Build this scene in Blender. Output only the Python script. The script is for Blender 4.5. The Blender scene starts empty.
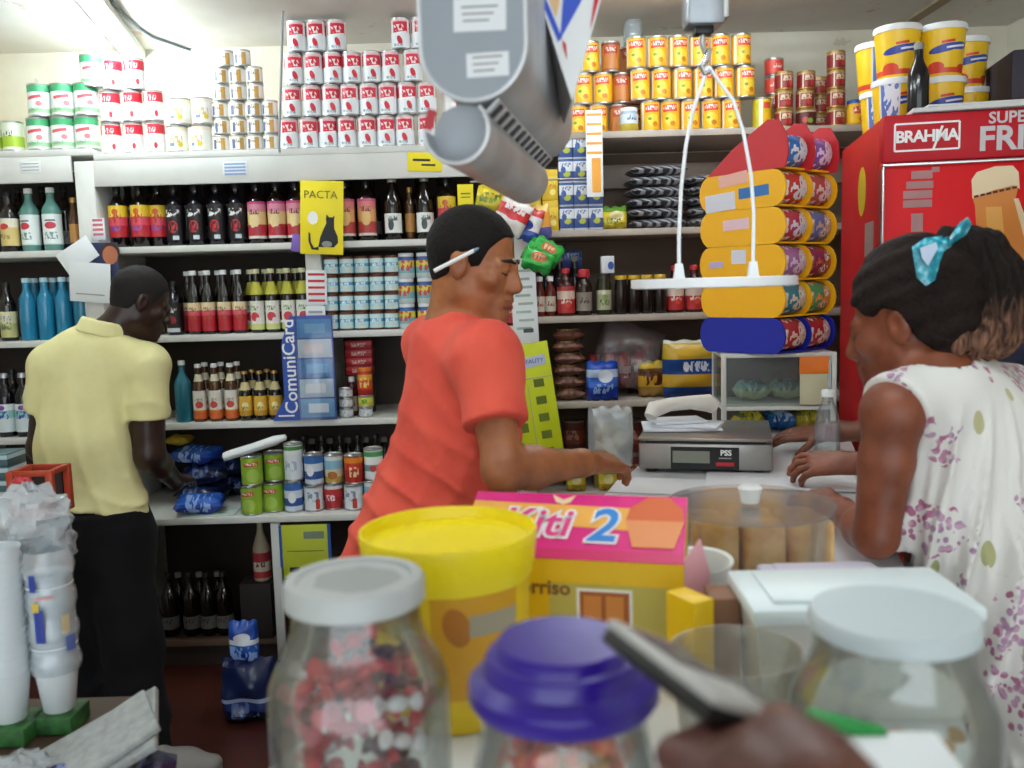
import bpy, bmesh, math, random
import numpy as np
from mathutils import Vector, Matrix
random.seed(11)
SC = bpy.context.scene
COL = SC.collection
PI = math.pi

# ------------------------------------------------------------------ camera
F = 900.0
CAM = Vector((0, 0, 1.58))
_p, _r = math.radians(6.3), math.radians(1.6)
_f = Vector((0, math.cos(_p), -math.sin(_p)))
_u = Vector((0, math.sin(_p), math.cos(_p)))
_x = Vector((1, 0, 0))
RX = _x * math.cos(_r) - _u * math.sin(_r)
UX = _u * math.cos(_r) + _x * math.sin(_r)
def ray(px, py):
    return _f + RX * ((px - 512) / F) + UX * ((384 - py) / F)
def P(px, py, Y):
    d = ray(px, py); return CAM + d * (Y / d.y)
def PZ(px, py, z):
    d = ray(px, py); return CAM + d * ((z - CAM.z) / d.z)
def X(px, Y, py=300):
    return P(px, py, Y).x
cd = bpy.data.cameras.new('camera'); co = bpy.data.objects.new('camera', cd); COL.objects.link(co)
co.matrix_world = Matrix.Translation(CAM) @ Matrix((RX, UX, -_f)).transposed().to_4x4()
cd.sensor_width = 36; cd.lens = F / 1024 * 36; cd.clip_start = .02
cd.dof.use_dof = True; cd.dof.focus_distance = 2.7; cd.dof.aperture_fstop = 4.5
SC.camera = co

# ------------------------------------------------------------------ materials
def hx(h):
    h = h.lstrip('#')
    c = [int(h[i:i + 2], 16) / 255 for i in (0, 2, 4)]
    return tuple([(v / 12.92 if v <= .04045 else ((v + .055) / 1.055) ** 2.4) for v in c] + [1])
MATS = {}
class NT:
    def __init__(s, m):
        m.use_nodes = True
        s.t = m.node_tree; s.n = s.t.nodes; s.l = s.t.links
        s.b = s.n['Principled BSDF']; s.o = s.n['Material Output']
    def add(s, ty, **kw):
        n = s.n.new(ty)
        for k, v in kw.items(): setattr(n, k, v)
        return n
    def set(s, sock, v):
        if isinstance(v, bpy.types.NodeSocket): s.l.new(v, sock)
        else: sock.default_value = v
    def m(s, op, a, b=0.0, c=0.0):
        n = s.add('ShaderNodeMath', operation=op)
        s.set(n.inputs[0], a); s.set(n.inputs[1], b); s.set(n.inputs[2], c)
        return n.outputs[0]
    def mix(s, fac, a, b):
        n = s.add('ShaderNodeMix', data_type='RGBA')
        s.set(n.inputs[0], fac); s.set(n.inputs[6], a); s.set(n.inputs[7], b)
        return n.outputs[2]
    def xyz(s, kind='Object'):
        tc = s.add('ShaderNodeTexCoord'); sp = s.add('ShaderNodeSeparateXYZ')
        s.l.new(tc.outputs[kind], sp.inputs[0]); return tc.outputs[kind], sp.outputs
    def comb(s, a, b, c=0.0):
        n = s.add('ShaderNodeCombineXYZ')
        for i, v in enumerate((a, b, c)): s.set(n.inputs[i], v)
        return n.outputs[0]
    def noise(s, vec, scale, detail=3, rough=.55):
        n = s.add('ShaderNodeTexNoise'); n.inputs['Scale'].default_value = scale
        n.inputs['Detail'].default_value = detail; n.inputs['Roughness'].default_value = rough
        if vec is not None: s.l.new(vec, n.inputs['Vector'])
        return n.outputs['Fac']
    def ramp(s, fac, stops, interp='LINEAR'):
        n = s.add('ShaderNodeValToRGB'); cr = n.color_ramp; cr.interpolation = interp
        while len(cr.elements) < len(stops): cr.elements.new(.5)
        for e, (p, c) in zip(cr.elements, stops): e.position = p; e.color = c
        s.set(n.inputs[0], fac); return n.outputs[0]
    def bump(s, h, strength=.3, dist=.01):
        n = s.add('ShaderNodeBump'); n.inputs['Strength'].default_value = strength
        n.inputs['Distance'].default_value = dist
        s.l.new(h, n.inputs['Height']); s.l.new(n.outputs[0], s.b.inputs['Normal'])
def mat(name, col, rough=.5, metal=0., var=0., vscale=12., bump=0., bscale=60., trans=0., spec=.5, emit=0., coat=0., second=None):
    if name in MATS: return MATS[name]
    m = bpy.data.materials.new(name); n = NT(m); b = n.b
    c = hx(col)
    b.inputs['Base Color'].default_value = c
    b.inputs['Roughness'].default_value = rough; b.inputs['Metallic'].default_value = metal
    b.inputs['Specular IOR Level'].default_value = spec
    b.inputs['Transmission Weight'].default_value = trans
    b.inputs['Coat Weight'].default_value = coat
    if emit: b.inputs['Emission Color'].default_value = c; b.inputs['Emission Strength'].default_value = emit
    if var or bump or second:
        v, _ = n.xyz()
    if var or second:
        f = n.noise(v, vscale, 4)
        c2 = hx(second) if second else tuple([max(0, x * (1 - var)) for x in c[:3]] + [1])
        n.l.new(n.ramp(f, [(.35, c2), (.65, c)]), b.inputs['Base Color'])
    if bump: n.bump(n.noise(v, bscale, 3), bump)
    MATS[name] = m; return m
def film(name, tint='ffffff', gloss=.12, opac=.1, rough=.08, whitec='dfe6ea', bump=0., bscale=18):
    """thin clear sheet: glass or plastic film"""
    if name in MATS: return MATS[name]
    m = bpy.data.materials.new(name); n = NT(m)
    tr = n.add('ShaderNodeBsdfTransparent'); tr.inputs[0].default_value = hx(tint)
    n.b.inputs['Base Color'].default_value = hx(whitec); n.b.inputs['Roughness'].default_value = .3
    gl = n.add('ShaderNodeBsdfGlossy'); gl.inputs['Roughness'].default_value = rough
    lw = n.add('ShaderNodeLayerWeight'); lw.inputs[0].default_value = .25
    if bump:
        v, _ = n.xyz(); n.bump(n.noise(v, bscale, 4), bump, .02)
        for k in (gl, lw): n.l.new(n.b.inputs['Normal'].links[0].from_socket, k.inputs['Normal'])
    a = n.add('ShaderNodeMixShader'); a.inputs[0].default_value = opac
    n.l.new(tr.outputs[0], a.inputs[1]); n.l.new(n.b.outputs[0], a.inputs[2])
    g = n.add('ShaderNodeMixShader')
    n.l.new(n.m('MULTIPLY_ADD', lw.outputs['Fresnel'], .6, gloss), g.inputs[0])
    n.l.new(a.outputs[0], g.inputs[1]); n.l.new(gl.outputs[0], g.inputs[2])
    n.l.new(g.outputs[0], n.o.inputs['Surface'])
    MATS[name] = m; return m
def wrap(name, h, bands, patches=(), mode='cyl', r=.04, rough=.4, metal=0., z0=0.):
    """printed sleeve or carton: horizontal bands plus printed shapes in metres (u around / across, v up)"""
    if name in MATS: return MATS[name]
    m = bpy.data.materials.new(name); n = NT(m)
    vec, (x, y, z) = n.xyz()
    if mode == 'cyl': u = n.m('MULTIPLY', n.m('ARCTAN2', x, n.m('MULTIPLY', y, -1.)), r)
    else: u = x
    if z0: z = n.m('SUBTRACT', z, z0)
    col = n.ramp(n.m('DIVIDE', z, h), [(p, hx(c)) for p, c in bands], 'CONSTANT')
    for (k, u0, v0, w, hh, c, *rot) in patches:
        du = n.m('SUBTRACT', u, u0); dv = n.m('SUBTRACT', z, v0)
        if rot and rot[0]:
            ca, sa = math.cos(rot[0]), math.sin(rot[0])
            du, dv = (n.m('ADD', n.m('MULTIPLY', du, ca), n.m('MULTIPLY', dv, sa)),
                      n.m('SUBTRACT', n.m('MULTIPLY', dv, ca), n.m('MULTIPLY', du, sa)))
        a = n.m('DIVIDE', du, w); b = n.m('DIVIDE', dv, hh)
        if k == 'e': f = n.m('LESS_THAN', n.m('ADD', n.m('MULTIPLY', a, a), n.m('MULTIPLY', b, b)), 1.)
        else:
            f = n.m('LESS_THAN', n.m('MAXIMUM', n.m('ABSOLUTE', a), n.m('ABSOLUTE', b)), 1.)
            if k == 't':
                q = n.noise(n.comb(n.m('MULTIPLY', du, 1.), n.m('MULTIPLY', dv, .45), u0 * 7 + v0 * 3), 1.6 / min(w, hh), 1)
                f = n.m('MULTIPLY', f, n.m('GREATER_THAN', q, .5))
        col = n.mix(f, col, hx(c))
    n.l.new(col, n.b.inputs['Base Color'])
    n.b.inputs['Roughness'].default_value = rough; n.b.inputs['Metallic'].default_value = metal
    MATS[name] = m; return m

# ------------------------------------------------------------------ mesh building
class MB:
    def __init__(s): s.v = []; s.f = []; s.mi = []; s.sm = []
    def add(s, vs, fs, M=None, mi=0, smooth=False):
        o = len(s.v)
        s.v += [tuple(M @ Vector(v)) if M is not None else tuple(v) for v in vs]
        s.f += [[i + o for i in f] for f in fs]; s.mi += [mi] * len(fs); s.sm += [smooth] * len(fs)
        return s
    def box(s, c, d, rot=None, bev=0., mi=0, seg=2):
        bm = bmesh.new(); bmesh.ops.create_cube(bm, size=1)
        for v in bm.verts: v.co = Vector((v.co.x * d[0], v.co.y * d[1], v.co.z * d[2]))
        if bev: bmesh.ops.bevel(bm, geom=bm.edges[:], offset=min(bev, .45 * min(d)), segments=seg, affect='EDGES', profile=.5)
        M = Matrix.Translation(Vector(c))
        if rot is not None: M = M @ (rot.to_4x4() if isinstance(rot, Matrix) else Matrix.Rotation(rot, 4, 'Z'))
        bm.verts.index_update()
        s.add([v.co[:] for v in bm.verts], [[v.index for v in f.verts] for f in bm.faces], M, mi, False)
        bm.free(); return s
    def lathe(s, prof, seg=24, M=None, mi=0, sx=1., sy=1., cap=True, smooth=True):
        vs = []; fs = []; n = len(prof)
        for (r, z) in prof:
            for k in range(seg):
                a = 2 * PI * k / seg; vs.append((r * math.cos(a) * sx, r * math.sin(a) * sy, z))
        for i in range(n - 1):
            for k in range(seg):
                k2 = (k + 1) % seg
                fs.append([i * seg + k, i * seg + k2, (i + 1) * seg + k2, (i + 1) * seg + k])
        s.add(vs, fs, M, mi, smooth)
        if cap:
            o = len(s.v) - len(vs)
            if prof[0][0] > 1e-4: s.f.append([o + k for k in reversed(range(seg))]); s.mi.append(mi); s.sm.append(False)
            if prof[-1][0] > 1e-4: s.f.append([o + (n - 1) * seg + k for k in range(seg)]); s.mi.append(mi); s.sm.append(False)
        return s
    def tube(s, pts, r, seg=10, mi=0, cap=True):
        pts = [Vector(p) for p in pts]; n = len(pts)
        rs = r if isinstance(r, (list, tuple)) else [r] * n
        vs = []; fs = []; prev = None
        for i, p in enumerate(pts):
            t = (pts[min(i + 1, n - 1)] - pts[max(i - 1, 0)]).normalized()
            if prev is None: prev = Vector((0, 0, 1)) if abs(t.z) < .9 else Vector((1, 0, 0))
            a = (prev - t * prev.dot(t)).normalized(); prev = a; b = t.cross(a)
            for k in range(seg):
                q = 2 * PI * k / seg; vs.append(p + a * (rs[i] * math.cos(q)) + b * (rs[i] * math.sin(q)))
        for i in range(n - 1):
            for k in range(seg):
                k2 = (k + 1) % seg; fs.append([i * seg + k, i * seg + k2, (i + 1) * seg + k2, (i + 1) * seg + k])
        if cap: fs.append([k for k in reversed(range(seg))]); fs.append([(n - 1) * seg + k for k in range(seg)])
        return s.add(vs, fs, None, mi, True)
    def prism(s, out, depth, M=None, mi=0, smooth=False):
        """outline in local x,z; extruded from y=0 to y=depth"""
        n = len(out)
        vs = [(a, 0, b) for a, b in out] + [(a, depth, b) for a, b in out]
        fs = [list(range(n)), [n + i for i in reversed(range(n))]]
        fs += [[i, n + i, n + (i + 1) % n, (i + 1) % n] for i in range(n)]
        return s.add(vs, fs, M, mi, smooth)
    def ell(s, c, r, M=None, mi=0, seg=20, rings=12, jit=0., rnd=None):
        vs = []; fs = []
        for i in range(rings + 1):
            th = PI * i / rings
            for k in range(seg):
                ph = 2 * PI * k / seg
                q = 1.
                if jit: q = 1 + jit * (math.sin(5 * ph + 3 * th + (rnd or 0)) * .5 + math.sin(9 * th - 4 * ph + 2 * (rnd or 0)) * .5 + random.uniform(-.5, .5))
                vs.append((c[0] + r[0] * q * math.sin(th) * math.cos(ph), c[1] + r[1] * q * math.sin(th) * math.sin(ph), c[2] + r[2] * q * math.cos(th)))
        for i in range(rings):
            for k in range(seg):
                k2 = (k + 1) % seg
                if i == 0: fs.append([k, seg + k, seg + k2])
                elif i == rings - 1: fs.append([i * seg + k, (i + 1) * seg + k, i * seg + k2])
                else: fs.append([i * seg + k, (i + 1) * seg + k, (i + 1) * seg + k2, i * seg + k2])
        return s.add(vs, fs, M, mi, True)
    def mesh(s, name, mats):
        me = bpy.data.meshes.new(name); me.from_pydata(s.v, [], s.f); 
        for m in (mats if isinstance(mats, (list, tuple)) else [mats]): me.materials.append(m)
        me.polygons.foreach_set('material_index', s.mi); me.polygons.foreach_set('use_smooth', s.sm)
        bm = bmesh.new(); bm.from_mesh(me); bmesh.ops.recalc_face_normals(bm, faces=bm.faces); bm.to_mesh(me); bm.free()
        me.set_sharp_from_angle(angle=math.radians(38)); me.update(); return me
    def build(s, name, mats, parent=None, loc=None, rz=0.):
        return put(name, s.mesh(name, mats), parent, loc, rz)
def put(name, me, parent=None, loc=None, rz=0.):
    o = bpy.data.objects.new(name, me); COL.objects.link(o)
    if parent is not None: o.parent = parent
    if loc is not None: o.location = loc
    if rz: o.rotation_euler.z = rz
    return o
def tag(o, label, cat, group=None, kind=None):
    o['label'] = label; o['category'] = cat
    if group: o['group'] = group
    if kind: o['kind'] = kind
    return o
def thing(name, label, cat, loc=(0, 0, 0), rz=0., group=None):
    o = bpy.data.objects.new(name, None); COL.objects.link(o); o.empty_display_size = .02
    o.location = loc; o.rotation_euler.z = rz
    return tag(o, label, cat, group)
def struct(name, mb, m):
    o = mb.build(name, m); o['kind'] = 'structure'; return o
_dg = None
def text_mesh(txt, size, ext=.0006, shear=0., bold=0., spacing=1.):
    c = bpy.data.curves.new('lettering', 'FONT'); c.body = txt; c.size = size; c.extrude = ext
    c.shear = shear; c.offset = bold; c.align_x = 'CENTER'; c.align_y = 'CENTER'; c.space_character = spacing
    c.resolution_u = 3
    o = bpy.data.objects.new('tmp', c); COL.objects.link(o)
    me = bpy.data.meshes.new_from_object(o.evaluated_get(bpy.context.evaluated_depsgraph_get()))
    bpy.data.objects.remove(o); bpy.data.curves.remove(c)
    me.name = 'lettering'; me.materials.clear(); return me
RFRONT = Matrix.Rotation(PI / 2, 4, 'X')          # text plane -> faces -Y
def text(txt, size, m, parent, loc, R=None, name='lettering', **kw):
    me = text_mesh(txt, size, **kw); me.materials.append(m)
    o = put(name, me, parent); o.matrix_local = Matrix.Translation(Vector(loc)) @ (R if R is not None else RFRONT)
    return o
def ordl(i, n, a='left', b='right'):
    W = ['', 'second', 'third', 'fourth', 'fifth', 'sixth', 'seventh', 'eighth', 'ninth', 'tenth']
    if n == 1: return ''
    if i == 0: return a + 'most'
    if i == n - 1: return b + 'most'
    if i <= (n - 1) / 2: return W[i] + ' from ' + a
    return W[n - 1 - i] + ' from ' + b
# kinds: a kind is a list of (part name, mesh); every instance gets its own objects
KIND = {}
def inst(kind, label, cat, loc, rz=0., group=None, name=None):
    nm, parts = KIND[kind]
    if len(parts) == 1:
        o = put(name or nm, parts[0][1], None, loc, rz); return tag(o, label, cat, group)
    r = thing(name or nm, label, cat, loc, rz, group)
    for pn, me in parts: put(pn, me, r)
    return r
# ------------------------------------------------------------------ shared materials
WHITE = mat('white paint', 'e6e6de', .5, var=.08, vscale=5)
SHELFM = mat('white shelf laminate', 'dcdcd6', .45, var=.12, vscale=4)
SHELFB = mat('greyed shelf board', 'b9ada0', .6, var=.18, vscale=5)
TIN = mat('tin', 'b8b8b6', .3, .9)
GOLD = mat('gold lacquered tin', 'b9924f', .35, .7)
DARKGLASS = mat('dark brown bottle', '140b07', .12, coat=.3, spec=.6)
BLACKPET = mat('dark cola bottle', '0c0a12', .15, spec=.6)
GREENG = mat('pale green bottle', '5d8f86', .12, spec=.6)
BLUEPET = mat('blue water bottle', '1f7fa6', .18, spec=.6)
AMBER = mat('amber bottle', '4a2c10', .12, spec=.6)
REDP = mat('red plastic', 'b3202a', .4)
WHITEP = mat('white plastic', 'e9ecec', .4)
YELP = mat('yellow plastic', 'f2cf10', .38)
BLACKP = mat('black plastic', '121214', .4)
BLUEP = mat('blue plastic', '1c4fa0', .4)
GREYM = mat('grey plastic', '8d9094', .45)
PAPER = mat('white paper', 'e8ecee', .7)
STEEL = mat('brushed steel', 'a8a6a2', .35, .85, var=.15, vscale=8)
INK = mat('black ink', '15151a', .6)
BLUEINK = mat('blue ink', '1b3fa8', .5)
REDINK = mat('red ink', 'c8202c', .5)
WHITEINK = mat('white ink', 'f4f4f2', .5)
GREYINK = mat('grey ink', '9a9a98', .6)

# ------------------------------------------------------------------ room
WY = 4.06; CZ = 2.64; XL = -2.35; XR = 2.2; YB = -2.2
fl = bpy.data.materials.new('red tiled floor'); n = NT(fl); v, _ = n.xyz()
br = n.add('ShaderNodeTexBrick'); br.offset = 0; br.inputs['Scale'].default_value = 1; br.inputs['Brick Width'].default_value = .3
br.inputs['Row Height'].default_value = .3; br.inputs['Mortar Size'].default_value = .004
br.inputs['Color1'].default_value = hx('46201a'); br.inputs['Color2'].default_value = hx('52281e'); br.inputs['Mortar'].default_value = hx('3a2a25')
n.l.new(v, br.inputs['Vector']); n.l.new(br.outputs[0], n.b.inputs['Base Color']); n.b.inputs['Roughness'].default_value = .4
struct('floor', MB().box(((XL + XR) / 2, (YB + WY) / 2, -.05), (XR - XL + .4, WY - YB + .4, .1)), fl)
ce = bpy.data.materials.new('stained white ceiling'); n = NT(ce); v, (x, y, z) = n.xyz()
c = n.ramp(n.noise(v, 1.1, 5), [(.35, hx('c9c3b6')), (.6, hx('dedcd6'))])
c = n.mix(n.m('MULTIPLY', n.m('GREATER_THAN', n.noise(v, 3.2, 6, .7), .63), .5), c, hx('b39a78'))
n.l.new(c, n.b.inputs['Base Color']); n.b.inputs['Roughness'].default_value = .8
struct('ceiling', MB().box(((XL + XR) / 2, (YB + WY) / 2, CZ + .05), (XR - XL + .4, WY - YB + .4, .1)), ce)
wm = bpy.data.materials.new('old cream wall paint'); n = NT(wm); v, (x, y, z) = n.xyz()
c = n.ramp(n.noise(v, 1.6, 5), [(.3, hx('c2b89e')), (.62, hx('dcd8c8'))])
c = n.mix(n.m('MULTIPLY', n.m('GREATER_THAN', n.noise(v, 5, 6, .7), .66), .35), c, hx('8f8570'))
n.l.new(c, n.b.inputs['Base Color']); n.b.inputs['Roughness'].default_value = .8
struct('wall_back', MB().box(((XL + XR) / 2, WY + .05, CZ / 2), (XR - XL, .1, CZ)), wm)
struct('wall_left', MB().box((XL - .05, (YB + WY) / 2, CZ / 2), (.1, WY - YB, CZ)), wm)
struct('wall_right', MB().box((XR + .05, (YB + WY) / 2, CZ / 2), (.1, WY - YB, CZ)), wm)
# ceiling panel seam at the right
struct('trim_1', MB().box((1.72, 2.6, CZ - .006), (.05, 2.9, .012)), mat('seam wood', '9a8a70', .7))

# ------------------------------------------------------------------ light
w = bpy.data.worlds.new('daylight'); SC.world = w; w.use_nodes = True
bg = w.node_tree.nodes['Background']; bg.inputs[0].default_value = (.86, .94, 1, 1); bg.inputs[1].default_value = 2.0
TUBE = mat('lit tube', 'eef9ff', .4, emit=50.0); TUBE2 = mat('brightly lit tube', 'eaf8ff', .4, emit=85.0)
def tube_lamp(loc, rz, L, label, tm=None):
    t = thing('fluorescent_lamp', label, 'lamp', loc, rz)
    MB().box((0, 0, -.02), (.09, L + .08, .04), bev=.006).build('lamp_housing', WHITE, t)
    for s in (-1, 1):
        MB().box((0, s * (L / 2 + .012), -.055), (.05, .02, .05), bev=.004).build('lamp_holder', WHITEP, t)
    MB().lathe([(.0, -L / 2), (.013, -L / 2), (.013, L / 2), (0, L / 2)], 14, Matrix.Translation((0, 0, -.066)) @ Matrix.Rotation(-PI / 2, 4, 'X')).build('tube', tm or TUBE, t)
    return t
lp = PZ(104, 22, CZ - .05)
tube_lamp((lp.x, lp.y, CZ), math.radians(12), 1.1, 'glowing fluorescent tube lamp on the ceiling above the left shelves', TUBE2)
tube_lamp((.35, 1.1, CZ), math.radians(80), 1.1, 'added unseen tube lamp on the ceiling above the counter')  # added lamp outside the view, lights the counter area
tube_lamp((.6, 3.0, CZ), math.radians(85), 1.0, 'added unseen tube lamp on the ceiling in front of the right shelves')  # unseen lamp, put in for more light near the right shelves
tube_lamp((-1.0, 1.6, CZ), math.radians(5), 1.1, 'added unseen tube lamp on the ceiling left of the hanging grey hopper')  # also an added lamp out of view, for general room light
# lamp cable along the ceiling and hanging cord
pts = [PZ(112, 1, CZ - .006), PZ(124, 15, CZ - .006), PZ(138, 28, CZ - .006), PZ(152, 37, CZ - .006), PZ(190, 50, CZ - .006)]
tag(MB().tube(pts, .006, 8).build('cable', mat('grey cable', '6a7a80', .6)), 'grey cable running along the ceiling beside the glowing lamp', 'cable')
ca = P(283, 2, 3.57); cb = P(279, 147, 3.57)
tag(MB().tube([(ca.x, 3.57, CZ), ca, cb, (cb.x, 3.575, cb.z - .02)], .005, 8).build('cord', mat('grey cord', '8f9594', .6)),
    'thin grey cord hanging from the ceiling left of the red-white can stack', 'cord')

# ------------------------------------------------------------------ shelving
FY = 3.60
def zs(px, py, Y=FY): return P(px, py, Y).z
MZ = [zs(270, y) for y in (149, 243, 333, 421)]
MZ.append(zs(280, 516, 3.45))
RZ = [zs(650, y) for y in (130, 228, 314, 400, 491)]
LZ = [zs(30, y) for y in (150, 251, 341, 438)]
xl0, xp1, xp2, xp3 = XL, X(94, FY), X(314, FY), X(524, FY)
XE = 1.95
PANEL = mat('shade-darkened back panel', '3e332c', .7, var=.2, vscale=3)  # shade behind the goods is put into this dark colour
PANELR = mat('brown painted wall behind shelves', '7c6c5e', .75, var=.15, vscale=3)
def boards(root, x0, x1, zz, m, fronts=None, th=.026):
    for i, z in enumerate(zz):
        fy = FY if not fronts else fronts[i]
        MB().box(((x0 + x1) / 2, (fy + WY - .025) / 2, z - th / 2), (x1 - x0, WY - .025 - fy, th), bev=.003).build('shelf_board', m, root)
def upright(root, x, w, z0, z1, m, y0=None):
    y0 = FY if y0 is None else y0
    MB().box((x, (y0 - .004 + WY - .03) / 2, (z0 + z1) / 2), (w, WY - .03 - y0, z1 - z0), bev=.003).build('upright', m, root)
g = .002
t = thing('shelf_unit', 'white wall shelves with bottles and milk cans behind the men', 'shelf', (0, 0, 0))
boards(t, xp1 + .04, xp3 - .035, MZ, SHELFM, [FY, FY, FY, FY, 3.45])
MB().box(((xp1 + xp3) / 2, FY + .008, MZ[0] - .026 - .05), (xp3 - xp1 - .01, .016, .10), bev=.002).build('fascia', SHELFM, t)
upright(t, xp1, .075, 0, MZ[0] - .027, SHELFM); upright(t, xp2, .06, MZ[3], MZ[0] - .027, SHELFM, FY + .018)
MB().box(((xp1 + xp3) / 2, WY - .012, MZ[0] / 2), (xp3 - xp1 - .08, .02, MZ[0] - .06), bev=.002).build('back_panel', PANEL, t)
MB().box((xp1 + .9, 3.66, .12), (1.66, .03, .03), bev=.003).build('low_rail', mat('worn wood', '6a5444', .7), t)
MB().box((xp1 + .9, 3.85, .12), (1.66, .36, .02), bev=.003).build('low_shelf', mat('dark worn wood', '3a2c26', .7), t)
MB().box((xp1 + .9, 3.85, .055), (1.6, .3, .108)).build('plinth', mat('dark worn wood', '3a2c26', .7), t)
t = thing('shelf_unit', 'white corner shelves with water bottles left of the man in yellow', 'shelf', (0, 0, 0))
boards(t, xl0 + .01, xp1 - .039, LZ[1:], SHELFM)
boards(t, xl0 + .01, xp1 + .036, LZ[:1], SHELFM)
MB().box(((xl0 + xp1) / 2 - .02, FY + .008, LZ[0] - .026 - .05), (xp1 - xl0 - .06, .016, .10), bev=.002).build('fascia', SHELFM, t)
MB().box(((xl0 + xp1) / 2 - .02, WY - .012, LZ[0] / 2), (xp1 - xl0 - .07, .02, LZ[0] - .06), bev=.002).build('back_panel', PANEL, t)
upright(t, xl0 + .03, .04, 0, LZ[0] - .027, SHELFM, FY + .02)
t = thing('shelf_unit', 'greyed shelves with yellow cans and groceries behind the counter', 'shelf', (0, 0, 0))
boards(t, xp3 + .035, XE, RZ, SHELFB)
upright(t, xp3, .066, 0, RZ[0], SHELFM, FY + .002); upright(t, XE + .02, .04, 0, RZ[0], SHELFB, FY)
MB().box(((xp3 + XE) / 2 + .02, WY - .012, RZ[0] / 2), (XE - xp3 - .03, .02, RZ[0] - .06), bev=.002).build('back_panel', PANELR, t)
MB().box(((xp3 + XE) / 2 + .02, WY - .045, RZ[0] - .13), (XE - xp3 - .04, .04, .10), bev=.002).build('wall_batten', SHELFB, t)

# ------------------------------------------------------------------ kinds of goods
def can(kind, r, h, lm, rim=TIN, name='can', seg=22):
    b = MB().lathe([(0, .0), (r * .93, 0), (r, .003), (r, .006), (r * .97, .008), (r * .97, h - .008), (r, h - .006), (r, h - .002), (r * .95, h), (r * .9, h - .004), (0, h - .004)], seg)
    l = MB().lathe([(r * .985, .0075), (r * .985, h - .0075)], seg, cap=False)
    KIND[kind] = (name, [('tin_body', b.mesh('tin_body', rim)), ('paper_label', l.mesh('paper_label', lm))])
def bottle(kind, r, h, nr, sh, body, cap, lm, l0, l1, capr=None, caph=.018, neck=None, name='bottle', seg=20, foil=None):
    p = [(0, 0), (r * .9, 0), (r, .006), (r, h * sh)]
    for k in range(1, 7):
        a = k / 6; q = .5 - .5 * math.cos(PI * a); p.append((r + (nr - r) * q, h * (sh + (.84 - sh) * a)))
    p += [(nr, h - caph), (0, h - caph)]
    parts = [('bottle_body', MB().lathe(p, seg).mesh('bottle_body', body))]
    cr = capr or nr * 1.15
    parts.append(('cap', MB().lathe([(0, h - caph - .002), (cr, h - caph - .002), (cr, h - .003), (cr * .9, h), (0, h)], 14).mesh('cap', cap)))
    if lm: parts.append(('paper_label', MB().lathe([(r * 1.012, h * l0), (r * 1.012, h * l1)], seg, cap=False).mesh('paper_label', lm)))
    if neck:
        n0, n1, nm = neck
        def rad(q):
            q *= h
            for (a, za), (b, zb) in zip(p[3:], p[4:]):
                if za <= q <= zb: return a + (b - a) * (q - za) / max(1e-6, zb - za)
            return nr
        parts.append(('neck_label', MB().lathe([(rad(n0 + (n1 - n0) * k / 5) + .0008, h * (n0 + (n1 - n0) * k / 5)) for k in range(6)], seg, cap=False).mesh('neck_label', nm)))
    KIND[kind] = (name, parts)
def jar(kind, r, h, body, lid, lm=None, name='jar', lidh=.014, l0=.15, l1=.7):
    b = MB().lathe([(0, 0), (r * .92, 0), (r, .005), (r, h * .72), (r * .85, h - lidh - .004), (r * .85, h - lidh), (0, h - lidh)], 20)
    parts = [('jar_body', b.mesh('jar_body', body)), ('lid', MB().lathe([(0, h - lidh), (r * .92, h - lidh), (r * .92, h - .002), (r * .86, h), (0, h)], 20).mesh('lid', lid))]
    if lm: parts.append(('paper_label', MB().lathe([(r * 1.01, h * l0), (r * 1.01, h * l1)], 20, cap=False).mesh('paper_label', lm)))
    KIND[kind] = (name, parts)
def carton(kind, d, m, name='carton'):
    KIND[kind] = (name, [('carton', MB().box((0, 0, d[2] / 2), d, bev=.002).mesh('carton', m))])

H = .122
milkm = wrap('milk can print', H, [(0, 'e9edf0'), (.52, 'd3213a'), (.86, 'e7b9bd'), (.93, 'e9edf0')],
    [('e', .008, .035, .010, .018, 'cf1f35', .4), ('r', -.03, .078, .008, .035, 'eef1f2'), ('r', .05, .06, .007, .06, 'eef1f2'), ('t', .0, .082, .026, .012, 'f4e6e6'), ('r', 0, .062, .04, .003, 'f4f4f4', .12), ('t', .0, .018, .02, .005, '8fa3ad')], r=.039)
can('milk', .0378, H, milkm, name='milk_powder_can')
can('milkb', .0385, H, wrap('wide red white can print', H, [(0, 'f1efec'), (.34, 'e9e6e4'), (.62, 'd02a3c'), (.92, 'f1efec')],
    [('e', .022, .03, .008, .012, 'c9303e'), ('r', -.026, .09, .01, .02, 'f2f2f0'), ('t', .0, .09, .025, .01, 'f0e0e0')], r=.046), name='milk_powder_can')
can('greenmilk', .046, .128, wrap('green white can print', .128, [(0, 'e9eee8'), (.12, '9fcf9c'), (.25, 'eef2ee'), (.74, '43a06a'), (.95, 'cfe3d2')],
    [('r', 0, .075, .03, .006, 'd4545e', .15), ('e', .02, .05, .012, .01, 'e07a80'), ('t', 0, .03, .03, .008, '8ab08c')], r=.046), name='milk_powder_can')
can('lime', .04, .118, wrap('lime can print', .118, [(0, 'e9edd8'), (.15, 'a9c83a'), (.5, 'e8ecda'), (.85, 'dfe7d0')], [('t', 0, .07, .02, .012, '5a6a5a')]), name='food_can')
can('cream', .042, .105, wrap('cream can print', .105, [(0, 'efe9d8'), (.2, 'f4f2ea'), (.8, 'efe6cc')], [('t', 0, .05, .03, .014, 'd8bd84'), ('e', .02, .03, .012, .01, 'd9c23a'), ('r', -.02, .03, .012, .006, '7d8fb0')], r=.05), name='food_can')
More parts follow.
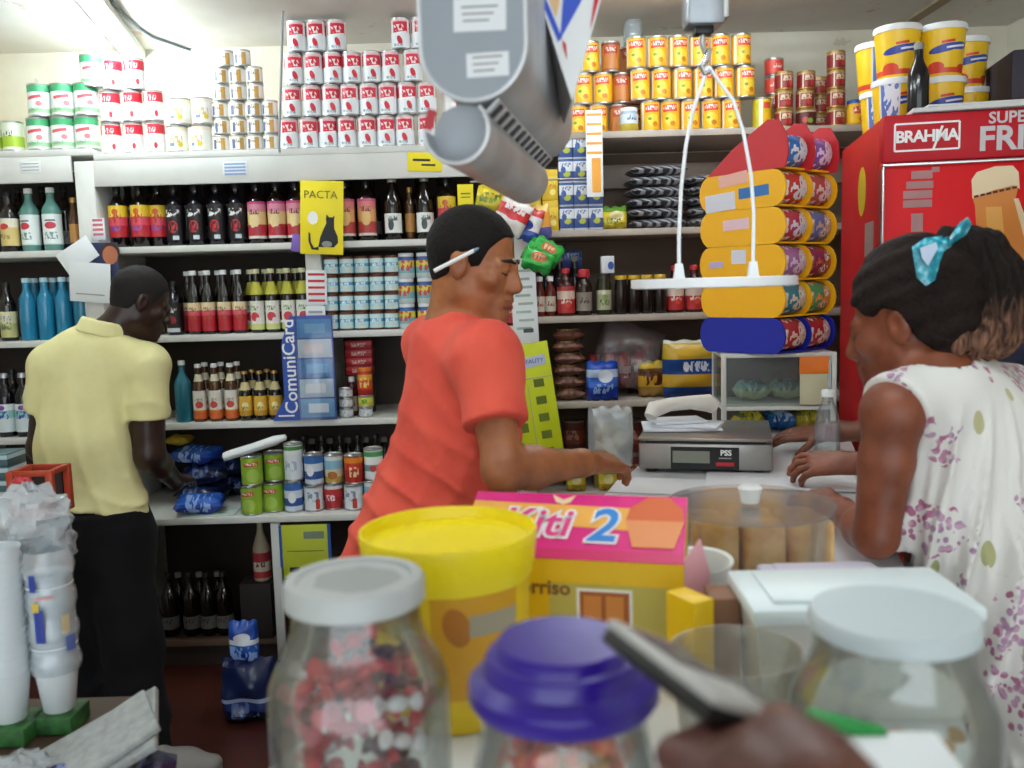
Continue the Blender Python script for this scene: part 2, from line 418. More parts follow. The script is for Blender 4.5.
can('smallcan', .031, .064, wrap('small pale can print', .064, [(0, 'ece6d6'), (.15, 'f2f0ea'), (.85, 'e6dcc0')], [('r', .018, .03, .01, .022, 'c89a4c'), ('r', -.02, .028, .008, .018, '5a6488'), ('t', 0, .04, .014, .008, 'a08a5a')], r=.034), name='small_food_can')
corn = wrap('yellow vegetable can print', .122, [(0, 'd99b12'), (.08, 'f0b51c'), (.9, 'e0a020')],
    [('r', 0, .09, .032, .014, 'd8402e', .05), ('t', 0, .092, .028, .008, 'f6e9d8'), ('e', .004, .045, .026, .024, 'f5cf3c'), ('e', .012, .03, .012, .01, 'd07a18'), ('r', -.045, .06, .006, .06, 'f0efe0'), ('e', -.012, .05, .008, .006, '6d9a30')], r=.04)
can('corn', .0385, .122, corn, name='vegetable_can')
can('limecorn', .0375, .122, wrap('lime yellow can print', .122, [(0, 'd9b418'), (.9, 'c7bf30')], [('r', -.01, .06, .008, .06, 'eef0d0'), ('r', -.028, .06, .006, .06, 'b7c93a'), ('r', .018, .09, .016, .012, 'd2452e'), ('e', .018, .045, .014, .02, 'f0b51c')], r=.04), name='vegetable_can')
can('browncan', .0385, .12, wrap('orange brown can print', .12, [(0, '8a4a1c'), (.1, 'b8702a'), (.85, '8a3a22')], [('r', 0, .085, .03, .014, 'a8302a'), ('t', 0, .087, .024, .008, 'e0c8b0')], r=.04), name='vegetable_can')
can('paste', .036, .072, wrap('dark red paste can print', .072, [(0, '6a1518'), (.12, '8e1f20'), (.8, 'b89a6a'), (.9, '6a1518')], [('t', .0, .045, .026, .01, 'd8c0a0'), ('e', .015, .025, .012, .012, 'c43a2a'), ('r', -.03, .035, .003, .04, 'd9c9b0')], r=.04), rim=GOLD, name='tomato_paste_can')
can('pastered', .038, .072, wrap('bright red paste can print', .072, [(0, 'b02a22'), (.15, 'd64536'), (.85, 'e0705a')], [('t', 0, .04, .02, .008, 'f0d0c0')], r=.04), name='tomato_paste_can')
can('pastegreen', .040, .072, wrap('dark paste can print', .072, [(0, '3a1614'), (.15, '5a1c18'), (.8, 'c0b090')], [('e', .012, .025, .014, .01, '7fae3a'), ('e', -.012, .028, .014, .012, 'b03a2a')], r=.046), rim=GOLD, name='tomato_paste_can')
can('bluecan', .0295, .073, wrap('pale blue can print', .073, [(0, 'd9cfc0'), (.1, 'bfe0e6'), (.45, '5aa7c4'), (.62, 'cfe9ec'), (.86, '7a4a36')], [('t', 0, .038, .024, .006, 'f4f8f8'), ('e', .014, .018, .01, .007, 'e0d6b8')], r=.034), rim=mat('brown tin', '6a4636', .4, .6), name='condensed_milk_can')
jar('spreadjar', .034, .1, wrap('colourful jar print', .1, [(0, 'c8d4d0'), (.2, '7fb7c4'), (.45, 'd8c94a'), (.7, '3a63a8'), (.85, 'd8b23a')], [('t', 0, .05, .026, .02, 'c84a3a')], r=.034), WHITEP)
can('greencan', .042, .118, wrap('green pea can print', .118, [(0, '5d8a1e'), (.06, '8fb52c'), (.92, '6f9a28')], [('r', 0, .085, .03, .008, 'c8332e', .08), ('e', .006, .04, .028, .026, 'a4c552'), ('t', 0, .086, .024, .005, 'f4e8e0')], r=.042), name='pea_can')
def mixcan(k, h, bands, pats=()): can(k, .0378, h, wrap(k + ' print', h, bands, pats, r=.04), name='milk_powder_can')
mixcan('mixa', .15, [(0, 'dfe5ea'), (.7, 'e6ece8'), (.82, '4f8f4a'), (.92, 'dfe8dc')], [('t', 0, .06, .026, .02, 'a9bccb')])
mixcan('mixb', .125, [(0, 'c9d6e4'), (.2, '2f559c'), (.45, 'dbe4ee'), (.7, '3a6ab0')], [('e', 0, .06, .018, .022, 'eef2f6')])
mixcan('mixc', .105, [(0, 'dfe5ea'), (.88, 'b9c6cf')], [('t', 0, .06, .025, .02, '8296ae'), ('r', .02, .03, .01, .02, 'c0392f')])
mixcan('mixd', .118, [(0, 'c7a24a'), (.25, 'e4d9b4'), (.5, '8fc3d6'), (.8, 'dfe9ec')], [('e', .0, .035, .022, .016, 'b5702c')])
mixcan('mixe', .118, [(0, 'b3261e'), (.5, 'd2381f'), (.72, 'e58a1d'), (.9, 'd2381f')], [('t', 0, .05, .02, .02, 'f2d9a0')])
mixcan('mixf', .105, [(0, 'a81f2a'), (.5, 'c43038'), (.8, 'e0dcd8')], [('t', 0, .05, .02, .012, 'f0d8d8')])
mixcan('mixg', .128, [(0, 'e3e9ea'), (.3, '6aa0a8'), (.5, 'eef1ee'), (.75, '4a9a5a'), (.9, 'dfe8dc')], [('e', .01, .05, .014, .014, 'c94040')])
can('whitetin', .028, .04, wrap('white tin print', .04, [(0, 'd8dde0'), (.85, 'aab0b4')], [('t', 0, .02, .02, .01, 'a8b2ba')], r=.028), name='small_food_can')

lab_yr = wrap('yellow red wine label', .25, [(0, 'b82430'), (.34, 'd8485a'), (.48, 'e7c433'), (.78, 'eed25a')], [('t', 0, .11, .022, .02, 'b23a28'), ('t', 0, .075, .02, .01, '7a5ab0'), ('e', 0, .14, .012, .012, 'c9602a')], r=.036)
bottle('wine_yr', .0365, .25, .013, .62, DARKGLASS, BLACKP, lab_yr, .16, .66, caph=.03)
lab_b = wrap('black red emblem label', .25, [(0, '120d12')], [('e', .0, .075, .019, .024, 'b8202c'), ('t', 0, .075, .014, .018, '2a0c10'), ('t', 0, .128, .028, .014, 'e4e4e4'), ('r', .01, .032, .012, .008, 'c9d2da')], r=.036)
bottle('wine_b', .0365, .25, .013, .62, BLACKPET, BLACKP, lab_b, .08, .64, caph=.03)
lab_pk = wrap('pink wine label', .25, [(0, 'd8d0c8'), (.12, 'b5303c'), (.3, 'e2c58a'), (.5, 'd98aa0'), (.62, 'c8407c')], [('e', 0, .09, .02, .03, 'e8cf98'), ('t', 0, .125, .02, .01, '7a2a50'), ('e', .008, .055, .016, .012, 'a83040')], r=.036)
bottle('wine_pk', .0365, .25, .013, .64, DARKGLASS, BLACKP, lab_pk, .08, .66, caph=.03)
lab_or = wrap('orange pink wine label', .25, [(0, 'd8d0c8'), (.12, 'b5403c'), (.3, 'dda06a'), (.5, 'd9807a'), (.62, 'c8507c')], [('e', 0, .09, .02, .03, 'e8c078'), ('t', 0, .125, .02, .01, '7a2a30')], r=.036)
bottle('wine_or', .0365, .25, .013, .64, DARKGLASS, BLACKP, lab_or, .08, .66, caph=.03)
bottle('cider', .034, .275, .014, .5, DARKGLASS, mat('silver foil', 'c9c9c4', .35, .6), wrap('white cider label', .275, [(0, 'e6e8e4')], [('e', -.004, .06, .012, .022, '43484a'), ('t', .004, .085, .02, .01, '5a6a60')], r=.034), .1, .38, caph=.045, capr=.018)
bottle('gin', .036, .25, .014, .62, GREENG, WHITEP, wrap('white red clear bottle label', .25, [(0, 'cfe0dc'), (.12, 'e6eeec'), (.62, 'c9dcd8')], [('e', 0, .1, .022, .014, 'c73644'), ('t', 0, .06, .026, .014, '7a9a98'), ('r', 0, .12, .02, .003, '3a5a70')], r=.036), .1, .58)
bottle('rum', .034, .24, .014, .62, DARKGLASS, BLACKP, wrap('beige rum label', .24, [(0, 'd9c27c'), (.4, 'e8e2c8'), (.52, 'd8dcd8')], [('e', 0, .1, .02, .012, 'c73a3a'), ('t', 0, .06, .022, .01, 'a08a4a')], r=.034), .1, .55)
bottle('slim', .02, .21, .01, .6, AMBER, GOLD, wrap('amber slim label', .21, [(0, 'b07a3a'), (.5, 'd0a860')], (), r=.02), .15, .5)
lab_pet = wrap('yellow red small bottle label', .25, [(0, 'b4222e'), (.3, 'd9556a'), (.38, 'ecd9b0'), (.55, 'e7c83c')], [('t', 0, .07, .018, .01, 'b04a2a'), ('t', 0, .1, .018, .01, '8a6a2a')], r=.03)
bottle('pet_yr', .0275, .255, .0125, .55, DARKGLASS, WHITEP, lab_pet, .05, .5, caph=.016, capr=.015)
bottle('pet_ap', .0275, .255, .0125, .55, DARKGLASS, mat('pale cap', 'd8d4a8', .5), wrap('white red apple label', .255, [(0, 'd2d88a'), (.14, 'e9e4dc'), (.46, 'dfe2d0')], [('e', .0, .065, .018, .018, 'cf3a44'), ('t', 0, .1, .02, .01, '6a9a4a'), ('e', .012, .05, .008, .012, 'e9d9d9')], r=.0275), .05, .5, caph=.016, capr=.015, neck=(.6, .8, mat('yellow green neck paper', 'b9b53c', .5)))
bottle('blackem', .034, .215, .012, .62, BLACKPET, BLACKP, wrap('black label red emblem', .215, [(0, '0e0b10')], [('e', 0, .06, .016, .016, '9a1c28'), ('r', 0, .02, .03, .008, 'c4ccd2'), ('t', 0, .1, .02, .01, 'd8d8d8')], r=.034), .05, .6)
bottle('water_blue', .032, .25, .014, .62, BLUEPET, mat('pale blue cap', 'b9dbe8', .4), None, 0, 0, caph=.016)
bottle('spirit', .032, .235, .013, .6, DARKGLASS, BLACKP, wrap('cream spirit label', .235, [(0, 'b9b87a'), (.3, 'd9d6a8'), (.5, 'b8bcae')], [('t', 0, .06, .02, .016, '6a7448'), ('t', 0, .09, .022, .01, '8892b8')], r=.032), .06, .5)
bottle('teal', .034, .25, .012, .6, mat('teal bottle', '1b6f83', .2, spec=.6), WHITEP, None, 0, 0, caph=.016)
bottle('malt', .026, .235, .0115, .55, AMBER, WHITEP, wrap('white orange beer label', .235, [(0, 'd4652a'), (.2, 'e8e2d4'), (.45, 'e9e6dc')], [('e', 0, .07, .016, .014, 'cf4a3a'), ('r', .004, .045, .02, .003, 'd89030'), ('t', 0, .09, .016, .006, '8a8a80')], r=.026), .05, .54, caph=.014, neck=(.7, .82, mat('cream neck paper', 'dfd8bc', .5)))
bottle('beer', .027, .2, .0115, .5, DARKGLASS, GOLD, wrap('gold beer label', .2, [(0, 'b98a28'), (.2, 'dcae3a'), (.5, 'cda040')], [('e', 0, .06, .014, .016, 'f0dfa0'), ('t', 0, .05, .014, .008, '6a4a18')], r=.027), .1, .5, caph=.01, neck=(.62, .78, mat('pale gold neck paper', 'cfc08a', .5)))
bottle('smirn', .036, .26, .014, .62, BLACKPET, mat('silver cap', 'b8bcc4', .3, .7), wrap('white blue teal label', .26, [(0, 'd8e4e6'), (.3, '9fd0cc'), (.42, 'e6ecee')], [('t', 0, .09, .026, .016, '3a5aa8'), ('e', 0, .12, .014, .01, '8a4aa0')], r=.036), .08, .52)
bottle('darkb', .035, .27, .013, .6, DARKGLASS, BLACKP, wrap('dim grey label', .27, [(0, '6a6a66')], [('t', 0, .07, .02, .012, '2a2a2a')], r=.035), .12, .32)
bottle('darkc', .03, .24, .012, .6, BLACKPET, mat('dull cap', '8a8a84', .5), None, 0, 0)
bottle('sauce', .022, .16, .011, .6, mat('pepper sauce', '5a1a12', .2), WHITEP, wrap('sauce label', .16, [(0, 'c7b9a8'), (.5, 'b8453a')], [('t', 0, .05, .014, .01, '8a2a2a')], r=.022), .12, .5)
bottle('ketchup', .036, .19, .015, .62, mat('dark red sauce', '3a1210', .25), REDP, wrap('red sauce label', .19, [(0, 'b22a2a'), (.35, 'd9c4b4'), (.52, 'a83a34')], [('t', 0, .06, .022, .012, 'e8d8c8'), ('e', .008, .045, .012, .012, 'd8483a')], r=.036), .06, .62)
bottle('tequila', .032, .185, .014, .62, mat('brown syrup bottle', '2c1a12', .2), REDP, wrap('smoky label', .185, [(0, '8a8278'), (.5, 'a49a90')], [('t', 0, .06, .02, .012, '4a3a34')], r=.032), .1, .5, capr=.024, caph=.03)
jar('olive', .03, .165, mat('dark olive jar', '2a2a16', .2), mat('dark lid', '20241c', .4), wrap('pale olive label', .165, [(0, 'a9a98a'), (.5, 'c2c2a8')], [('t', 0, .05, .02, .012, '5a6a3a'), ('e', 0, .07, .012, .012, '7f8f4a')], r=.03), lidh=.02, l0=.12, l1=.6)
jar('coffee', .026, .155, mat('dark coffee jar', '1e1612', .15), mat('yellow lid', 'c9a41c', .4), None, lidh=.016)
jar('yellowjar', .034, .1, wrap('yellow spread jar print', .1, [(0, 'd99a18'), (.1, 'f0bd20'), (.8, 'e9b020')], [('r', 0, .06, .026, .014, 'd2402a', .1), ('t', 0, .062, .022, .008, 'f4e0c0'), ('e', .01, .025, .014, .012, 'e07a20')], r=.034), BLUEP, lidh=.014)
jar('orangejar', .03, .11, wrap('red orange jar print', .11, [(0, 'b8241e'), (.2, 'd84a24'), (.55, 'e0a030'), (.75, 'c83020')], [('t', 0, .05, .02, .02, 'f0d070')], r=.03), mat('orange lid', 'd87a20', .4))
# ------------------------------------------------------------------ goods on the shelves
E = .0008
def at(kind, px, py, Y, z, label, cat, group=None, rz=None, name=None):
    return inst(kind, label, cat, (X(px, Y, py), Y, z + E), random.uniform(-.25, .25) if rz is None else rz, group, name)
def line(kind, pxs, py, Y, z, base, where, cat, group, rz=None):
    n = len(pxs)
    for i, px in enumerate(pxs):
        o = ordl(i, n)
        at(kind, px, py, Y, z, base + (', ' + o if o else '') + ' ' + where, cat, group, rz)
YI = 3.66
# pyramid of red and white milk powder cans (four rows)
MILK = [[283, 303, 323, 343, 363, 383, 403], [290, 310, 330, 350, 370, 390], [296, 316, 335, 354], [291, 308, 326, 345]]
MILK = [[289, 309, 328, 347, 367, 386, 405], [292, 312, 331, 350, 369, 388, 407], [294, 314, 333, 352, 372, 391], [297, 317, 337]]
rowname = ['bottom row', 'second row up', 'third row up', 'top row']
for k, r in enumerate(MILK):
    for i, px in enumerate(r):
        at('milk', px, 130 - 30 * k, YI, MZ[0] + k * (.122 + E), 'red-white milk powder can, %s of the tight stack, %s' % (rowname[k], ordl(i, len(r))), 'can', 'red and white milk powder cans')
MILK2 = [[427], [427], [413], [401, 421]]
for k, r in enumerate(MILK2):
    for i, px in enumerate(r):
        at('milk', px, 130 - 30 * k, YI, MZ[0] + k * (.122 + E), 'red-white milk powder can, %s of the tight stack, %s' % (rowname[k], 'at its right end' if len(r) == 1 else ['left', 'right'][i] + ' of its right-hand pair'), 'can', 'red and white milk powder cans')
for k in range(4):
    at('milkb', 452, 130 - 30 * k, YI + .01, MZ[0] + k * (.122 + E), 'red-cream milk can half hidden by the grey hopper, %s' % rowname[k], 'can', 'milk cans behind the grey hopper')
# green and red cans at the left
for k, r in enumerate([[39, 63, 87], [40, 63, 86.5]]):
    for i, px in enumerate(r):
        at('greenmilk', px, 130 - 32 * k, YI, (LZ[0] if px < 90 else MZ[0]) + k * (.128 + E), 'green-topped milk can, %s, %s of three' % (['bottom row', 'upper row'][k], ['left', 'middle', 'right'][i]), 'can', 'green and white milk cans')
at('greenmilk', 92, 65, YI, MZ[0] + 2 * (.128 + E), 'green-topped milk can alone at the top of the left stack', 'can', 'green and white milk cans')
for k, r in enumerate([[111, 133, 155], [110, 132, 153], [112, 134]]):
    for i, px in enumerate(r):
        at('milkb', px, 130 - 30 * k, YI, MZ[0] + k * (.122 + E), 'wide red-white milk can by the green cans, %s, %s' % (['bottom row', 'second row up', 'top row'][k], ordl(i, len(r))), 'can', 'wide red and white milk cans')
at('lime', 13, 132, YI, LZ[0], 'pale lime food can alone at the left end of the top shelf', 'can')
at('lime', -8, 132, YI, LZ[0], 'pale lime food can cut by the left picture edge', 'can')
for k, r in enumerate([[182, 206], [184, 206.5]]):
    for i, px in enumerate(r):
        at('cream', px - 5 + (0 if k == 0 else 1), 130 - 25 * k, YI, MZ[0] + k * (.105 + E), 'pale cream food can, %s, %s of the pair' % (['bottom', 'top'][k], ['left', 'right'][i]), 'can', 'cream food cans')
SM = [[224, 241, 258, 274], [225, 242, 259, 274], [223, 240, 257, 273], [225, 242, 259], [224, 241, 258], [229, 246]]
for k, r in enumerate(SM):
    for i, px in enumerate(r):
        at('smallcan', px - 3, 138 - 15 * k, YI, MZ[0] + k * (.064 + E), 'small white-tan can in the narrow tower, %s, %s' % (['bottom layer', 'second layer', 'third layer', 'fourth layer', 'fifth layer', 'top layer'][k], ordl(i, len(r))), 'can', 'small cans in a tower')

# yellow vegetable cans on the right top shelf
CORN = [[650, 670, 690, 711, 731], [640, 661, 682, 703, 724, 745], [636, 657, 678, 699, 720, 741]]
CY = YI + .02
for k, r in enumerate(CORN):
    for i, px in enumerate(r):
        at('corn', px, 115 - 32 * k, CY, RZ[0] + k * (.122 + E), 'yellow vegetable can, %s of the yellow stack, %s' % (['bottom row', 'middle row', 'top row'][k], ordl(i, len(r))), 'can', 'yellow vegetable cans')
at('limecorn', 762, 115, CY, RZ[0], 'lime-striped yellow vegetable can at the right foot of the yellow stack', 'can')
CL = [[578, 598, 619], [583, 603, 622], [590, 611]]
for k, r in enumerate(CL):
    for i, px in enumerate(r):
        kd = 'browncan' if i == len(r) - 1 else 'corn'
        at(kd, px, 115 - 25 * k, 3.73, RZ[0] + k * (.122 + E), '%s can in the shaded stack right of the striped sign, %s, %s' % (['yellow', 'orange-brown'][kd == 'browncan'], ['bottom', 'middle', 'top'][k], ordl(i, len(r))), 'can', 'cans right of the striped sign')
for k in range(3):
    at('browncan', 634 - 3 * k, 60, 3.82, RZ[0] + k * (.122 + E), 'orange-brown can at the shaded left back of the yellow stack, %s' % ['bottom', 'middle', 'top'][k], 'can', 'brown cans behind the yellow stack')
jar('bluewhite', .036, .09, wrap('blue white jar print', .09, [(0, 'b9a23a'), (.3, 'c9d6de'), (.7, '9fb4c4')], [('t', 0, .05, .02, .01, '4a6a8a')], r=.036), WHITEP)
at('bluewhite', 629, 118, 3.635, RZ[0], 'small pale blue jar in front of the brown cans', 'jar')
KIND['glass_jar_top'] = ('glass_jar', [('jar_body', MB().lathe([(0, 0), (.038, 0), (.04, .005), (.04, .075), (.034, .085), (.034, .095), (0, .095)], 18).mesh('jar_body', film('clear glass dim', 'e8eef0', .08, .25)))])
at('glass_jar_top', 633, 37, 3.80, RZ[0] + 3 * (.12 + E) + .008, 'empty glass jar on top of the brown cans', 'jar')
# dark red tomato paste
PST = [(784, 0, 'paste'), (784, 2, 'paste'), (784, 1, 'paste'), (766, 2, 'pastered'), (766, 1, 'paste'), (768, 3, 'pastered'),
       (806, 0, 'pastegreen'), (805, 1, 'paste'), (806, 2, 'paste'), (836, 0, 'paste'), (836, 1, 'paste'), (836, 2, 'paste'), (836, 3, 'paste')]
cols = {766: 'first column', 768: 'first column', 784: 'second column', 805: 'third column', 806: 'third column', 836: 'tall fourth column'}
nm = {'paste': 'dark red paste can', 'pastered': 'bright red paste can', 'pastegreen': 'wide dark paste can'}
for px, k, kd in PST:
    z = RZ[0] + k * (.072 + E)
    yy = 3.76 if px in (766, 768) else 3.67
    if px in (766, 768): px = 774
    at(kd, px, 115 - 18 * k, yy, z, '%s right of the yellow cans, %s, %s' % (nm[kd], cols[px] if px in cols else 'first column', ['bottom', 'second up', 'third up', 'fourth up'][k]), 'can', 'tomato paste cans')
at('paste', 774, 115, 3.76, RZ[0], 'dark red paste can right of the yellow cans, first column, bottom', 'can', 'tomato paste cans')
for i, px in enumerate((818, 820, 819)):
    at('paste', px, 110 - 18 * i, 3.79, RZ[0] + i * (.072 + E), 'shaded paste can between the third and tall columns, %s' % ['bottom', 'middle', 'top'][i], 'can', 'tomato paste cans')
at('yellowjar', 855, 110, 3.66, RZ[0], 'yellow spread jar with blue lid, left of the two by the fridge', 'jar', 'yellow spread jars')
at('yellowjar', 873, 110, 3.66, RZ[0], 'yellow spread jar with blue lid, right of the two by the fridge', 'jar', 'yellow spread jars')

# wine shelf
yb = 215
def wl(kind, px, lab, Y=3.665, z=None, cat='bottle', group='bottles on the wine shelf'):
    at(kind, px, 215, Y, MZ[1] if z is None else z, lab, cat, group, random.uniform(-.12, .12))
w3 = ['left', 'middle', 'right']
for i, px in enumerate((118, 140, 158)): wl('wine_yr', px, 'dark wine bottle with yellow-red label, %s of three' % w3[i], 3.665 if i < 2 else 3.70)
for i, px in enumerate((175, 196, 217, 237)): wl('wine_b', px, 'black bottle with red emblem on the wine shelf, %s' % ordl(i, 4))
for i, px in enumerate((257, 277, 296)): wl('wine_pk', px, 'dark wine bottle with pink-cream label, %s of three' % w3[i])
for i, px in enumerate((346, 367)): wl('wine_or', px, 'dark wine bottle with orange-pink label right of the cat poster, %s of two' % ['left', 'right'][i])
wl('cider', 393, 'dark cider bottle with silver foil neck, left of two'); wl('cider', 425, 'dark cider bottle with silver foil neck, right of two')
wl('slim', 410, 'slim amber bottle between the two foil-necked bottles', 3.69); wl('wine_yr', 447, 'dark wine bottle right of the foil-necked bottles, behind the man in red'); wl('darkb', 330, 'dark bottle with dim grey label behind the cat poster', 3.70)
for i, px in enumerate((128, 150, 185, 207, 227, 248, 268, 287)):
    at('darkb', px, 200, 3.79, MZ[1], 'dark bottle in the back row of the wine shelf, %s' % ordl(i, 8), 'bottle', 'back row on the wine shelf')
for i, px in enumerate((350, 372, 395, 418, 440)):
    at('darkb', px, 200, 3.79, MZ[1], 'dark bottle behind the foil-necked bottles, %s' % ordl(i, 5), 'bottle', 'back row on the wine shelf')
at('rum', 9, 220, 3.665, LZ[1], 'dark bottle with beige label at the left edge, upper corner shelf', 'bottle')
at('gin', 30, 220, 3.675, LZ[1], 'clear greenish bottle with red seal, left of two', 'bottle', 'clear greenish bottles')
at('gin', 52, 220, 3.665, LZ[1], 'clear greenish bottle with red seal, right of two', 'bottle', 'clear greenish bottles')
at('slim', 74, 220, 3.68, LZ[1], 'slim amber bottle beside the white post', 'bottle')
for i, px in enumerate((18, 42, 64)):
    at('darkb', px, 200, 3.8, LZ[1], 'dark bottle in the back of the upper corner shelf, %s of three' % w3[i], 'bottle', 'back row on the corner shelf')
# second bottle shelf
PY = ((194, 'left'), (208, 'second from left'), (224, 'second from right'), (239, 'right'))
for px, w in PY: at('pet_yr', px, 300, 3.65, MZ[2], 'small dark bottle with yellow-red label and white cap, %s of four' % w, 'bottle', 'small bottles with yellow-red labels')
for i, px in enumerate((257, 272, 288, 303)): at('pet_ap', px, 300, 3.65, MZ[2], 'small bottle with red apple label and green neck paper, %s of four' % ['left', 'second from left', 'second from right', 'right'][i], 'bottle', 'small bottles with apple labels')
for i, px in enumerate((188, 203, 219, 235, 251, 266, 281, 296)):
    at('pet_ap' if i > 3 else 'pet_yr', px, 290, 3.725, MZ[2], 'white-capped bottle in the second row behind the small labels, %s' % ordl(i, 8), 'bottle', 'second row of small bottles')
at('blackem', 174, 300, 3.66, MZ[2], "black bottle with dark red emblem right of the man's face", 'bottle')
for i, px in enumerate((128, 142, 155)): at('pet_ap', px, 290, 3.74, MZ[2], "small bottle behind the yellow-shirted man's head, %s of three" % w3[i], 'bottle', 'second row of small bottles')
at('spirit', 8, 310, 3.665, LZ[2], 'dark bottle with cream label left of the blue water bottles', 'bottle')
for i, px in enumerate((28, 46, 64, 82)): at('water_blue', px, 310, 3.66, LZ[2], 'blue water bottle, %s of the front row' % ordl(i, 4), 'bottle', 'blue water bottles')
for i, px in enumerate((36, 55, 73)): at('water_blue', px, 310, 3.735, LZ[2], 'blue water bottle, %s of the row behind' % w3[i], 'bottle', 'blue water bottles')
BC = ((331.5, 'first'), (347, 'second'), (362, 'third'), (377, 'fourth'), (392, 'fifth'))
for px, w in BC:
    for k in range(4):
        at('bluecan', px, 325 - 18 * k, 3.65, MZ[2] + k * (.073 + E), 'pale blue can, %s column from the white post, %s' % (w, ['bottom', 'second up', 'third up', 'top'][k]), 'can', 'pale blue cans in columns')
for k, (px) in enumerate((407, 407, 408)):
    at('spreadjar', px, 310, 3.655, MZ[2] + k * (.1 + E), 'colourful jar left of two stacks by the man in red, %s' % ['bottom', 'middle', 'top'][k], 'jar', 'colourful jars')
for k in range(3):
    at('spreadjar', 426, 310, 3.655, MZ[2] + k * (.1 + E), 'colourful jar right of two stacks by the man in red, %s' % ['bottom', 'middle', 'top'][k], 'jar', 'colourful jars')
for i, px in enumerate((475, 494, 513)):
    at('ketchup', px, 310, 3.66, MZ[2], 'red sauce bottle behind the chin of the man in red, %s of three' % w3[i], 'bottle', 'red sauce bottles')
for i, px in enumerate((484, 500)):
    at('bluecan', px, 340, 3.66, MZ[3], 'pale blue can behind the shoulder of the man in red, %s of two' % ['left', 'right'][i], 'can', 'pale blue cans behind the red shirt')
# third bottle shelf
at('teal', 183, 390, 3.65, MZ[3], 'teal bottle left of the beer bottles', 'bottle')
for i, px in enumerate((199, 215, 231)): at('malt', px, 390, 3.645, MZ[3], 'amber bottle with white-orange label, %s of three' % w3[i], 'bottle', 'amber bottles with white-orange labels')
for i, px in enumerate((206, 222, 238)): at('malt', px, 390, 3.715, MZ[3], 'amber bottle half hidden in the row behind, %s of three' % w3[i], 'bottle', 'amber bottles with white-orange labels')
for i, px in enumerate((245, 260, 275)): at('beer', px, 390, 3.645, MZ[3], 'small dark beer bottle with gold label, %s of three' % w3[i], 'bottle', 'small beer bottles')
for i, px in enumerate((253, 268)): at('beer', px, 390, 3.715, MZ[3], 'small dark beer bottle in the row behind, %s of two' % ['left', 'right'][i], 'bottle', 'small beer bottles')
for k in range(3): at('whitetin', 346, 400, 3.64, MZ[3] + k * (.04 + E), 'small white tin right of the card display, %s of its stack' % ['bottom', 'middle', 'top'][k], 'can', 'small white tins')
at('whitetin', 366, 413, 3.645, MZ[3], 'small white tin under the orange jar', 'can')
can('yellowtin', .032, .05, wrap('yellow green tin print', .05, [(0, 'c9c43a'), (.4, 'e0d860'), (.8, '8fae3a')], [('e', 0, .025, .012, .01, '6a9a2a')], r=.032), name='small_food_can')
at('yellowtin', 366, 404, 3.645, MZ[3] + .0408, 'yellow-green tin under the orange jar', 'can')
at('orangejar', 365, 385, 3.645, MZ[3] + .0408 + .0508, 'red-orange jar on top of the yellow-green tin', 'jar')
at('sauce', 352, 390, 3.70, MZ[3], 'dark sauce bottle behind the small white tins', 'bottle')
carton('redpack', (.11, .06, .035), wrap('red pack print', .035, [(0, 'a81c24'), (.5, 'c9323a')], [('t', 0, .018, .03, .008, 'e0b0a8')], mode='flat'), 'food_pack')
for k in range(4):
    at('redpack', 360, 360, 3.80, MZ[3] + .16 + k * .036, 'flat red pack on the stack above the dark sauce, %s' % ordl(k, 4, 'lower', 'upper').replace('from', 'up from'), 'pack', 'flat red packs', 0)
carton('packbase', (.12, .07, .158), wrap('dark pack print', .158, [(0, '3a2a26')], (), mode='flat'), 'food_carton')
at('packbase', 360, 380, 3.80, MZ[3], 'dark carton under the flat red packs', 'carton', None, 0)
at('smirn', 6, 400, 3.665, LZ[3], 'dark bottle with white-blue label, left edge, lower corner shelf', 'bottle')
at('smirn', 24, 400, 3.66, LZ[3], "dark bottle with white-blue label beside the man's left arm", 'bottle')
for i, px in enumerate((14, 32, 50)): at('darkb', px, 400, 3.75, LZ[3], 'dark bottle behind the white-blue labels, %s of three' % w3[i], 'bottle', 'back row on the lower corner shelf')
# bottom shelf of the middle unit
zb = MZ[4]
at('greencan', 252, 500, 3.50, zb, 'green pea can at the bottom front of the pea stack', 'can', 'green pea cans')
at('greencan', 252, 470, 3.50, zb + .1188, 'green pea can on top front of the pea stack', 'can', 'green pea cans')
at('greencan', 274, 500, 3.54, zb, 'green pea can at the bottom right of the pea stack', 'can', 'green pea cans')
at('greencan', 275, 470, 3.56, zb + .1188, 'green pea can on top right of the pea stack', 'can', 'green pea cans')
LOWER = [(294, 'mixb', 'mixa', 3.53), (314, 'mixc', 'mixb', 3.53), (334, 'mixf', 'mixd', 3.55), (354, 'mixc', 'mixe', 3.53), (374, 'mixd', 'mixg', 3.53)]
HH = {'mixb': .125, 'mixc': .105, 'mixf': .105, 'mixd': .118}
mn = {'mixa': 'tall white-green', 'mixb': 'white-blue', 'mixc': 'plain white', 'mixd': 'pale blue-tan', 'mixe': 'red-orange', 'mixf': 'red-white', 'mixg': 'white-teal'}
for i, (px, a, b, yy) in enumerate(LOWER):
    at(a, px, 500, yy, zb, '%s milk can, bottom row right of the pea cans, %s' % (mn[a], ordl(i, 5)), 'can', 'mixed milk cans')
    at(b, px, 470, yy, zb + HH[a] + E, '%s milk can, top row right of the pea cans, %s' % (mn[b], ordl(i, 5)), 'can', 'mixed milk cans')
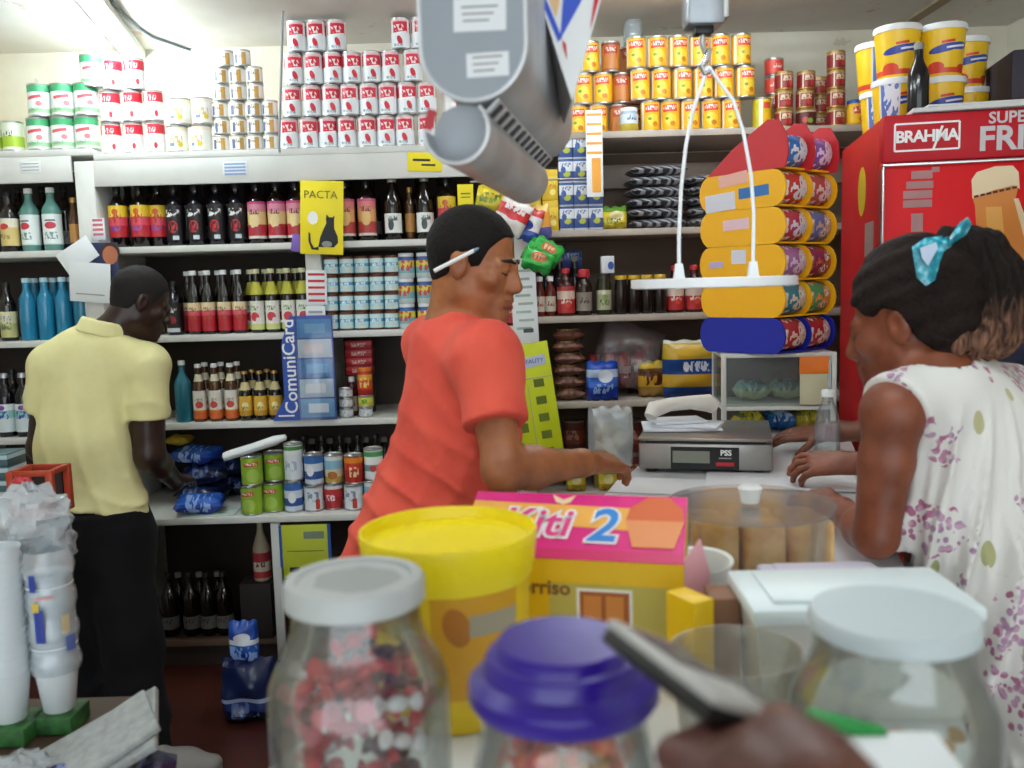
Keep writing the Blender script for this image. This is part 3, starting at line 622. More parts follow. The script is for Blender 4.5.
for i, px in enumerate((286, 304, 322, 340, 358, 376)):
    at('darkb', px, 450, 3.72, zb, 'dark bottle standing behind the mixed milk cans, %s' % ordl(i, 6), 'bottle', 'bottles behind the milk cans')
    at('darkc', px + 8, 445, 3.81, zb + .001, 'dull-capped bottle at the back behind the mixed milk cans, %s' % ordl(i, 6), 'bottle', 'bottles behind the milk cans')
# low shelf in the dark
for i, px in enumerate((174, 195, 212, 228)): at('darkb', px, 660, 3.72, .1308, 'dark bottle on the low wooden shelf, front row, %s' % ordl(i, 4), 'bottle', 'bottles on the low shelf')
for i, px in enumerate((183, 204, 222)): at('darkc', px, 650, 3.82, .1308, 'dull-capped bottle on the low wooden shelf, back row, %s of three' % w3[i], 'bottle', 'bottles on the low shelf')
bottle('cleaner', .036, .27, .012, .45, mat('cream cleaner bottle', 'b5a98c', .5), WHITEP, wrap('cleaner label', .27, [(0, 'b8303a'), (.15, 'd0c4b0'), (.3, 'a83038')], [('t', 0, .07, .02, .01, '6a2a2a')], r=.036), .05, .45)
at('cleaner', 263, 580, 3.70, .1308 + .24, 'cream bottle with red-banded label under the shelf beside the strip', 'bottle')
carton('crate0', (.13, .12, .238), mat('dark crate', '2c2220', .7), 'box'); at('crate0', 263, 650, 3.70, .1308, 'dark box under the cream bottle', 'box', None, 0)

# ------------------------------------------------------------------ right shelves
yel = wrap('yellow carton print', .10, [(0, 'd9b41a'), (.5, 'efd02a'), (.9, 'd9b41a')], [('t', 0, .06, .024, .012, 'c78a1a'), ('e', .01, .03, .012, .012, 'f5e27a')], mode='flat')
carton('yelcarton', (.062, .05, .118), yel)
for i in range(2):
    for k in range(2):
        at('yelcarton', 533 + 17 * i, 200, 3.63, RZ[1] + k * .1195, 'yellow carton beside the blue-white boxes, %s %s' % (['bottom', 'top'][k], ['left', 'right'][i]), 'carton', 'yellow cartons', 0)
bw = wrap('blue white carton print', .09, [(0, 'c3cbd6'), (.08, '2c4a8a'), (.5, 'e2e6ec'), (.92, '3a5a9a')], [('e', .004, .035, .014, .012, 'b9c23a'), ('e', -.01, .05, .01, .014, '33549a'), ('t', 0, .07, .02, .008, '6a7a9a')], mode='flat')
carton('bwcarton', (.056, .05, .09), bw)
for k in range(4):
    for i in range(3):
        if k == 3 and i == 2: continue
        at('bwcarton', 566 + 14.5 * i, 200, 3.63, RZ[1] + k * .0915, 'blue-white carton right of the yellow cartons, %s row, %s' % (['bottom', 'second', 'third', 'top'][k], ['left', 'middle', 'right'][i]), 'carton', 'blue and white cartons', 0)

# generic soft packets
def pillow(kind, name, w, h, d, m, seam=None, seed=0, flat=False):
    vs = []; fs = []; NX, NZ = 14, 12; rnd = random.Random(seed)
    ph = [rnd.uniform(0, 6) for _ in range(6)]
    for sgn in (-1, 1):
        for j in range(NZ + 1):
            for i in range(NX + 1):
                u = i / NX * 2 - 1; v = j / NZ * 2 - 1
                t = max(0, (1 - u ** 4)) ** .5 * max(0, (1 - v ** 4)) ** .6
                q = t * d / 2 * (1 + .16 * math.sin(4 * u + ph[0] + 3 * v) + .12 * math.sin(7 * v + ph[1] - 2 * u)) + .0006
                vs.append((u * w / 2 * (1 - .05 * abs(v) ** 3), sgn * q, (v + 1) * h / 2 + .004 * math.sin(9 * u + ph[2]) * abs(v)))
    N = (NX + 1) * (NZ + 1)
    for s in range(2):
        for j in range(NZ):
            for i in range(NX):
                a = s * N + j * (NX + 1) + i; f = [a, a + 1, a + NX + 2, a + NX + 1]
                fs.append(f if s == 0 else f[::-1])
    for i in range(NX):
        fs.append([i, N + i, N + i + 1, i + 1]); b = NZ * (NX + 1); fs.append([b + i, b + i + 1, N + b + i + 1, N + b + i])
    for j in range(NZ):
        a = j * (NX + 1); fs.append([a, a + NX + 1, N + a + NX + 1, N + a]); a += NX; fs.append([a, N + a, N + a + NX + 1, a + NX + 1])
    M = Matrix.Translation((0, 0, d * .5)) @ Matrix.Rotation(-PI / 2, 4, 'X') @ Matrix.Translation((0, 0, -h / 2)) if flat else None
    KIND[kind] = (name, [(name, MB().add(vs, fs, M, 0, True).mesh(name, m))])
def packm(name, h, bands, pats): return wrap(name, h, bands, pats, mode='flat', rough=.25)
# striped black-white bags in a pile
zeb = bpy.data.materials.new('striped bag print'); n = NT(zeb); v, (x, y, z) = n.xyz()
wv = n.add('ShaderNodeTexWave'); wv.inputs['Scale'].default_value = 16; wv.inputs['Distortion'].default_value = 3; wv.inputs['Detail Scale'].default_value = 1.2
wv.bands_direction = 'DIAGONAL'
n.l.new(v, wv.inputs['Vector']); n.l.new(n.ramp(wv.outputs['Fac'], [(0, hx('24262e')), (.52, hx('24262e')), (.6, hx('a9abb0'))]), n.b.inputs['Base Color']); n.b.inputs['Roughness'].default_value = .4
pillow('zebra', 'striped_bag', .235, .16, .035, zeb, seed=4, flat=True)
pillow('zebra2', 'striped_bag', .17, .15, .035, zeb, seed=9, flat=True)
for k in range(6):
    inst('zebra', 'black-white striped bag in the left pile on the upper right shelf, %s' % ordl(k, 6, 'lower', 'upper').replace('from', 'up from'), 'bag', (X(656, 3.7) + random.uniform(-.012, .012), 3.72, RZ[1] + .005 + k * .042), random.uniform(-.25, .25), 'striped bags')
    if k < 5: inst('zebra2', 'black-white striped bag in the right pile on the upper right shelf, %s' % ordl(k, 5, 'lower', 'upper').replace('from', 'up from'), 'bag', (X(707, 3.7) + random.uniform(-.008, .008), 3.72, RZ[1] + .005 + k * .042), random.uniform(-.1, .1), 'striped bags')
pillow('yelbag', 'snack_bag', .105, .09, .05, packm('yellow green snack print', .09, [(0, 'b9a81e'), (.3, 'd8c42a'), (.75, '5a8a2a')], [('e', .01, .05, .03, .02, 'e8dca0'), ('t', 0, .03, .03, .012, '6a7a1e')]), seed=2)
inst('yelbag', 'small yellow-green snack bag between the cartons and striped bags', 'bag', (X(615, 3.63), 3.635, RZ[1] + E))
# jar shelf
def rl(kind, px, lab, Y=3.655, cat='bottle', z=None, group=None): at(kind, px, 300, Y, RZ[2] if z is None else z, lab, cat, group, 0)
rl('sauce', 540, 'small sauce bottle right of the white paper post, left of two', group='small sauce bottles'); rl('sauce', 550.5, 'small sauce bottle right of the white paper post, right of two', group='small sauce bottles')
rl('ketchup', 566, 'dark red sauce bottle with red label on the jar shelf'); rl('tequila', 584, 'brown syrup bottle with red cap and smoky label')
rl('olive', 604, 'dark olive jar with pale label', cat='jar')
for i, px in enumerate((621, 634, 647, 660)): rl('coffee', px, 'dark jar with yellow lid on the jar shelf, %s of four' % ['left', 'second from left', 'second from right', 'right'][i], cat='jar', group='dark jars with yellow lids')
for i, px in enumerate((675, 694, 712)): rl('ketchup', px, 'dark red bottle right of the yellow-lidded jars, %s of three' % w3[i], 3.68, group='dark red bottles')
for i, px in enumerate((546, 560, 575)): at('darkc', px, 290, 3.74, RZ[2], 'dull-capped bottle behind the sauces, %s of three' % w3[i], 'bottle', 'bottles behind the sauces')
carton('bluebox', (.085, .07, .075), wrap('blue box print', .08, [(0, '1c3f96'), (.45, '3f74c8'), (.55, '1c3f96')], [('t', 0, .055, .03, .01, 'a9c3e8')], mode='flat'), 'box')
carton('greycarton', (.09, .06, .19), mat('dim brown carton', '4a3a30', .7), 'carton')
at('greycarton', 571, 290, 3.85, RZ[2], 'dim brown carton under the blue box', 'carton', None, 0)
at('bluebox', 571, 250, 3.85, RZ[2] + .1908, 'blue box high behind the red sauce bottle', 'box', None, 0)
carton('whitebox', (.052, .05, .068), wrap('white blue box print', .07, [(0, 'd8dce0'), (.9, 'e8eaec')], [('e', .012, .03, .012, .016, '2f4fa0')], mode='flat'), 'box')
at('whitebox', 607, 255, 3.655, RZ[2] + .1658, 'small white box on the lid of the olive jar', 'box', None, 0)
# packs shelf
pillow('brownpack', 'biscuit_pack', .13, .10, .04, packm('brown pack print', .1, [(0, '6a4232'), (.4, 'a5805e'), (.7, '7a2a2a')], [('t', 0, .05, .05, .012, 'c9b08a')]), seed=5, flat=True)
for k in range(6): inst('brownpack', 'brown biscuit pack in the stack right of the lime card, %s' % ordl(k, 6, 'lower', 'upper').replace('from', 'up from'), 'pack', (X(568, 3.66) + random.uniform(-.004, .004), 3.68, RZ[3] + .006 + k * .0485), random.uniform(-.08, .08), 'brown biscuit packs')
clear = film('clear plastic bag', 'f0eef0', .10, .2, .15, 'd8d0d4', .5, 22)
pillow('clearbag', 'plastic_bag', .27, .26, .13, bpy.data.materials.get('clear plastic bag'), seed=6)
o = inst('clearbag', 'clear plastic bag of red packs slumped on the shelf', 'bag', (X(618, 3.72), 3.74, RZ[3] + .004)); o.rotation_euler = (0, math.radians(18), 0); o.location.z += .045
pillow('redroll', 'red_pack', .05, .15, .03, packm('red wrapper', .15, [(0, 'a83a40'), (.4, 'd8c4c4'), (.6, 'b8303a')], [('t', 0, .07, .015, .03, 'e8d8d8')]), seed=8)
for i in range(4): inst('redroll', 'red-white pack inside the clear bag, %s' % ordl(i, 4), 'pack', (X(594 + 15 * i, 3.74), 3.74, RZ[3] + .03 + .004 * i), 0, 'packs inside the clear bag')
pillow('bluepack', 'blue_pack', .13, .16, .06, packm('blue white pack print', .16, [(0, '14379a'), (.35, '3a6ac8'), (.6, 'b9cce8'), (.8, '1c46a8')], [('e', .01, .1, .03, .025, 'dfe8f4'), ('t', 0, .05, .04, .02, '8fb0e0')]), seed=3)
o = inst('bluepack', 'crumpled blue-white pack in front of the clear bag', 'pack', (X(601, 3.63), 3.625, RZ[3] + E)); 
pillow('chips', 'snack_bag', .12, .15, .05, packm('gold snack print', .15, [(0, '8a6a2a'), (.3, 'c99a2a'), (.6, '6a4a20'), (.8, 'd8b83a')], [('t', 0, .08, .04, .03, '5a2a1a')]), seed=7)
inst('chips', 'gold snack bag left of the large blue-yellow bag', 'bag', (X(652, 3.68), 3.69, RZ[3] + E))
pillow('brown2', 'snack_bag', .12, .2, .05, packm('brown snack print', .2, [(0, '5a3a2a'), (.5, '7a4a3a'), (.7, '8a6a50')], [('t', 0, .1, .04, .03, '3a2a20')]), seed=17)
inst('brown2', 'dim brown snack bag at the back above the clear bag', 'bag', (X(640, 3.85), 3.86, RZ[3] + E)); inst('brown2', 'dim brown snack bag at the back right of the gold one', 'bag', (X(680, 3.85), 3.86, RZ[3] + E))
pillow('bigyb', 'snack_bag', .24, .235, .07, packm('blue yellow bag print', .235, [(0, '1c3c7c'), (.12, '24488c'), (.2, 'c09a2a'), (.42, '1f4484'), (.68, 'c8a42e'), (.95, 'd8d8c8')], [('t', .02, .13, .06, .02, 'c8d4e0'), ('e', -.03, .13, .012, .02, 'dfe6ee'), ('e', 0, .19, .07, .018, 'd8b43c')]), seed=12)
inst('bigyb', 'large blue-yellow bag standing behind the scale', 'bag', (X(692, 3.62), 3.63, RZ[3] + E))
for i, px in enumerate((725, 748)): inst('brown2', 'brown snack bag behind the glass case, %s of two' % ['left', 'right'][i], 'bag', (X(px + 10 + (px > 730) * 12, 3.7), 3.75, RZ[3] + E), 0, 'brown bags behind the glass case')
# lowest shelf
can('browntin', .046, .14, wrap('brown tin print', .14, [(0, '4a241c'), (.3, '7a3a2c'), (.7, '5a2a22')], [('t', 0, .08, .03, .02, 'a8806a')], r=.046), name='food_can')
for k in range(2): at('browntin', 574, 440, 3.74, RZ[4] + k * .141, 'dark brown tin right of the lime card, %s' % ['bottom', 'top'][k], 'can', 'dark brown tins')
for k in range(2): at('browntin', 632, 440, 3.70, RZ[4] + k * .141, 'dark brown tin left of the scale, %s' % ['bottom', 'top'][k], 'can', 'dark brown tins')
carton('yela', (.11, .1, .13), wrap('yellow box red letter', .13, [(0, 'd8b61c'), (.9, 'c8a018')], [('r', -.002, .07, .006, .026, 'b0402a', .25), ('r', .014, .07, .006, .026, 'b0402a', -.25)], mode='flat'), 'box')
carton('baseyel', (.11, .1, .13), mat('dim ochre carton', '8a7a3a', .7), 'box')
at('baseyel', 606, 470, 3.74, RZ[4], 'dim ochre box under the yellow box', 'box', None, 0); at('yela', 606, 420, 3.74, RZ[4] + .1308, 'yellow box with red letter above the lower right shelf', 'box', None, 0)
pillow('yp', 'food_pack', .08, .1, .04, packm('yellow food pack print', .1, [(0, 'b89a1c'), (.3, 'd8c03a'), (.7, '7a8a2a')], [('e', 0, .05, .02, .02, 'e8dc9a')]), seed=13)
inst('yp', 'yellow food pack on the lowest right shelf, left of two', 'pack', (X(573, 3.6), 3.635, RZ[4] + .0 + E), 0, 'yellow food packs'); inst('yp', 'yellow food pack on the lowest right shelf, right of two', 'pack', (X(606, 3.6), 3.635, RZ[4] + E), 0, 'yellow food packs')
o = None
# ------------------------------------------------------------------ cards, papers and hanging packs
def ellpts(cx, cz, rx, rz, n=28, rot=0.):
    return [(cx + rx * math.cos(2 * PI * k / n) * math.cos(rot) - rz * math.sin(2 * PI * k / n) * math.sin(rot),
             cz + rx * math.cos(2 * PI * k / n) * math.sin(rot) + rz * math.sin(2 * PI * k / n) * math.cos(rot)) for k in range(n)]
def flat(root, name, out, m, y=-.0006, th=.0006):
    """thin printed shape lying on a face that looks towards -y"""
    return MB().prism(out, th, Matrix.Translation((0, y, 0))).build(name, m, root)
def rect(cx, cz, w, h, r=0.):
    ca, sa = math.cos(r), math.sin(r)
    return [(cx + a * w / 2 * ca - b * h / 2 * sa, cz + a * w / 2 * sa + b * h / 2 * ca) for a, b in ((-1, -1), (1, -1), (1, 1), (-1, 1))]
# yellow poster with a black cat
c0 = P(298, 255, 3.565); c1 = P(342, 180, 3.565); W_ = c1.x - c0.x; H_ = c1.z - c0.z
CATY = mat('yellow poster card', 'f2dd12', .5)
t = thing('poster', 'yellow hanging card with a black cat on the white post', 'poster', ((c0.x + c1.x) / 2, 3.565, c0.z))
t.rotation_euler.y = math.radians(3)
MB().box((0, .001, H_ / 2), (W_ * .9, .002, H_), bev=.0004).build('card', CATY, t)
cat = [(-.012, .012), (.05, .012), (.066, .03), (.064, .055), (.05, .085), (.05, .118), (.052, .135), (.044, .128), (.03, .128), (.02, .14), (.018, .118), (.02, .105), (.008, .08), (-.004, .05)]
flat(t, 'cat_picture', [(a - .002, b + .016) for a, b in cat], INK)
flat(t, 'cat_tail', [(-.012, .03), (-.03, .025), (-.042, .045), (-.045, .08), (-.052, .085), (-.052, .05), (-.04, .018), (-.012, .016)], INK)
flat(t, 'cat_belly', ellpts(.02, .04, .02, .012), mat('grey fur print', '8a8d86', .6), -.0012)
flat(t, 'flower_picture', ellpts(-.035, .14, .02, .025), WHITEINK)
text('PACTA', .042, mat('olive ink', '6a661a', .6), t, (-.005, -.001, H_ - .055))
# red-white sticker under it and the strips on the posts
def note(label, px0, py0, px1, py1, Y, m, rot=0., pats=(), th=.0012, name='note', cat='note', tilt=0., group=None):
    a = P(px0, py1, Y); b = P(px1, py0, Y); w = b.x - a.x; h = b.z - a.z
    root = thing(name, label, cat, ((a.x + b.x) / 2, Y, (a.z + b.z) / 2), 0, group); root.rotation_euler = (tilt, rot, 0)
    MB().box((0, th / 2, 0), (w, th, h), bev=th * .3).build('sheet', m, root)
    for nm_, cx, cz, ww, hh, mm in pats: flat(root, nm_, rect(cx * w, cz * h, ww * w, hh * h), mm, -.0005, .0005)
    return root
RIB = [('printed_line', 0, -.38 + .19 * k, .8, .07, REDINK) for k in range(5)]
note('red-lined white price strip below the cat card', 307, 270, 326, 305, 3.61, PAPER, .03, RIB)
note('white paper strip hanging below the red-lined strip', 306, 306, 325, 318, 3.605, PAPER, .02, [('printed_line', 0, 0, .7, .2, GREYINK)])
note('small red-white sticker on the left white post', 92, 218, 104, 240, 3.5935, PAPER, 0, [('printed_line', 0, -.25 + .22 * k, .75, .12, mat('pale red ink', 'd0707a', .6)) for k in range(4)])
note('purple scrap of paper left of the cat card', 292, 234, 302, 252, 3.575, mat('purple paper', '7a5ab0', .6), .15)
note('pale blue price label on the white fascia', 223, 161, 247, 175, 3.5982, PAPER, 0, [('printed_line', 0, .3 - .25 * k, .85, .14, mat('pale blue ink', '8fa8d0', .6)) for k in range(4)])
note('grey-lined price label on the left end of the fascia', 21, 161, 40, 173, 3.5982, PAPER, 0, [('printed_line', 0, .28 - .28 * k, .85, .08, GREYINK) for k in range(3)])
note('yellow price tag at the right end of the white fascia', 408, 152, 442, 172, 3.596, CATY, .05, [('printed_line', -.1, .1, .5, .12, INK), ('printed_line', .1, -.15, .4, .1, INK)])
note('small yellow price tag above the head of the man in red', 458, 184, 473, 208, 3.57, CATY, 0, [('printed_line', 0, .1, .6, .06, mat('olive ink', '6a661a')), ('printed_line', 0, -.05, .6, .04, mat('olive ink', '6a661a'))])
note('dark blue picture with a face pinned to the left post', 74, 242, 117, 284, 3.575, mat('dark blue print', '1d2a55', .5), .02)
r_ = note('tilted white paper pinned over the dark blue picture', 60, 243, 95, 268, 3.565, PAPER, -.55)
r_ = note('curled white paper sheet hanging below the dark blue picture', 71, 262, 109, 303, 3.56, PAPER, .1, [('printed_line', 0, -.3, .7, .03, GREYINK)], tilt=.1)
pc = P(105, 254, 3.573)
t = [o for o in bpy.data.objects if o.get('label', '').startswith('dark blue picture')][0]
flat(t, 'face_picture', ellpts(.06, .03, .03, .036), mat('print skin', 'b06a4a', .6), -.001); flat(t, 'hair_picture', ellpts(.06, .045, .038, .034), mat('print hair', '3a2018', .6), -.0006)
note('tall white paper strip on the post right of the man in red', 513, 262, 536, 345, 3.59, PAPER, -.03, [('printed_line', .05 * (-1) ** k, .4 - .1 * k, .6, .03, mat('pale green ink', '9fb8a8', .6)) for k in range(8)] + [('price_mark', .1, -.33, .4, .05, mat('dark grey ink', '4a5a5a', .6))])
note('white-orange paper strip hanging below the striped sign', 587, 110, 602, 197, 3.52, PAPER, 0, [('orange_print', .1, -.25, .55, .4, mat('orange ink', 'e9a23a', .6))] + [('orange_stripe', 0, .45 - .11 * k, .9, .03, mat('orange ink', 'e9a23a', .6)) for k in range(5)])
# lime hanging card
lm = mat('lime card', 'd4e015', .5)
r_ = note('lime card of small sachets hanging beside the man in red', 508, 343, 556, 478, 3.45, lm, -.13, [('sachet_print', .22, .2 - .13 * k, .2, .06, mat('olive brown ink', '6a7a1c', .6)) for k in range(5)] + [('sachet_print', -.2, .16 - .14 * k, .18, .07, mat('olive brown ink', '6a7a1c', .6)) for k in range(3)] + [('white_print', -.2, -.3, .34, .1, WHITEINK), ('fold_line', 0, .24, .95, .006, GREYINK), ('fold_line', .0, -.1, .01, .6, GREYINK)], name='sachet_card', cat='card')
flat(r_, 'brand_patch', rect(.04, .19, .085, .04, .08), mat('pale brand patch', 'c9d4e8', .5), -.0009)
text('FAUTY', .023, BLUEINK, r_, (.04, -.0016, .19), RFRONT)
# snack packs hanging above the head of the man in red
def hang(px0, py0, px1, py1, Y, kind, m, label, rot, seed, group=None, grp_cat='bag'):
    a = P(px0, py1, Y); b = P(px1, py0, Y)
    pillow(kind, 'snack_pack', b.x - a.x, b.z - a.z, .04, m, seed=seed)
    o = inst(kind, label, 'bag', ((a.x + b.x) / 2, Y, a.z), 0, group); o.rotation_euler.y = rot; return o
hang(488, 196, 520, 232, 3.42, 'hp1', packm('red white snack print', .14, [(0, 'e0d8d4'), (.4, 'd03a3a'), (.7, 'e8e0dc')], [('e', 0, .07, .03, .02, 'c82a34'), ('t', 0, .1, .04, .02, 'f0e8e8')]), 'red-white snack pack hanging nearest the forehead of the man in red', .5, 21)
hang(505, 205, 535, 240, 3.47, 'hp2', packm('white blue snack print', .14, [(0, '3a58b0'), (.3, 'e8e6e6'), (.7, 'c83a3a')], [('e', 0, .06, .03, .02, '2a46a8')]), 'white-blue-red snack pack in the hanging cluster', .35, 22)
hang(522, 205, 552, 240, 3.52, 'hp3', packm('orange snack print', .14, [(0, '6a6ab0'), (.3, 'e8a040'), (.7, 'e8c46a')], [('e', 0, .08, .03, .02, 'd8642a')]), 'orange-purple snack pack at the right of the hanging cluster', -.1, 23)
hang(474, 186, 502, 212, 3.46, 'hp4', packm('yellow green hanging print', .1, [(0, 'b8b02a'), (.5, 'e0c82a')], [('t', 0, .05, .04, .02, '7a8a2a')]), 'yellow-green snack pack hanging left of the cluster', .2, 24)
hang(508, 170, 527, 205, 3.50, 'hp5', packm('yellow hanging print', .13, [(0, 'd8a83a'), (.5, 'efd02a')], [('t', 0, .05, .03, .02, 'c8782a')]), 'yellow snack pack hanging under the grey hopper', .0, 25)
gm = packm('green pack print', .1, [(0, '1f8a34'), (.25, '2fae44'), (.75, '1f8a34')], [('e', 0, .055, .03, .018, 'c8643a'), ('t', 0, .055, .02, .01, 'e8c8a0')])
for i, (a, b, c, d, r) in enumerate(((517, 240, 547, 266, .6), (526, 238, 556, 262, .55), (519, 248, 549, 272, .35))):
    hang(a, b, c, d, 3.30 + .048 * (2 - i), 'gp%d' % i, gm, 'green snack pack in the fan above the white paper strip, %s' % ['left', 'right', 'lowest'][i], r, 31 + i, 'green packs in a fan')
# bar the packs hang from
a = P(470, 182, 3.42); b = P(600, 178, 3.55)
tag(MB().tube([(a.x, 3.42, a.z), (b.x, 3.55, b.z)], .004).tube([(a.x + .02, 3.425, a.z), (a.x + .02, 3.5, a.z + .17)], .003).tube([(b.x, 3.55, b.z), (b.x, 3.59, b.z + .16)], .003).build('wire_rail', STEEL), 'thin wire rail the snack packs hang from', 'rail')

# blue card display
zc = MZ[3] + E; yc = 3.582
def lx(px): return X(px, yc - .004, 370)
t = thing('card_display', 'blue card display with clear pockets on the third bottle shelf', 'display', (lx(297), yc, zc))
h = P(300, 316, yc).z - zc; wv_ = lx(334) - lx(297)
BL = mat('display blue', '1b49a6', .4)
MB().box((wv_ / 2, .012, h / 2), (wv_, .006, h), bev=.001).build('back_board', BL, t)
wl_ = lx(297) - lx(270)
flat(t, 'side_wing', [(-wl_, .0), (-wl_ * .97, .012), (-wl_ * .55, .09), (-wl_ * .55, h * .75), (-wl_ * .2, h), (0, h), (0, 0)], BL, .006, .004)
text('ComuniCard', .072, WHITEINK, t, (-wl_ * .27, .0055, h * .52), Matrix.Rotation(-PI / 2, 4, 'Y') @ RFRONT, bold=.0008)
MB().box((-wl_ * .5, .005, .02), (wl_ * .6, .001, .006)).build('small_print', WHITEINK, t)
for k, (c_, c2) in enumerate((('5aa4d4', 'f2f6f8'), ('c4d8e4', 'f4f0f0'), ('2f86c8', '58aade'), ('d4dde4', 'f0d8d8'), ('3a8fcc', '6ab0dc'))):
    z = .012 + k * (h - .02) / 5; hh = (h - .02) / 5 - .006
    p_ = MB().box((wv_ / 2, .004, z + hh / 2), (wv_ - .012, .003, hh), bev=.001).build('card_pocket', mat('pocket card %d' % k, c_, .3), t)
    MB().box((wv_ / 2 + .004 * (-1) ** k, .0018, z + hh * .5), (wv_ * .55, .001, hh * .5)).build('card', mat('pocket inset %d' % k, c2, .3), p_)
MB().box((wv_ / 2, -.002, h / 2), (wv_, .002, h), bev=.0005).build('clear_cover', film('clear cover', 'f8fafc', .04, .02), t)

# stuff on the bottom shelf left
zb = MZ[4] + E
bluebag = packm('blue white bag print', .15, [(0, '1d3f9c'), (.3, '2f62c0'), (.5, 'dfe6f0'), (.62, '2450ac')], [('e', 0, .1, .03, .02, 'e8eef6'), ('t', 0, .04, .05, .03, '8fb0e8')])
darkbag = packm('dark blue bag print', .15, [(0, '141c3c'), (.4, '24346a'), (.6, '9aa8c8'), (.7, '18244c')], [('t', 0, .06, .05, .03, '5a70a8')])
pillow('bb', 'blue_bag', .19, .17, .065, bluebag, seed=41, flat=True); pillow('db', 'blue_bag', .19, .17, .07, darkbag, seed=42, flat=True); pillow('bs', 'blue_bag', .13, .14, .06, bluebag, seed=43)
xb = X(195, 3.5, 500)
inst('bb', 'blue-white bag at the front edge of the bottom shelf by the man in yellow', 'bag', (X(196, 3.5, 510), 3.55, zb + .005), .2, 'blue bags on the bottom shelf')
inst('db', 'dark blue bag under the pile beside the man in yellow', 'bag', (X(200, 3.68, 500), 3.73, zb + .006), -.2, 'blue bags on the bottom shelf')
inst('db', 'dark blue bag in the middle of the pile beside the man in yellow', 'bag', (X(202, 3.68, 480), 3.73, zb + .088), .3, 'blue bags on the bottom shelf')
inst('bb', 'blue-white bag on top of the pile beside the man in yellow', 'bag', (X(194, 3.68, 470), 3.73, zb + .172), -.1, 'blue bags on the bottom shelf')
inst('db', 'dark bag in the shadow left of the pea cans', 'bag', (X(230, 3.86, 480), 3.88, zb + .006), .1, 'blue bags on the bottom shelf')
inst('db', 'dark bag on the shadowed bag left of the pea cans', 'bag', (X(230, 3.86, 480), 3.88, zb + .09), -.15, 'blue bags on the bottom shelf')
pillow('ypk', 'yellow_pack', .10, .09, .035, mat('mustard wrapper', 'b89a1c', .4), seed=44, flat=True)
inst('ypk', 'small yellow pack on the blue bags behind the arm of the man in yellow', 'pack', (X(177, 3.7, 440), 3.73, zb + .25))
tag(MB().box((.0, 0, .002), (.2, .13, .0035), bev=.001).build('papers', mat('greenish paper', 'c4d4cc', .7), None, (X(210, 3.5, 515), 3.535, zb - .0002), .05), 'pale green paper lying on the bottom shelf left of the pea cans', 'paper')
rl_ = MB().lathe([(0, -.125), (.03, -.125), (.034, -.1), (.032, 0), (.035, .08), (.02, .125), (0, .128)], 16, Matrix.Rotation(math.radians(80), 4, 'Y'), 0, .55, 1.)
o = rl_.build('paper_bundle', PAPER, None, (X(255, 3.52, 445), 3.52, zb + .118 * 2 + .028), .1); o.rotation_euler.y = -.1
tag(o, 'white paper bundle lying across the top of the pea cans', 'paper')
# lime box poster and strip under the shelf
note('lime-yellow poster hanging under the bottom shelf', 284, 524, 327, 578, 3.43, mat('lime poster', 'b9c42a', .5), 0, [('printed_line', 0, 0, .8, .015, mat('olive ink', '6a661a')), ('grey_print', .2, .3, .45, .14, mat('grey green ink', '7f8f7a')), ('black_print', -.25, -.35, .22, .1, INK), ('black_print', .25, -.33, .3, .06, INK), ('blue_edge', .53, 0, .07, 1, BLUEP), ('blue_edge', -.53, .1, .06, .8, BLUEP)], name='poster', cat='poster')
sx_ = X(279, 3.47, 590)
tag(MB().box((sx_, 3.47, (MZ[4] - .03) / 2), (.034, .02, MZ[4] - .032), bev=.002).build('shelf_post', SHELFM), 'narrow white post under the bottom shelf left of the lime poster', 'post')
# floor bags
pillow('fb', 'blue_pack', .11, .16, .06, bluebag, seed=51); pillow('fd', 'dark_bag', .2, .24, .14, darkbag, seed=52); pillow('fe', 'dark_bag', .18, .2, .12, darkbag, seed=53)
inst('fd', 'dark blue bag on the floor behind the large glass jar', 'bag', (X(252, 3.2, 730), 3.2, E))
inst('fe', 'dark blue bag standing right of the floor bag behind the glass jar', 'bag', (X(300, 3.25, 730), 3.25, E))
inst('fb', 'blue-white pack on top of the dark floor bag', 'pack', (X(247, 3.2, 690), 3.2, .22))
tag(MB().box((0, 0, .11), (.3, .2, .22), bev=.01).build('box', mat('dark cardboard', '3c2a22', .8), None, (X(330, 3.3, 700), 3.36, 0), .1), 'dark box on the floor behind the glass jar', 'box')

# ------------------------------------------------------------------ fridge
FX = X(882, 2.55, 150); fz = P(882, 117, 2.55).z
t = thing('beer_fridge', 'red drinks fridge with beer bottle picture on its door', 'fridge', (FX, 2.55, .001), math.radians(-11))
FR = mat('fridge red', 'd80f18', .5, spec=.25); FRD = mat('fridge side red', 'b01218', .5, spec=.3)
FW, FD = .66, .62
HH_ = .128; hz = fz - HH_
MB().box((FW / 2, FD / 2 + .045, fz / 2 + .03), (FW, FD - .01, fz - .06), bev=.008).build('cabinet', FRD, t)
MB().box((FW / 2, .02, (hz + .1) / 2 + .03), (FW, .04, hz - .14), bev=.006).build('door', FR, t)
hd = MB().box((FW / 2, .015, hz + HH_ / 2), (FW, .06, HH_), bev=.006).build('header', mat('header red', 'b91220', .5, spec=.25), t)
MB().box((FW / 2, .012, hz - .006), (FW, .05, .008), bev=.002).build('header_trim', mat('chrome trim', 'c8c4c4', .25, .8), t)
MB().box((.003, .014, hz / 2 + .06), (.006, .056, hz - .14), bev=.002).build('door_trim', mat('chrome trim', 'c8c4c4'), t)
for sx in (.05, FW - .05):
    for sy in (.08, FD - .05): MB().lathe([(.0, 0), (.022, 0), (.022, .065), (0, .065)], 14, Matrix.Translation((sx, sy, 0))).build('foot', BLACKP, t)
zl = hz + .066
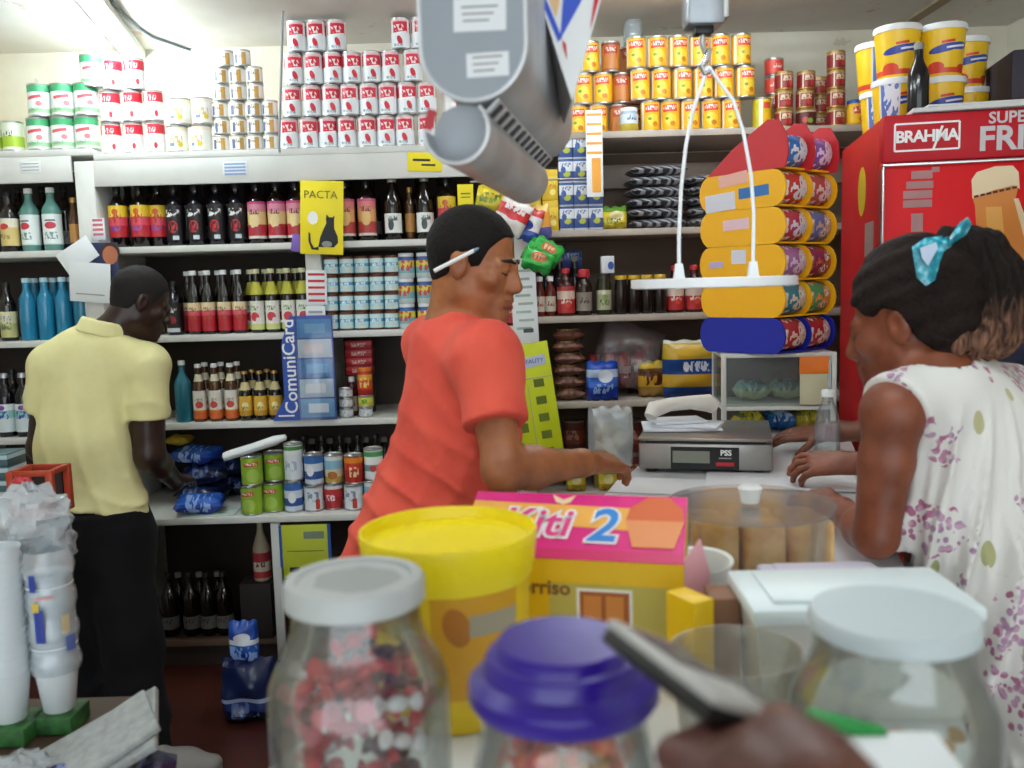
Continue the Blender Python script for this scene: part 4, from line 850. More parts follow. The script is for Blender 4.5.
def frame2(root, cx, cz, w, h, b, m, y):
    for (a, c, ww, hh) in ((cx, cz + h / 2, w, b), (cx, cz - h / 2, w, b), (cx - w / 2, cz, b, h), (cx + w / 2, cz, b, h)):
        flat(root, 'logo_frame', rect(a, c, ww, hh), m, y, .001)
frame2(t, .112, zl, .165, .072, .005, WHITEINK, -.0165)
text('BRAHMA', .043, WHITEINK, t, (.112, -.0162, zl), RFRONT, bold=.0014, spacing=.9)
flat(t, 'logo_slash', rect(.140, zl - .004, .006, .064, -.35), WHITEINK, -.018, .001)
sil = mat('silver lettering', 'c9c4c6', .4)
text('SUPER', .042, sil, t, (.325, -.0162, zl + .038), RFRONT, bold=.001)
text('FRIA', .088, sil, t, (.330, -.0162, zl - .018), RFRONT, bold=.0025)
# beer bottle picture on the door
bt = [(.235, -.06), (.345, -.045), (.35, -.085), (.345, -.11), (.372, -.2), (.42, -.34), (.46, -.5), (.48, -.8), (.22, -.8), (.235, -.5), (.25, -.3), (.25, -.2), (.243, -.125), (.235, -.1)]
flat(t, 'bottle_picture', [(a, hz + b) for a, b in bt], mat('amber print', 'e08a3a', .4), -.001, .0012)
flat(t, 'bottle_highlight', [(a, hz + b) for a, b in [(.34, -.11), (.352, -.11), (.385, -.2), (.43, -.34), (.47, -.5), (.45, -.5), (.41, -.34), (.365, -.2)]], mat('cream print', 'f0d8b0', .4), -.0016, .0012)
flat(t, 'bottle_shine', [(a, hz + b) for a, b in [(.27, -.13), (.31, -.13), (.33, -.3), (.35, -.5), (.3, -.5), (.285, -.3)]], mat('light amber print', 'f0b05a', .4), -.0016, .0012)
flat(t, 'cap_picture', [(a, hz + b) for a, b in [(.232, -.055), (.245, -.035), (.29, -.022), (.335, -.022), (.35, -.04), (.354, -.085), (.34, -.075), (.29, -.085), (.25, -.1), (.236, -.105)]], mat('cream print', 'f0d8b0'), -.0024, .0012)
for k in range(7): flat(t, 'cap_notch', rect(.245 + .016 * k, hz - .1 + .0032 * k, .012, .006, .2), mat('dark red print', '5a1414', .5), -.003, .001)
gp = mat('grey red print', 'a87a78', .5)
for cx, cz, w_, h_ in ((.105, -.035, .055, .022), (.1, -.062, .07, .02), (.095, -.088, .075, .022), (.095, -.113, .075, .02), (.095, -.165, .03, .05), (.14, -.022, .02, .014)): flat(t, 'faded_print', rect(cx, hz + cz, w_, h_), gp, -.001, .001)
flat(t, 'white_swoosh', [(.09, hz - .24), (.16, hz - .215), (.22, hz - .22), (.23, hz - .24), (.16, hz - .235)], WHITEINK, -.001, .001)
# stickers on its side
Ms = Matrix.Translation((-.0015, 0, 0)) @ Matrix.Rotation(-PI / 2, 4, 'Z')
MB().prism(ellpts(-.28, hz - .05, .06, .075), .0015, Matrix.Translation((-.0016, 0, 0)) @ Matrix.Rotation(-PI / 2, 4, 'Z')).build('yellow_sticker', mat('dull yellow sticker', 'c9b41c', .5), t)
MB().prism(rect(-.16, hz - .2, .12, .1), .0015, Matrix.Translation((-.0016, 0, 0)) @ Matrix.Rotation(-PI / 2, 4, 'Z')).build('grey_sticker', mat('lined grey sticker', 'a89a98', .5), t)
# tubs on the fridge
def tubkind(kind, r, h, pats, rz0=0.):
    m = wrap(kind + ' print', h, [(0, 'f2c21c'), (.06, 'd8452a'), (.16, 'f3c81e'), (.88, 'eceff0')], pats, r=r, rough=.35)
    b = MB().lathe([(0, 0), (r * .8, 0), (r * .82, .004), (r * .98, h * .9), (0, h * .9)], 28)
    l = MB().lathe([(0, h * .88), (r * 1.03, h * .88), (r * 1.04, h * .97), (r, h), (r * .9, h), (r * .88, h * .975), (0, h * .975)], 28)
    KIND[kind] = ('margarine_tub', [('tub_body', b.mesh('tub_body', m)), ('lid', l.mesh('lid', WHITEP))])
BP = lambda r, h: [('e', -.02, h * .52, r * .75, h * .075, '2a3f9e', .16), ('e', .03, h * .56, r * .6, h * .07, '2448b0', .1), ('r', .02, h * .55, r * .5, h * .018, 'e8ecf4', .12), ('t', .02, h * .55, r * .4, h * .02, 'f2f4f8', .12), ('r', -.01, h * .64, r * .3, h * .025, 'd8402a', .1), ('e', -.05, h * .18, r * .4, h * .1, 'd8402a'), ('e', .05, h * .15, r * .35, h * .08, 'd8402a')]
tubkind('tub', .0685, .157, BP(.072, .157))
wp = BP(.072, .168) + [('r', -.045, .085, .034, .085, 'dfe4ea'), ('t', -.045, .085, .028, .06, '5a74b8')]
tubkind('tubw', .0685, .157, wp); tubkind('tubs', .0685, .157, BP(.072, .157))
fzt = fz + .001; Yt = 2.86
def tub(kind, px, py, k, lab, Y=Yt, rz=0.): at(kind, px, py, Y, fzt + k * (.157 + E), lab, 'tub', 'margarine tubs on the fridge', rz)
tub('tubw', 895, 100, 0, 'yellow margarine tub, lower left front, showing its white printed side'); tub('tub', 941, 95, 0, 'yellow margarine tub, lower front middle, behind the fridge header')
tub('tub', 897, 55, 1, 'yellow margarine tub, upper left front, on the tub with the white side'); tub('tub', 942, 48, 1, 'yellow margarine tub, upper front middle, the topmost one')
tub('tub', 968, 90, 0, 'yellow margarine tub, lower right, in the back', 3.03); tub('tub', 966, 55, 1, 'yellow margarine tub, upper right, in the back', 3.03)
tub('tubw', 882, 100, 0, 'yellow margarine tub, lower left, in the back', 3.04, .0); tub('tubw', 877, 60, 1, 'yellow margarine tub, upper left back, mostly white side', 3.06, .5)
at('darkc', 918, 100, 2.74, fzt, 'dark bottle standing between the margarine tubs', 'bottle')
o = MB().box((0, 0, .11), (.3, .26, .22), bev=.01).build('speaker_box', mat('dark violet grey box', '2c2733', .6), None, (X(1050, 2.87, 80), 2.87, fzt + .003), -.2); tag(o, 'dark box on the fridge at the right picture edge', 'box')
# cardboard sheets on the fridge front
o = MB().box((0, 0, .008), (.36, .12, .012), bev=.001).box((.02, .005, .018), (.33, .11, .006), bev=.001, rot=.05).build('cardboard_sheets', mat('white cardboard', 'd0cfcc', .7), None, (X(985, 2.50, 105), 2.53, fzt), -.23); tag(o, 'white cardboard sheets lying on the fridge header', 'cardboard')

# ------------------------------------------------------------------ hanging grey hopper with open lower trough
GR = mat('grey enamel', '9aa2aa', .45, .0, var=.08, vscale=6); GRD = mat('worn metal sheet', 'b4b8bc', .42, .15, var=.2, vscale=9, second='9a9c9e')
EDGE = mat('bright rim', 'dfe3e6', .3, .3)
f0 = P(475, 101, 1.0); b0 = P(538, 163, 1.5)
ax = Vector((b0.x - f0.x, b0.y - f0.y, 0)); L = ax.length; rzh = -math.atan2(ax.x, ax.y)
t = thing('hopper', 'grey metal hopper with rounded base hanging above the man in red', 'hopper', (f0.x, 1.0, f0.z), rzh)
R = .0575; top = .36
def Uout(r, zc, zt, n=18): return [(-r, zt)] + [(-r * math.cos(PI * k / n), zc - r * math.sin(PI * k / n)) for k in range(n + 1)] + [(r, zt)]
MB().prism(Uout(R, R, top), L).build('shell', GRD, t)
flat(t, 'front_plate', Uout(R * .985, R, top - .001), GR, -.004, .0035)
rim = [(x_, z_) for x_, z_ in Uout(R, R, top)]
MB().tube([(x_, -.004, z_) for x_, z_ in rim], .0025, 8).build('rim', EDGE, t)
for (cx, cz, w_, h_, rr) in ((.009, .088, .057, .034, -.03), (.016, .036, .046, .025, .0)):
    s_ = MB().prism(rect(cx, cz, w_, h_, rr), .0008, Matrix.Translation((0, -.0052, 0))).build('sticker', PAPER, t)
    for k in range(3): flat(s_, 'printed_line', rect(cx - .002 * k, cz + .008 - .007 * k, w_ * (.7 - .1 * k), .002, rr), GREYINK, -.0058, .0006)
# lower trough: arc section under the shell, open to the upper left
def arcsec(cx, cz, r, a0, a1, th, n=18):
    o_ = [(cx + r * math.cos(a0 + (a1 - a0) * k / n), cz + r * math.sin(a0 + (a1 - a0) * k / n)) for k in range(n + 1)]
    i_ = [(cx + (r - th) * math.cos(a0 + (a1 - a0) * k / n), cz + (r - th) * math.sin(a0 + (a1 - a0) * k / n)) for k in range(n + 1)]
    return o_ + i_[::-1]
tc = (-.020, -.031); tr = .037
a0, a1 = math.radians(178), math.radians(402)
tro = MB().prism(arcsec(tc[0], tc[1], tr, a0, a1, .003), L, Matrix.Translation((0, -.01, 0)), 0).build('trough', GRD, t)
flat(tro, 'inner_plate', ellpts(tc[0], tc[1], tr - .003, tr - .003, 36), mat('inner grey sheet', 'a8aeb4', .5), .03, .004)
MB().tube([(tc[0] + (tr - .0015) * math.cos(a0 + (a1 - a0) * k / 18), -.011, tc[1] + (tr - .0015) * math.sin(a0 + (a1 - a0) * k / 18)) for k in range(19)], .0022, 8).build('trough_rim', EDGE, tro)
flat(tro, 'red_sticker', rect(tc[0] - .028, tc[1] + .012, .010, .022, -.3), REDP, -.012, .001)
MB().box((.015, L / 2, -.006), (.026, L - .02, .003), Matrix.Rotation(-.75, 3, 'Y')).build('hinge_bar', mat('light hinge strip', 'd4d8dc', .4), t)
for k in range(11):
    MB().box((.0166, .03 + k * (L - .07) / 10, -.0077), (.022, .016, .004), Matrix.Rotation(-.75, 3, 'Y'), bev=.001).build('tooth', BLACKP, t)
MB().box((R + .004, L / 2, .17), (.006, L, .012), bev=.001).build('side_flange', GRD, t)
for yy in (.08, L - .08): MB().tube([(0, yy, top - .01), (0, yy, CZ - f0.z)], .008, 10).build('hanger_rod', STEEL, t)
# striped sign beside it
Ys = 1.16; s0 = P(572, 100, Ys)
def sl(px, py): p = P(px, py, Ys); return (p.x - s0.x, p.z - s0.z)
t = thing('hanging_sign', 'white pointed sign with blue and red stripes hanging beside the grey hopper', 'sign', (s0.x, Ys, s0.z))
o1 = [sl(572, 101), sl(601, 0), sl(618, -60), sl(512, -60), sl(540, 0)]
MB().prism(o1, .17, Matrix.Translation((0, .0015, 0))).build('sign_box', mat('grey sign side', '9b9b9b', .5, var=.15), t)
flat(t, 'face', o1, mat('white sign face', 'eceeee', .4), 0, .0015)
flat(t, 'blue_stripe', [sl(560, 40), sl(582, 0), sl(596, -45), sl(570, -45), sl(563, 0)], mat('sign blue', '2d52c8', .4), -.001)
flat(t, 'blue_edge', [sl(558, 42), sl(562, 38), sl(545, -4), sl(541, 0)], mat('sign blue', '2d52c8'), -.0006)
flat(t, 'red_tip', [sl(567, 60), sl(566, 44), sl(562, 40), sl(563, 48)], REDINK, -.0012)
flat(t, 'red_edge', [sl(590, 30), sl(599, 0), sl(614, -50), sl(608, -50), sl(594, 0)], REDINK, -.0012)
flat(t, 'orange_stripe', [sl(548, -2), sl(556, 18), sl(560, 0), sl(556, -10)], mat('pale orange ink', 'e8c088', .5), -.0004)
zt_ = CZ - s0.z
for yy in (.03, .13): MB().tube([(.01, yy, sl(560, -58)[1]), (.01, yy, zt_)], .006, 8).build('hanger_rod', STEEL, t)

# ------------------------------------------------------------------ hanging scale
Yh = 1.7; hp = P(703, 28, Yh)
t = thing('hanging_scale', 'white hanging pan scale with thin curved arms over the counter', 'scale', (hp.x, Yh, hp.z))
zc_ = CZ - hp.z
MB().box((0, 0, .14), (.068, .06, .28), bev=.008).build('scale_body', mat('grey scale body', '9a9fa4', .3, .5, var=.2), t)
MB().box((.036, -.005, .16), (.012, .05, .3), bev=.003).build('side_plate', STEEL, t)
MB().tube([(0, 0, .275), (0, 0, zc_)], .008, 10).build('hanger_rod', STEEL, t)
MB().box((0, 0, -.006), (.034, .03, .014), bev=.003).build('hook_socket', BLACKP, t)
def hl(px, py, dy=0.): p = P(px, py, Yh + dy); return (p.x - hp.x, dy, p.z - hp.z)
MB().tube([hl(703, 30), hl(702, 44), hl(705, 52), hl(709, 49), hl(706, 60), hl(701, 66), hl(705, 74), hl(710, 70)], .006, 10).build('hook', mat('chrome', 'd8dadc', .15, .9), t)
WIRE = mat('white wire', 'e4e6e8', .4)
MB().tube([hl(708, 66), hl(703, 82), hl(693, 110), hl(686, 145), hl(681, 190), hl(679, 235), hl(679, 268)], .0036, 10).build('arm', WIRE, t)
MB().tube([hl(708, 66), hl(718, 80), hl(733, 100), hl(743, 130), hl(751, 175), hl(754, 215), hl(753, 262)], .0036, 10).build('arm', WIRE, t)
pz = P(714, 284, Yh).z - hp.z; pxx = hl(713, 284)[0]
MB().lathe([(0, -.006), (.148, -.006), (.153, -.004), (.153, .011), (.149, .012), (.147, .0), (0, .0)], 48, Matrix.Translation((pxx, 0, pz))).build('pan', mat('white enamel pan', 'eef1f4', .35), t)
for px in (679, 753):
    q = hl(px, 275)
    MB().prism([(-.012, 0), (.012, 0), (.006, .04), (-.006, .04)], .012, Matrix.Translation((q[0], -.006, pz))).build('pan_clip', WHITEP, t)

# ------------------------------------------------------------------ counter
CT = 1.10
t = thing('counter', 'white shop counter with jars and scale on it', 'counter', (0, 0, 0))
poly = [(-.27, .36), (-.27, .84), (.25, 2.13), (.55, 2.92), (1.085, 2.92), (.68, 1.57), (.30, .36)]
def slab(pts, z0, z1, m, name, root, bev=.004):
    bm = bmesh.new(); vs = [bm.verts.new((a, b, z0)) for a, b in pts]; f = bm.faces.new(vs)
    e = bmesh.ops.extrude_face_region(bm, geom=[f]); bmesh.ops.translate(bm, verts=[v for v in e['geom'] if isinstance(v, bmesh.types.BMVert)], vec=(0, 0, z1 - z0))
    bmesh.ops.bevel(bm, geom=bm.edges[:], offset=bev, segments=2, affect='EDGES'); bmesh.ops.recalc_face_normals(bm, faces=bm.faces)
    me = bpy.data.meshes.new(name); bm.to_mesh(me); bm.free(); me.materials.append(m); return put(name, me, root)
slab(poly, CT - .035, CT, mat('white counter laminate', 'dfe1e2', .35, var=.05, vscale=6), 'worktop', t)
cx_ = sum(a for a, b in poly) / 7; cy_ = sum(b for a, b in poly) / 7
inn = [(a + (cx_ - a) * .06, b + (cy_ - b) * .03) for a, b in poly]
slab(inn, 0, CT - .036, mat('counter front panel', 'a9a49a', .5, var=.1), 'counter_body', t)
slab([(a - (cx_ - a) * .008, b - (cy_ - b) * .006) for a, b in poly], CT - .032, CT - .014, mat('dark counter edge strip', '55535a', .4), 'edge_strip', t, .002)
CZT = CT + E
RZC = math.radians(-14)
# flat steel scale
sc0 = PZ(637, 473, CT); 
t = thing('counter_scale', 'flat steel counter scale with black display panel', 'scale', (sc0.x + .004, sc0.y, CZT), RZC)
SW, SD = .325, .30
MB().box((SW / 2, SD / 2, .043), (SW, SD, .066), bev=.005).build('scale_case', STEEL, t)
for a in (.03, SW - .03):
    for b in (.03, SD - .03): MB().lathe([(0, 0), (.014, 0), (.014, .012), (0, .012)], 14, Matrix.Translation((a, b, 0))).build('foot', BLACKP, t)
MB().box((SW / 2, SD / 2, .078), (SW * .9, SD * .9, .008)).build('plate_gap', BLACKP, t)
MB().box((SW / 2, SD / 2, .0855), (SW, SD, .009), bev=.003).build('weighing_plate', mat('bright steel plate', '9a948c', .3, .8, var=.15), t)
pn = MB().prism(rect(.163, .04, .165, .056), .002, Matrix.Translation((0, -.002, 0))).build('display_panel', mat('black panel', '16181c', .25), t)
flat(pn, 'lcd', rect(.13, .043, .09, .03), mat('grey lcd', '7f8478', .3), -.0028, .001)
text('PSS', .019, WHITEINK, pn, (.214, -.003, .054), RFRONT, bold=.0006)
flat(pn, 'red_tag', rect(.212, .026, .044, .009), REDINK, -.0028, .001); flat(pn, 'grey_print', rect(.212, .041, .03, .003), GREYINK, -.0028, .001)
# papers and handset on the scale
sp = PZ(683, 412, CT + .09)
o = MB().box((0, 0, .004), (.2, .15, .006), .1, bev=.001).box((.02, -.01, .011), (.17, .11, .006), -.2, bev=.001).box((-.01, .01, .018), (.14, .1, .006), .3, bev=.001).build('papers', mat('grey-white paper', 'd9dce2', .7), None, (sc0.x + .135, sc0.y + .13, CZT + .0905), -.2)
tag(o, 'small stack of white papers on the steel scale', 'paper')
o = MB().tube([(-.09, -.03, -.008), (-.078, -.02, .010), (-.03, 0, .018), (.03, .01, .020), (.08, .015, .016), (.098, .018, .002)], [.016, .022, .018, .018, .024, .018], 14).build('phone_handset', mat('cream handset', 'ded9d0', .4), None, (sc0.x + .135, sc0.y + .13, CZT + .135), .1)
tag(o, 'cream telephone handset lying on the papers on the scale', 'telephone')
# white sheets on the counter
for i, (px, py, w_, d_, r_, lb) in enumerate(((665, 487, .24, .16, -.3, 'white paper sheet on the counter in front of the scale'), (780, 482, .34, .2, -.25, 'wide white paper sheet on the counter right of the scale'))):
    q = PZ(px, py, CT)
    tag(MB().box((0, 0, .0012), (w_, d_, .0016), bev=.0004).build('paper_sheet', mat('counter paper', 'e6e9ec', .7), None, (q.x, q.y, CZT + .003 * i), r_), lb, 'paper')
# mess of bags left of the scale
q = PZ(628, 478, CT); clb = film('clear bag pale', 'f0f4f4', .12, .35, .15, 'd6e0e0', .6, 30)
pillow('cb2', 'plastic_bag', .12, .16, .07, clb, seed=61)
inst('cb2', 'crumpled pale plastic bag hanging on the left side of the scale', 'bag', (q.x - .03, q.y + .1, CZT + .004), .2)
# glass case with two levels
g0 = P(722, 437, 2.60)
gx = X(722, 2.60, 400); gw = X(836, 2.58, 400) - gx; gd = .24; ghz = P(780, 353, 2.6).z - CT
t = thing('glass_case', 'small glass display case with white frame beside the water bottle', 'display case', (gx, 2.605, CZT), math.radians(-6))
FRM = mat('white case frame', 'd2d0c8', .45); GL = film('case glass', 'eef4f2', .05, .05)
for a in (.007, gw - .007):
    for b in (.007, gd - .007): MB().box((a, b, ghz / 2), (.014, .014, ghz), bev=.002).build('post', FRM, t)
mz = P(780, 408, 2.6).z - CT
for z in (.007, mz, ghz - .007): MB().box((gw / 2, gd / 2, z), (gw - .004, gd - .004, .012), bev=.002).build('case_shelf', FRM, t)
MB().box((gw / 2, .004, (mz + ghz) / 2), (gw - .03, .003, ghz - mz - .03)).build('glass_pane', GL, t)
MB().box((gw / 2, gd - .006, ghz / 2), (gw - .03, .004, ghz - .03)).build('back_board', mat('grey case back', '6f6a66', .6, var=.2), t)
for a in (.004, gw - .004): MB().box((a, gd / 2, (mz + ghz) / 2), (.003, gd - .03, ghz - mz - .03)).build('glass_pane', GL, t)
o = MB().box((gw * .8, -.004, mz + .078), (.078, .002, .135), bev=.0005).build('cream_notice', mat('cream notice', 'cfc6a4', .6), t)
MB().box((gw * .8, -.0062, mz + .125), (.082, .002, .05), bev=.0005).build('orange_notice', mat('orange notice', 'f07818', .5), t)
def gl(px, py, lab, kind, dz=0.): inst(kind, lab, 'pack', (X(px, 2.72, py), 2.73, CZT + dz + .007), .1)
pillow('cp1', 'food_pack', .1, .08, .05, packm('pale teal pack', .08, [(0, 'b9c4a0'), (.4, '8fb8b4'), (.8, 'c4cdc4')], [('t', 0, .04, .03, .015, '5a8a90')]), seed=71, flat=True)
pillow('cp2', 'food_pack', .09, .08, .05, packm('yellow pack small', .08, [(0, 'b9a83a'), (.5, '6a7a4a')], [('t', 0, .04, .03, .015, 'd8d03a')]), seed=72, flat=True)
pillow('cp3', 'food_pack', .09, .08, .05, packm('blue pack small', .08, [(0, '1f5fa8'), (.5, '3a86c8')], [('t', 0, .04, .03, .015, 'a8c8e8')]), seed=73, flat=True)
gl(752, 395, 'pale teal pack in the upper level of the glass case, left of two', 'cp1', mz + .007); gl(786, 395, 'pale teal pack in the upper level of the glass case, right of two', 'cp1', mz + .007)
gl(749, 430, 'small yellow pack in the lower level of the glass case', 'cp2', .0135); gl(779, 432, 'small blue pack in the lower level of the glass case', 'cp3', .0135); gl(806, 430, 'small yellow pack at the right end of the lower level', 'cp2', .0135)
# scalloped cookie stand on the case
ang = math.radians(-50)
sr = P(785, 356, 2.50); u_ = Vector((math.cos(ang), math.sin(ang), 0)); SWD = .294
s0_ = Vector((sr.x, 2.50, 0)) - u_ * SWD
zs0 = CZT + ghz + E
t = thing('cookie_stand', 'yellow scalloped cookie stand with red top and blue base on the glass case', 'display', (s0_.x, s0_.y, zs0), ang)
th_ = .103
YS = mat('stand yellow', 'f6b410', .45); BS = mat('stand blue', '14229a', .45); RS = mat('stand red', 'c3232c', .45)
def stad(z, x0, x1, hh, n=8, ins=.0):
    r = hh / 2; o_ = []
    for k in range(n + 1): a = -PI / 2 + PI * k / n; o_.append((x1 - r * .8 + r * .8 * math.cos(a), z + r + r * math.sin(a)))
    for k in range(n + 1): a = PI / 2 + PI * k / n; o_.append((x0 + r * .7 + r * .7 * math.cos(a), z + r + r * math.sin(a)))
    return o_
redo = [(.03, 5 * th_), (.29, 5 * th_), (.3, 5 * th_ + .04), (.296, 5 * th_ + .085), (.27, 5 * th_ + .13), (.235, 5 * th_ + .135), (.12, 5 * th_ + .07)]
for p_ in range(3):
    yy = p_ * .13
    for k in range(6):
        mm = BS if k == 0 else YS
        if k < 5: out = stad(k * th_ + .0006, (0, .004, .0, .002, .0)[k], SWD + (.0 if k else -.0), th_ - .001)
        else: out, mm = redo, RS
        MB().prism(out, .006, Matrix.Translation((0, yy, 0))).build('side_panel', mm, t)
for k in range(6):
    MB().box((.145, .133, k * th_ + .004), (.25, .25, .005)).build('tray', BS if k == 0 else YS, t)
    if k < 5: MB().box((.03, .133, k * th_ + .05), (.004, .25, .08)).build('tray_back', BS if k == 0 else YS, t)
def cardp(x, z, w_, h_, m, r=0.): flat(t, 'stuck_note', rect(x, z, w_, h_, r), m, -.001, .0009)
cardp(.075, 4.25 * th_, .105, .05, mat('pale stuck note', 'd9d6e0', .6), .06); cardp(.12, 4.85 * th_, .1, .034, mat('pink stuck note', 'e8b0a0', .6), .1); cardp(.19, 4.45 * th_, .1, .03, mat('stuck blue label', '2f6fb0', .5), .05)
cardp(.13, 3.6 * th_, .09, .03, mat('pink white note', 'e6c0c8', .6), .04); cardp(.06, 2.5 * th_, .05, .018, mat('violet note', 'b8a8d0', .6), .03); cardp(.14, 2.7 * th_, .05, .04, mat('pale stuck note', 'd9d6e0', .6), 0)
cols_ = [('b0303a', 'e8c0a8'), ('3a7a8a', 'd8c8b0'), ('a86a9a', 'e0c0d8'), ('b83a4a', 'd8d0e0'), ('c83a30', 'e8e0e4'), ('2f74c0', 'e4e8f0')]
cl2 = [('a82a30', 'd8b0a0'), ('4a8a5a', 'e08a3a'), ('8a3050', 'b85a3a'), ('5a6aa0', 'c89a7a'), ('b8504a', 'e0c4c0'), ('8a5aa8', 'e8d8f0')]
for k in range(6):
    for c in range(2):
        ca_, cb_ = (cols_, cl2)[c][k]
        pm = bpy.data.materials.new('cookie pack print'); n = NT(pm); v, (x, y, z) = n.xyz()
        q = n.noise(v, 38, 1); n.l.new(n.ramp(q, [(.0, hx(ca_)), (.46, hx(ca_)), (.5, hx(cb_)), (.62, hx('e8e2e0')), (.68, hx(ca_))], 'CONSTANT'), n.b.inputs['Base Color']); n.b.inputs['Roughness'].default_value = .2
        r = .0455
        b_ = MB().lathe([(0, 0), (r * .3, .002), (r * .9, .006), (r, .014), (r, .102), (r * .9, .11), (r * .3, .114), (0, .116)], 22, Matrix.Rotation(-PI / 2, 4, 'X'))
        lx_, lz_ = SWD - .05, k * th_ + .0075 + r + E
        wpos = Vector((s0_.x, s0_.y, zs0)) + Matrix.Rotation(ang, 3, 'Z') @ Vector((lx_, .0095 + c * .13, lz_))
        o = b_.build('cookie_pack', pm, None, wpos, ang)
        tag(o, 'round cookie pack in the scalloped stand, %s column, %s tier' % (['left', 'right'][c], ['blue bottom', 'lowest yellow', 'second yellow', 'third yellow', 'top yellow', 'red top'][k]), 'cookie pack', 'round cookie packs')
# water bottle
q = PZ(827, 466, CT)
t = thing('water_bottle', 'clear plastic water bottle with white cap on the counter', 'bottle', (q.x, q.y, CZT))
hb = P(827, 390, q.y).z - CT
CLW = film('clear water bottle', 'f4f8fa', .1, .12, .08, 'e4ecf0')
MB().lathe([(0, .001), (.028, 0), (.031, .006), (.031, hb * .3), (.0295, hb * .33), (.031, hb * .36), (.031, hb * .55), (.027, hb * .68), (.014, hb * .86), (.013, hb * .93)], 24, cap=False).build('bottle_body', CLW, t)
MB().lathe([(0, hb * .91), (.0155, hb * .91), (.0155, hb * .99), (.014, hb), (0, hb)], 18).build('cap', WHITEP, t)
MB().lathe([(.0315, hb * .36), (.0315, hb * .55)], 24, cap=False).build('paper_label', film('faint label', 'f0f0f4', .05, .2, .2, 'e0d0d8'), t)

# ------------------------------------------------------------------ jars and boxes on the near counter
GLASS = film('jar glass', 'f6f9f8', .05, .035, .05, 'd8dedc')
CANDY = [mat('red wrapper candy', 'c3202a', .3), mat('orange wrapper candy', 'd9622a', .3), mat('white wrapper candy', 'e4dcdc', .3), mat('gold wrapper candy', 'b98a3a', .3), mat('dark wrapper candy', '5a1c20', .35), mat('pink wrapper candy', 'c85a68', .3)]
def candy_mesh(m, s=1.):
    b = MB().ell((0, 0, 0), (.011 * s, .008 * s, .007 * s), None, 0, 14, 8)
    for sg in (-1, 1):
        M_ = Matrix.Rotation(sg * PI / 2, 4, 'Y')
        b.lathe([(.002 * s, .010 * s), (.0045 * s, .014 * s), (.0085 * s, .02 * s)], 10, M_, cap=True)
    return b.mesh('wrapped_candy', m)
CM = [candy_mesh(m) for m in CANDY]
def fill(cx, cy, z0, r, z1, label, group, sel, n=60, cone=0.):
    placed = []; tries = 0
    s = .0125
    while len(placed) < n and tries < 26000:
        tries += 1
        a = random.uniform(0, 2 * PI); q = (r - .02) * math.sqrt(random.random()); x_, y_ = cx + q * math.cos(a), cy + q * math.sin(a)
        z_ = z0 + s
        for (px, py, pz_) in placed:
            d2 = (px - x_) ** 2 + (py - y_) ** 2
            if d2 < (1.8 * s) ** 2: z_ = max(z_, pz_ + math.sqrt(max(0, (1.8 * s) ** 2 - d2)))
        if z_ > z1 - cone * q: continue
        placed.append((x_, y_, z_))
        o = put('wrapped_candy', random.choice([CM[i] for i in sel]), None, (x_, y_, z_)); o.rotation_euler = (random.uniform(-.5, .5), random.uniform(-.5, .5), random.uniform(0, 6.3))
        tag(o, label, 'candy', group)
def prof_jar(r, h, nr, lidz, foot=.006):
    """single wall with thickness"""
    o_ = [(0, .0), (r * .93, 0), (r, .012), (r, lidz * .62)]
    for k in range(1, 8): a = k / 8; q = .5 - .5 * math.cos(PI * a); o_.append((r + (nr - r) * q, lidz * (.62 + .32 * a)))
    o_ += [(nr, lidz * .95), (nr, lidz)]
    i_ = [(max(0, a - .004), max(.006, b)) for a, b in o_]
    return o_ + i_[::-1]
def bigjar(px, py, Y, r, lr, lidtop, lab, lidprof, lidmat, nr):
    q = P(px, py, Y); t = thing('candy_jar', lab, 'jar', (q.x, Y, CZT))
    MB().lathe(prof_jar(r, 0, nr, lidtop - lidprof[0]), 40, cap=False).build('jar_body', GLASS, t)
    return t, q.x
zt1 = P(354, 577, .75).z - CT
t, jx = bigjar(354, 577, .75, .0785, .0595, zt1, 'large clear glass candy jar with grey-white metal lid', (.021,), None, .055)
lidm = bpy.data.materials.new('worn white metal lid'); n = NT(lidm); v, (x, y, z) = n.xyz()
rr_ = n.m('SQRT', n.m('ADD', n.m('MULTIPLY', x, x), n.m('MULTIPLY', y, y)))
k_ = n.m('MULTIPLY', n.m('LESS_THAN', n.m('ADD', rr_, n.m('MULTIPLY', n.noise(v, 40, 4), .03)), .05), .6)
n.l.new(n.mix(k_, hx('b4b8b6'), hx('848a86')), n.b.inputs['Base Color']); n.b.inputs['Roughness'].default_value = .4
MB().lathe([(0, zt1 - .022), (.058, zt1 - .022), (.0605, zt1 - .02), (.0605, zt1 - .004), (.058, zt1), (.05, zt1), (.048, zt1 - .003), (0, zt1 - .003)], 40).build('lid', lidm, t)
fill(jx, .75, CT + .008, .073, CT + .185, 'red-wrapped candy inside the large glass jar with the grey lid', 'candies in the large glass jar', [0, 0, 0, 0, 5, 4, 2], 150, .9)
# purple-lidded jar
zt2 = P(562, 640, .6).z - CT
t, jx = bigjar(562, 640, .6, .066, .06, zt2, 'candy jar with stepped purple plastic lid', (.036,), None, .057)
PUR = mat('purple plastic lid', '2a0f86', .3, coat=.2)
MB().lathe([(0, zt2 - .042), (.064, zt2 - .042), (.0665, zt2 - .038), (.0655, zt2 - .028), (.06, zt2 - .024), (.056, zt2 - .021), (.054, zt2 - .012), (.052, zt2 - .009), (.048, zt2 - .008), (.046, zt2 - .002), (.044, zt2), (0, zt2 - .001)], 48).build('lid', PUR, t)
fill(jx, .6, CT + .008, .054, CT + .17, 'bright wrapped candy inside the purple-lidded jar', 'candies in the purple-lidded jar', [0, 1, 1, 3, 2], 110)
